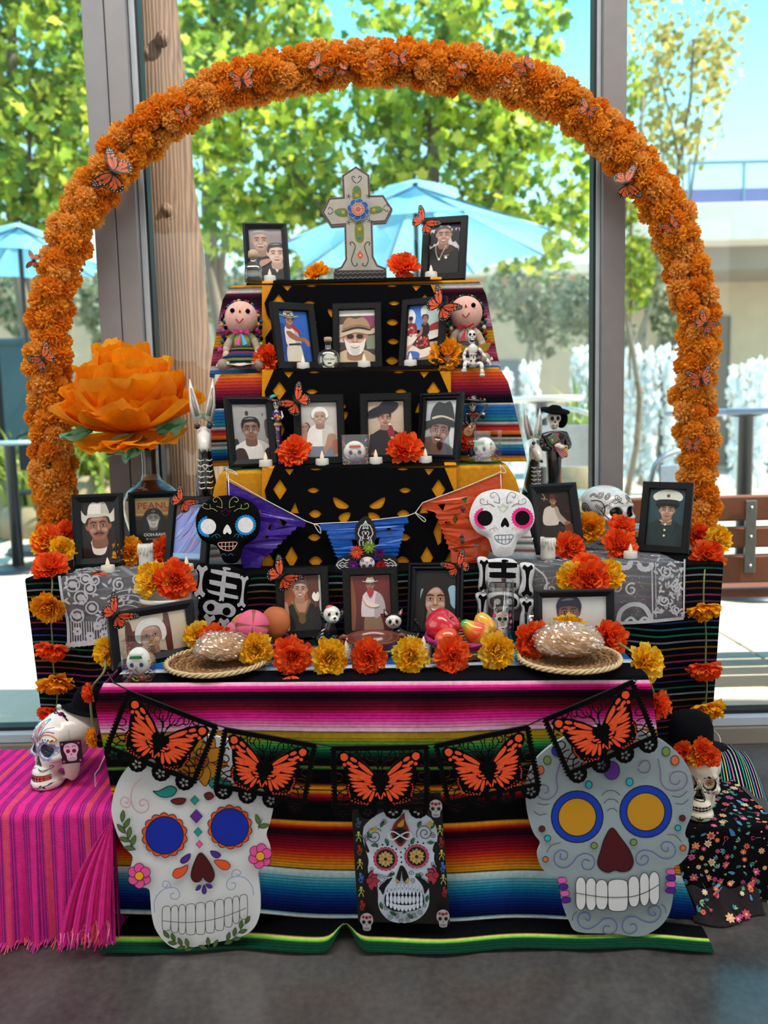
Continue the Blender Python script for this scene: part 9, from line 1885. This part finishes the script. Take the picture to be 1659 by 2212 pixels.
 for x0_,x1_,y0_,y1_ in cols:outl(d,f,[(x0_+3,(y0_+y1_)/2),(x0_+2,y0_+40),(x0_+14,y0_+10),((x0_+x1_)/2,y0_),(x1_-14,y0_+10),(x1_-3,y0_+40),(x1_-2,(y0_+y1_)/2),(x1_-3,y1_-40),(x1_-16,y1_-8),((x0_+x1_)/2,y1_),(x0_+16,y1_-8),(x0_+4,y1_-40)],'#cfd2d6',1.6,4)
 d.line(f([(x,tl_(x)) for x in range(460,976,30)]),1.7,'#22252a',2)
gl_=[(158,440),(172,330),(215,235),(290,160),(390,95),(500,45),(620,20),(750,25),(870,50),(985,100),(1085,175),(1155,265),(1190,370),(1195,460),(1182,565),(1152,640),(1142,690),(1165,745),(1155,815),(1112,868),(1072,892),(1070,980),(1066,1080),(1045,1175),(1000,1245),(930,1295),(845,1320),(700,1302),(480,1292),(425,1225),(388,1130),(372,1040),(352,955),(298,935),(250,885),(230,810),(248,742),(205,680),(172,570)]
board('grey painted skull board with gold eyes in blue rings',1325,2018,1.578,.010,4,(1080,1560),2.865,gl_,'#8d9ba2',draw_grey)
# printed tin sign
pl=Pl(873,1994,1.592,.010,2.5);t=thing('tin_sign','black printed sign with a white sugar skull, leaning on the serape between the boards','sign',pl.M);f= lambda L_:[(x/6.38+740,y/6.38+1700) for x,y in L_];f.sc=6.38
b=MB();b.slab(pl.pts(f([(112,130),(1352,72),(1482,1888),(214,1850)])),-.0012,.0012,'#161313',side='#3a3a40');b.build('metal_plate',M_print,t)
b=MB();b.lift=.0013;b.step=6e-5;d=D(pl,b,1.575);WS,K_='#c3cee0','#0e0c10'
d.blob(f([(310,520),(285,600),(280,700),(310,830),(330,900),(360,1010),(350,1130),(380,1280),(470,1370),(490,1480),(490,1600),(530,1720),(640,1830),(800,1870),(980,1845),(1110,1760),(1185,1630),(1195,1480),(1195,1350),(1290,1260),(1300,1130),(1260,1000),(1270,880),(1300,760),(1305,640),(1270,500),(1180,400),(1000,330),(790,310),(600,330),(440,400)]),WS,4)
for L_ in ([(310,830),(340,900),(370,880),(330,780),(300,700)],[(1300,760),(1270,900),(1240,860),(1270,760)],[(500,1380),(600,1280),(690,1240),(640,1320),(590,1390),(560,1480),(520,1420)],[(1200,1340),(1090,1250),(990,1220),(1060,1300),(1110,1380),(1130,1470),(1180,1400)],[(380,1300),(470,1390),(480,1330),(420,1270)],[(1290,1260),(1200,1345),(1190,1290),(1250,1220)]):d.blob(f(L_),K_,3)
for x,y in ((593,985),(1020,945)):
 X,Y_=f([(x,y)])[0];d.b.flat(scallop(*pl.px(X,Y_),172*d.s/6.38,18,14*d.s/6.38,3),'#982a44');d.disc(X,Y_,150/6.38,'#c8788a');d.disc(X,Y_,143/6.38,'#982a44');d.disc(X,Y_,128/6.38,K_)
 for i in range(6):a=radians(60*i+30);d.blob(petalp(X+14/6.38*cos(a),Y_+14/6.38*sin(a),96/6.38,36/6.38,60*i+30,5),'#b89a5a',2);d.line([(X+36/6.38*cos(a),Y_+36/6.38*sin(a)),(X+84/6.38*cos(a),Y_+84/6.38*sin(a))],.9,'#5a4420',1)
 for i in range(6):d.blob(petalp(X+40/6.38*cos(radians(60*i)),Y_+40/6.38*sin(radians(60*i)),72/6.38,10/6.38,60*i,4),'#c8ac6c',2)
 d.disc(X,Y_,36/6.38,'#c8ac6c');d.disc(X,Y_,26/6.38,'#4a3a1c');d.disc(X,Y_,14/6.38,K_)
d.blob(f([(810,1065),(850,1090),(895,1180),(915,1260),(890,1305),(850,1300),(825,1240),(815,1140),(800,1240),(780,1305),(745,1300),(733,1250),(760,1160),(785,1085)]),K_,4)
d.blob(f([(900,1235),(912,1265),(890,1300),(855,1290),(875,1270)]),'#b89a5a');d.blob(f([(738,1245),(745,1290),(790,1298),(765,1270)]),'#b89a5a')
d.blob(f([(690,540),(720,480),(790,400),(850,340),(860,440),(900,540),(920,620),(880,720),(798,808),(720,730),(665,630)]),'#7a2018',3);d.blob(f([(700,590),(740,555),(840,555),(890,600),(870,680),(797,765),(725,690)]),K_,4);d.blob(f([(750,520),(790,470),(840,430),(845,490),(830,525),(790,535)]),'#c89a3a')
d.line(f([(640,620),(700,600),(790,650),(880,700),(940,680),(935,620),(880,610),(790,655),(700,710),(645,690)]),3.0,'#d8dce6',4, True)
for x,y in ((478,806),(550,780),(615,785),(680,802),(740,840),(862,832),(915,785),(970,756),(1035,745),(1112,758),(802,882),(806,950),(812,1018)):d.disc(*f([(x,y)])[0],2.1,K_,n=10)
def sc_(L_,w=1.5):d.line(f(L_),w,K_,4)
for x,y,a0,s__ in ((440,660,0,1),(1130,620,2,-1)):d.line(f(spiral(x,y,14,118,a0,1.9*s__,30)),1.7,K_,1);d.line(f(spiral(x-115 if s__>0 else x+120,y+30,6,42,1,1.6,16)),1.5,K_,1)
for x,y,a in ((340,600,60),(390,790,-10),(520,540,-60),(585,690,60),(1030,540,-60),(990,680,120),(1160,745,0),(1215,560,-60),(620,1215,-30),(1000,1170,30),(520,1560,75),(650,1690,30),(830,1720,-50),(1030,1640,-40),(1150,1560,-75),(890,1720,40)):d.blob(f(petalp(x,y,105,26,a,5)),K_,2);d.blob(f(petalp(x+6,y,90,18,a,5)),'#2a6a44',2)
for x,y,s__ in ((535,1200,1),(590,1225,1),(540,1300,1),(690,1170,-1),(940,1160,1),(1075,1190,-1),(1115,1250,-1),(960,1260,1),(600,1640,1),(650,1760,-1),(740,1745,1),(990,1735,-1),(1060,1700,1),(900,1800,1),(800,1810,-1),(570,450,1),(395,1105,1),(1240,1030,-1),(1110,1600,1)):d.line(f(spiral(x,y,5,40,x,1.5*s__,14)),1.4,K_,1)
for cx_,cy_,e_ in ((370,1260,1),(1280,1180,-1)):
 for i in range(5):d.blob(f(petalp(cx_,cy_,150,42,(-75+38*i) if e_>0 else (180+75-38*i),5)),K_,2);d.blob(f(petalp(cx_+e_*8,cy_,132,32,(-75+38*i) if e_>0 else (180+75-38*i),5)),'#a03048',2)
 d.disc(*f([(cx_,cy_)])[0],7,'#982a44');d.ring(*f([(cx_,cy_)])[0],7,1,K_)
d.blob(f([(400,560),(440,520),(480,540),(460,580),(380,580),(350,545)]),'#b89a4a');d.blob(f([(1150,500),(1200,440),(1245,480),(1200,520)]),'#b89a4a')
d.blob(f([(575,1530),(600,1440),(720,1420),(850,1425),(1000,1415),(1090,1420),(1118,1500),(1110,1590),(1000,1660),(850,1680),(700,1670),(600,1610)]),K_,4)
for i in range(10):
 x=625+50*i+(i-4.5)*1.5;cv=((i-4.5)/5)**2;w_=25-7*cv;d.blob(f([(x-w_*.8,1350+70*cv),(x,1300+60*cv),(x+w_*.8,1350+70*cv),(x+w_*.45,1440+20*cv),(x-w_*.45,1440+20*cv)]),WS,3)
 d.blob(f([(x-w_,1520-20*cv),(x-w_*.6,1465-15*cv),(x+w_*.6,1465-15*cv),(x+w_,1520-20*cv),(x+w_*.5,1565-25*cv),(x-w_*.5,1565-25*cv)]),WS,3);d.blob(f([(x-w_,1590-60*cv),(x+w_,1590-60*cv),(x+w_*.8,1650-75*cv),(x,1672-80*cv),(x-w_*.8,1650-75*cv)]),WS,3);d.blob(f([(x-5,1350+50*cv),(x,1330+50*cv),(x+5,1350+50*cv),(x,1385+50*cv)]),K_,2)
def mini(x,y,c,ph):
 X= lambda L_:f([(x+a,y+b_) for a,b_ in L_]);d.disc(*f([(x,y-58)])[0],3.0,c,n=10)
 d.line(X([(0,-45),(2,-20),(0,5)]),2.2,c);d.line(X([(-14,-30),(14,-32)]),1.3,c);d.line(X([(-12,-18),(12,-20)]),1.3,c);d.line(X([(-16,-36),(-36*ph,-14),(-30,8-30*(ph>0))]),1.4,c);d.line(X([(16,-36),(34,-16*ph),(38,-44*(ph<0)+4)]),1.4,c);d.line(X([(-4,6),(-22,30),(-30*ph,62)]),1.6,c);d.line(X([(4,6),(24,28),(20*ph+10,64)]),1.6,c)
for i,c in enumerate(('#4a5a72','#a8b45a','#9a2a24','#b8b45a','#3a6ab8','#a8b45a','#9a2a24')):mini(210+9*i+4,480+185*i-20,c,1 if i%2 else -1);mini(1335+11*i,560+165*i,('#a8b45a','#8a2a24','#b8b45a','#3a6ab8','#a8b45a','#9a2a24','#7a2a24')[i],-1 if i%2 else 1) if i<6 else None
for x,y in ((335,1790),(1375,1740),(1275,240)):
 d.blob(f([(x,y-125),(x+70,y-90),(x+88,y-10),(x+62,y+40),(x+48,y+110),(x-40,y+112),(x-58,y+42),(x-88,y-8),(x-72,y-90)]),'#a8a4ac',4)
 for e_ in (-1,1):d.disc(*f([(x+e_*40,y)])[0],5.2,'#8a8676');d.disc(*f([(x+e_*40,y)])[0],3.6,K_);d.disc(*f([(x+e_*46,y-70)])[0],3.4,'#8a3038',n=8)
 d.disc(*f([(x,y-62)])[0],3.6,'#7a1a24',n=10);d.poly(f([(x-9,y+48),(x+9,y+48),(x,y+24)]),'#5a1a1c')
 for k_ in range(5):d.line(f([(x-32+16*k_,y+66),(x-32+16*k_,y+104)]),.8,'#4a4650',1)
 d.line(f([(x-40,y+84),(x+40,y+84)]),.8,'#4a4650',1)
b.build('printed_skull',M_print,t)
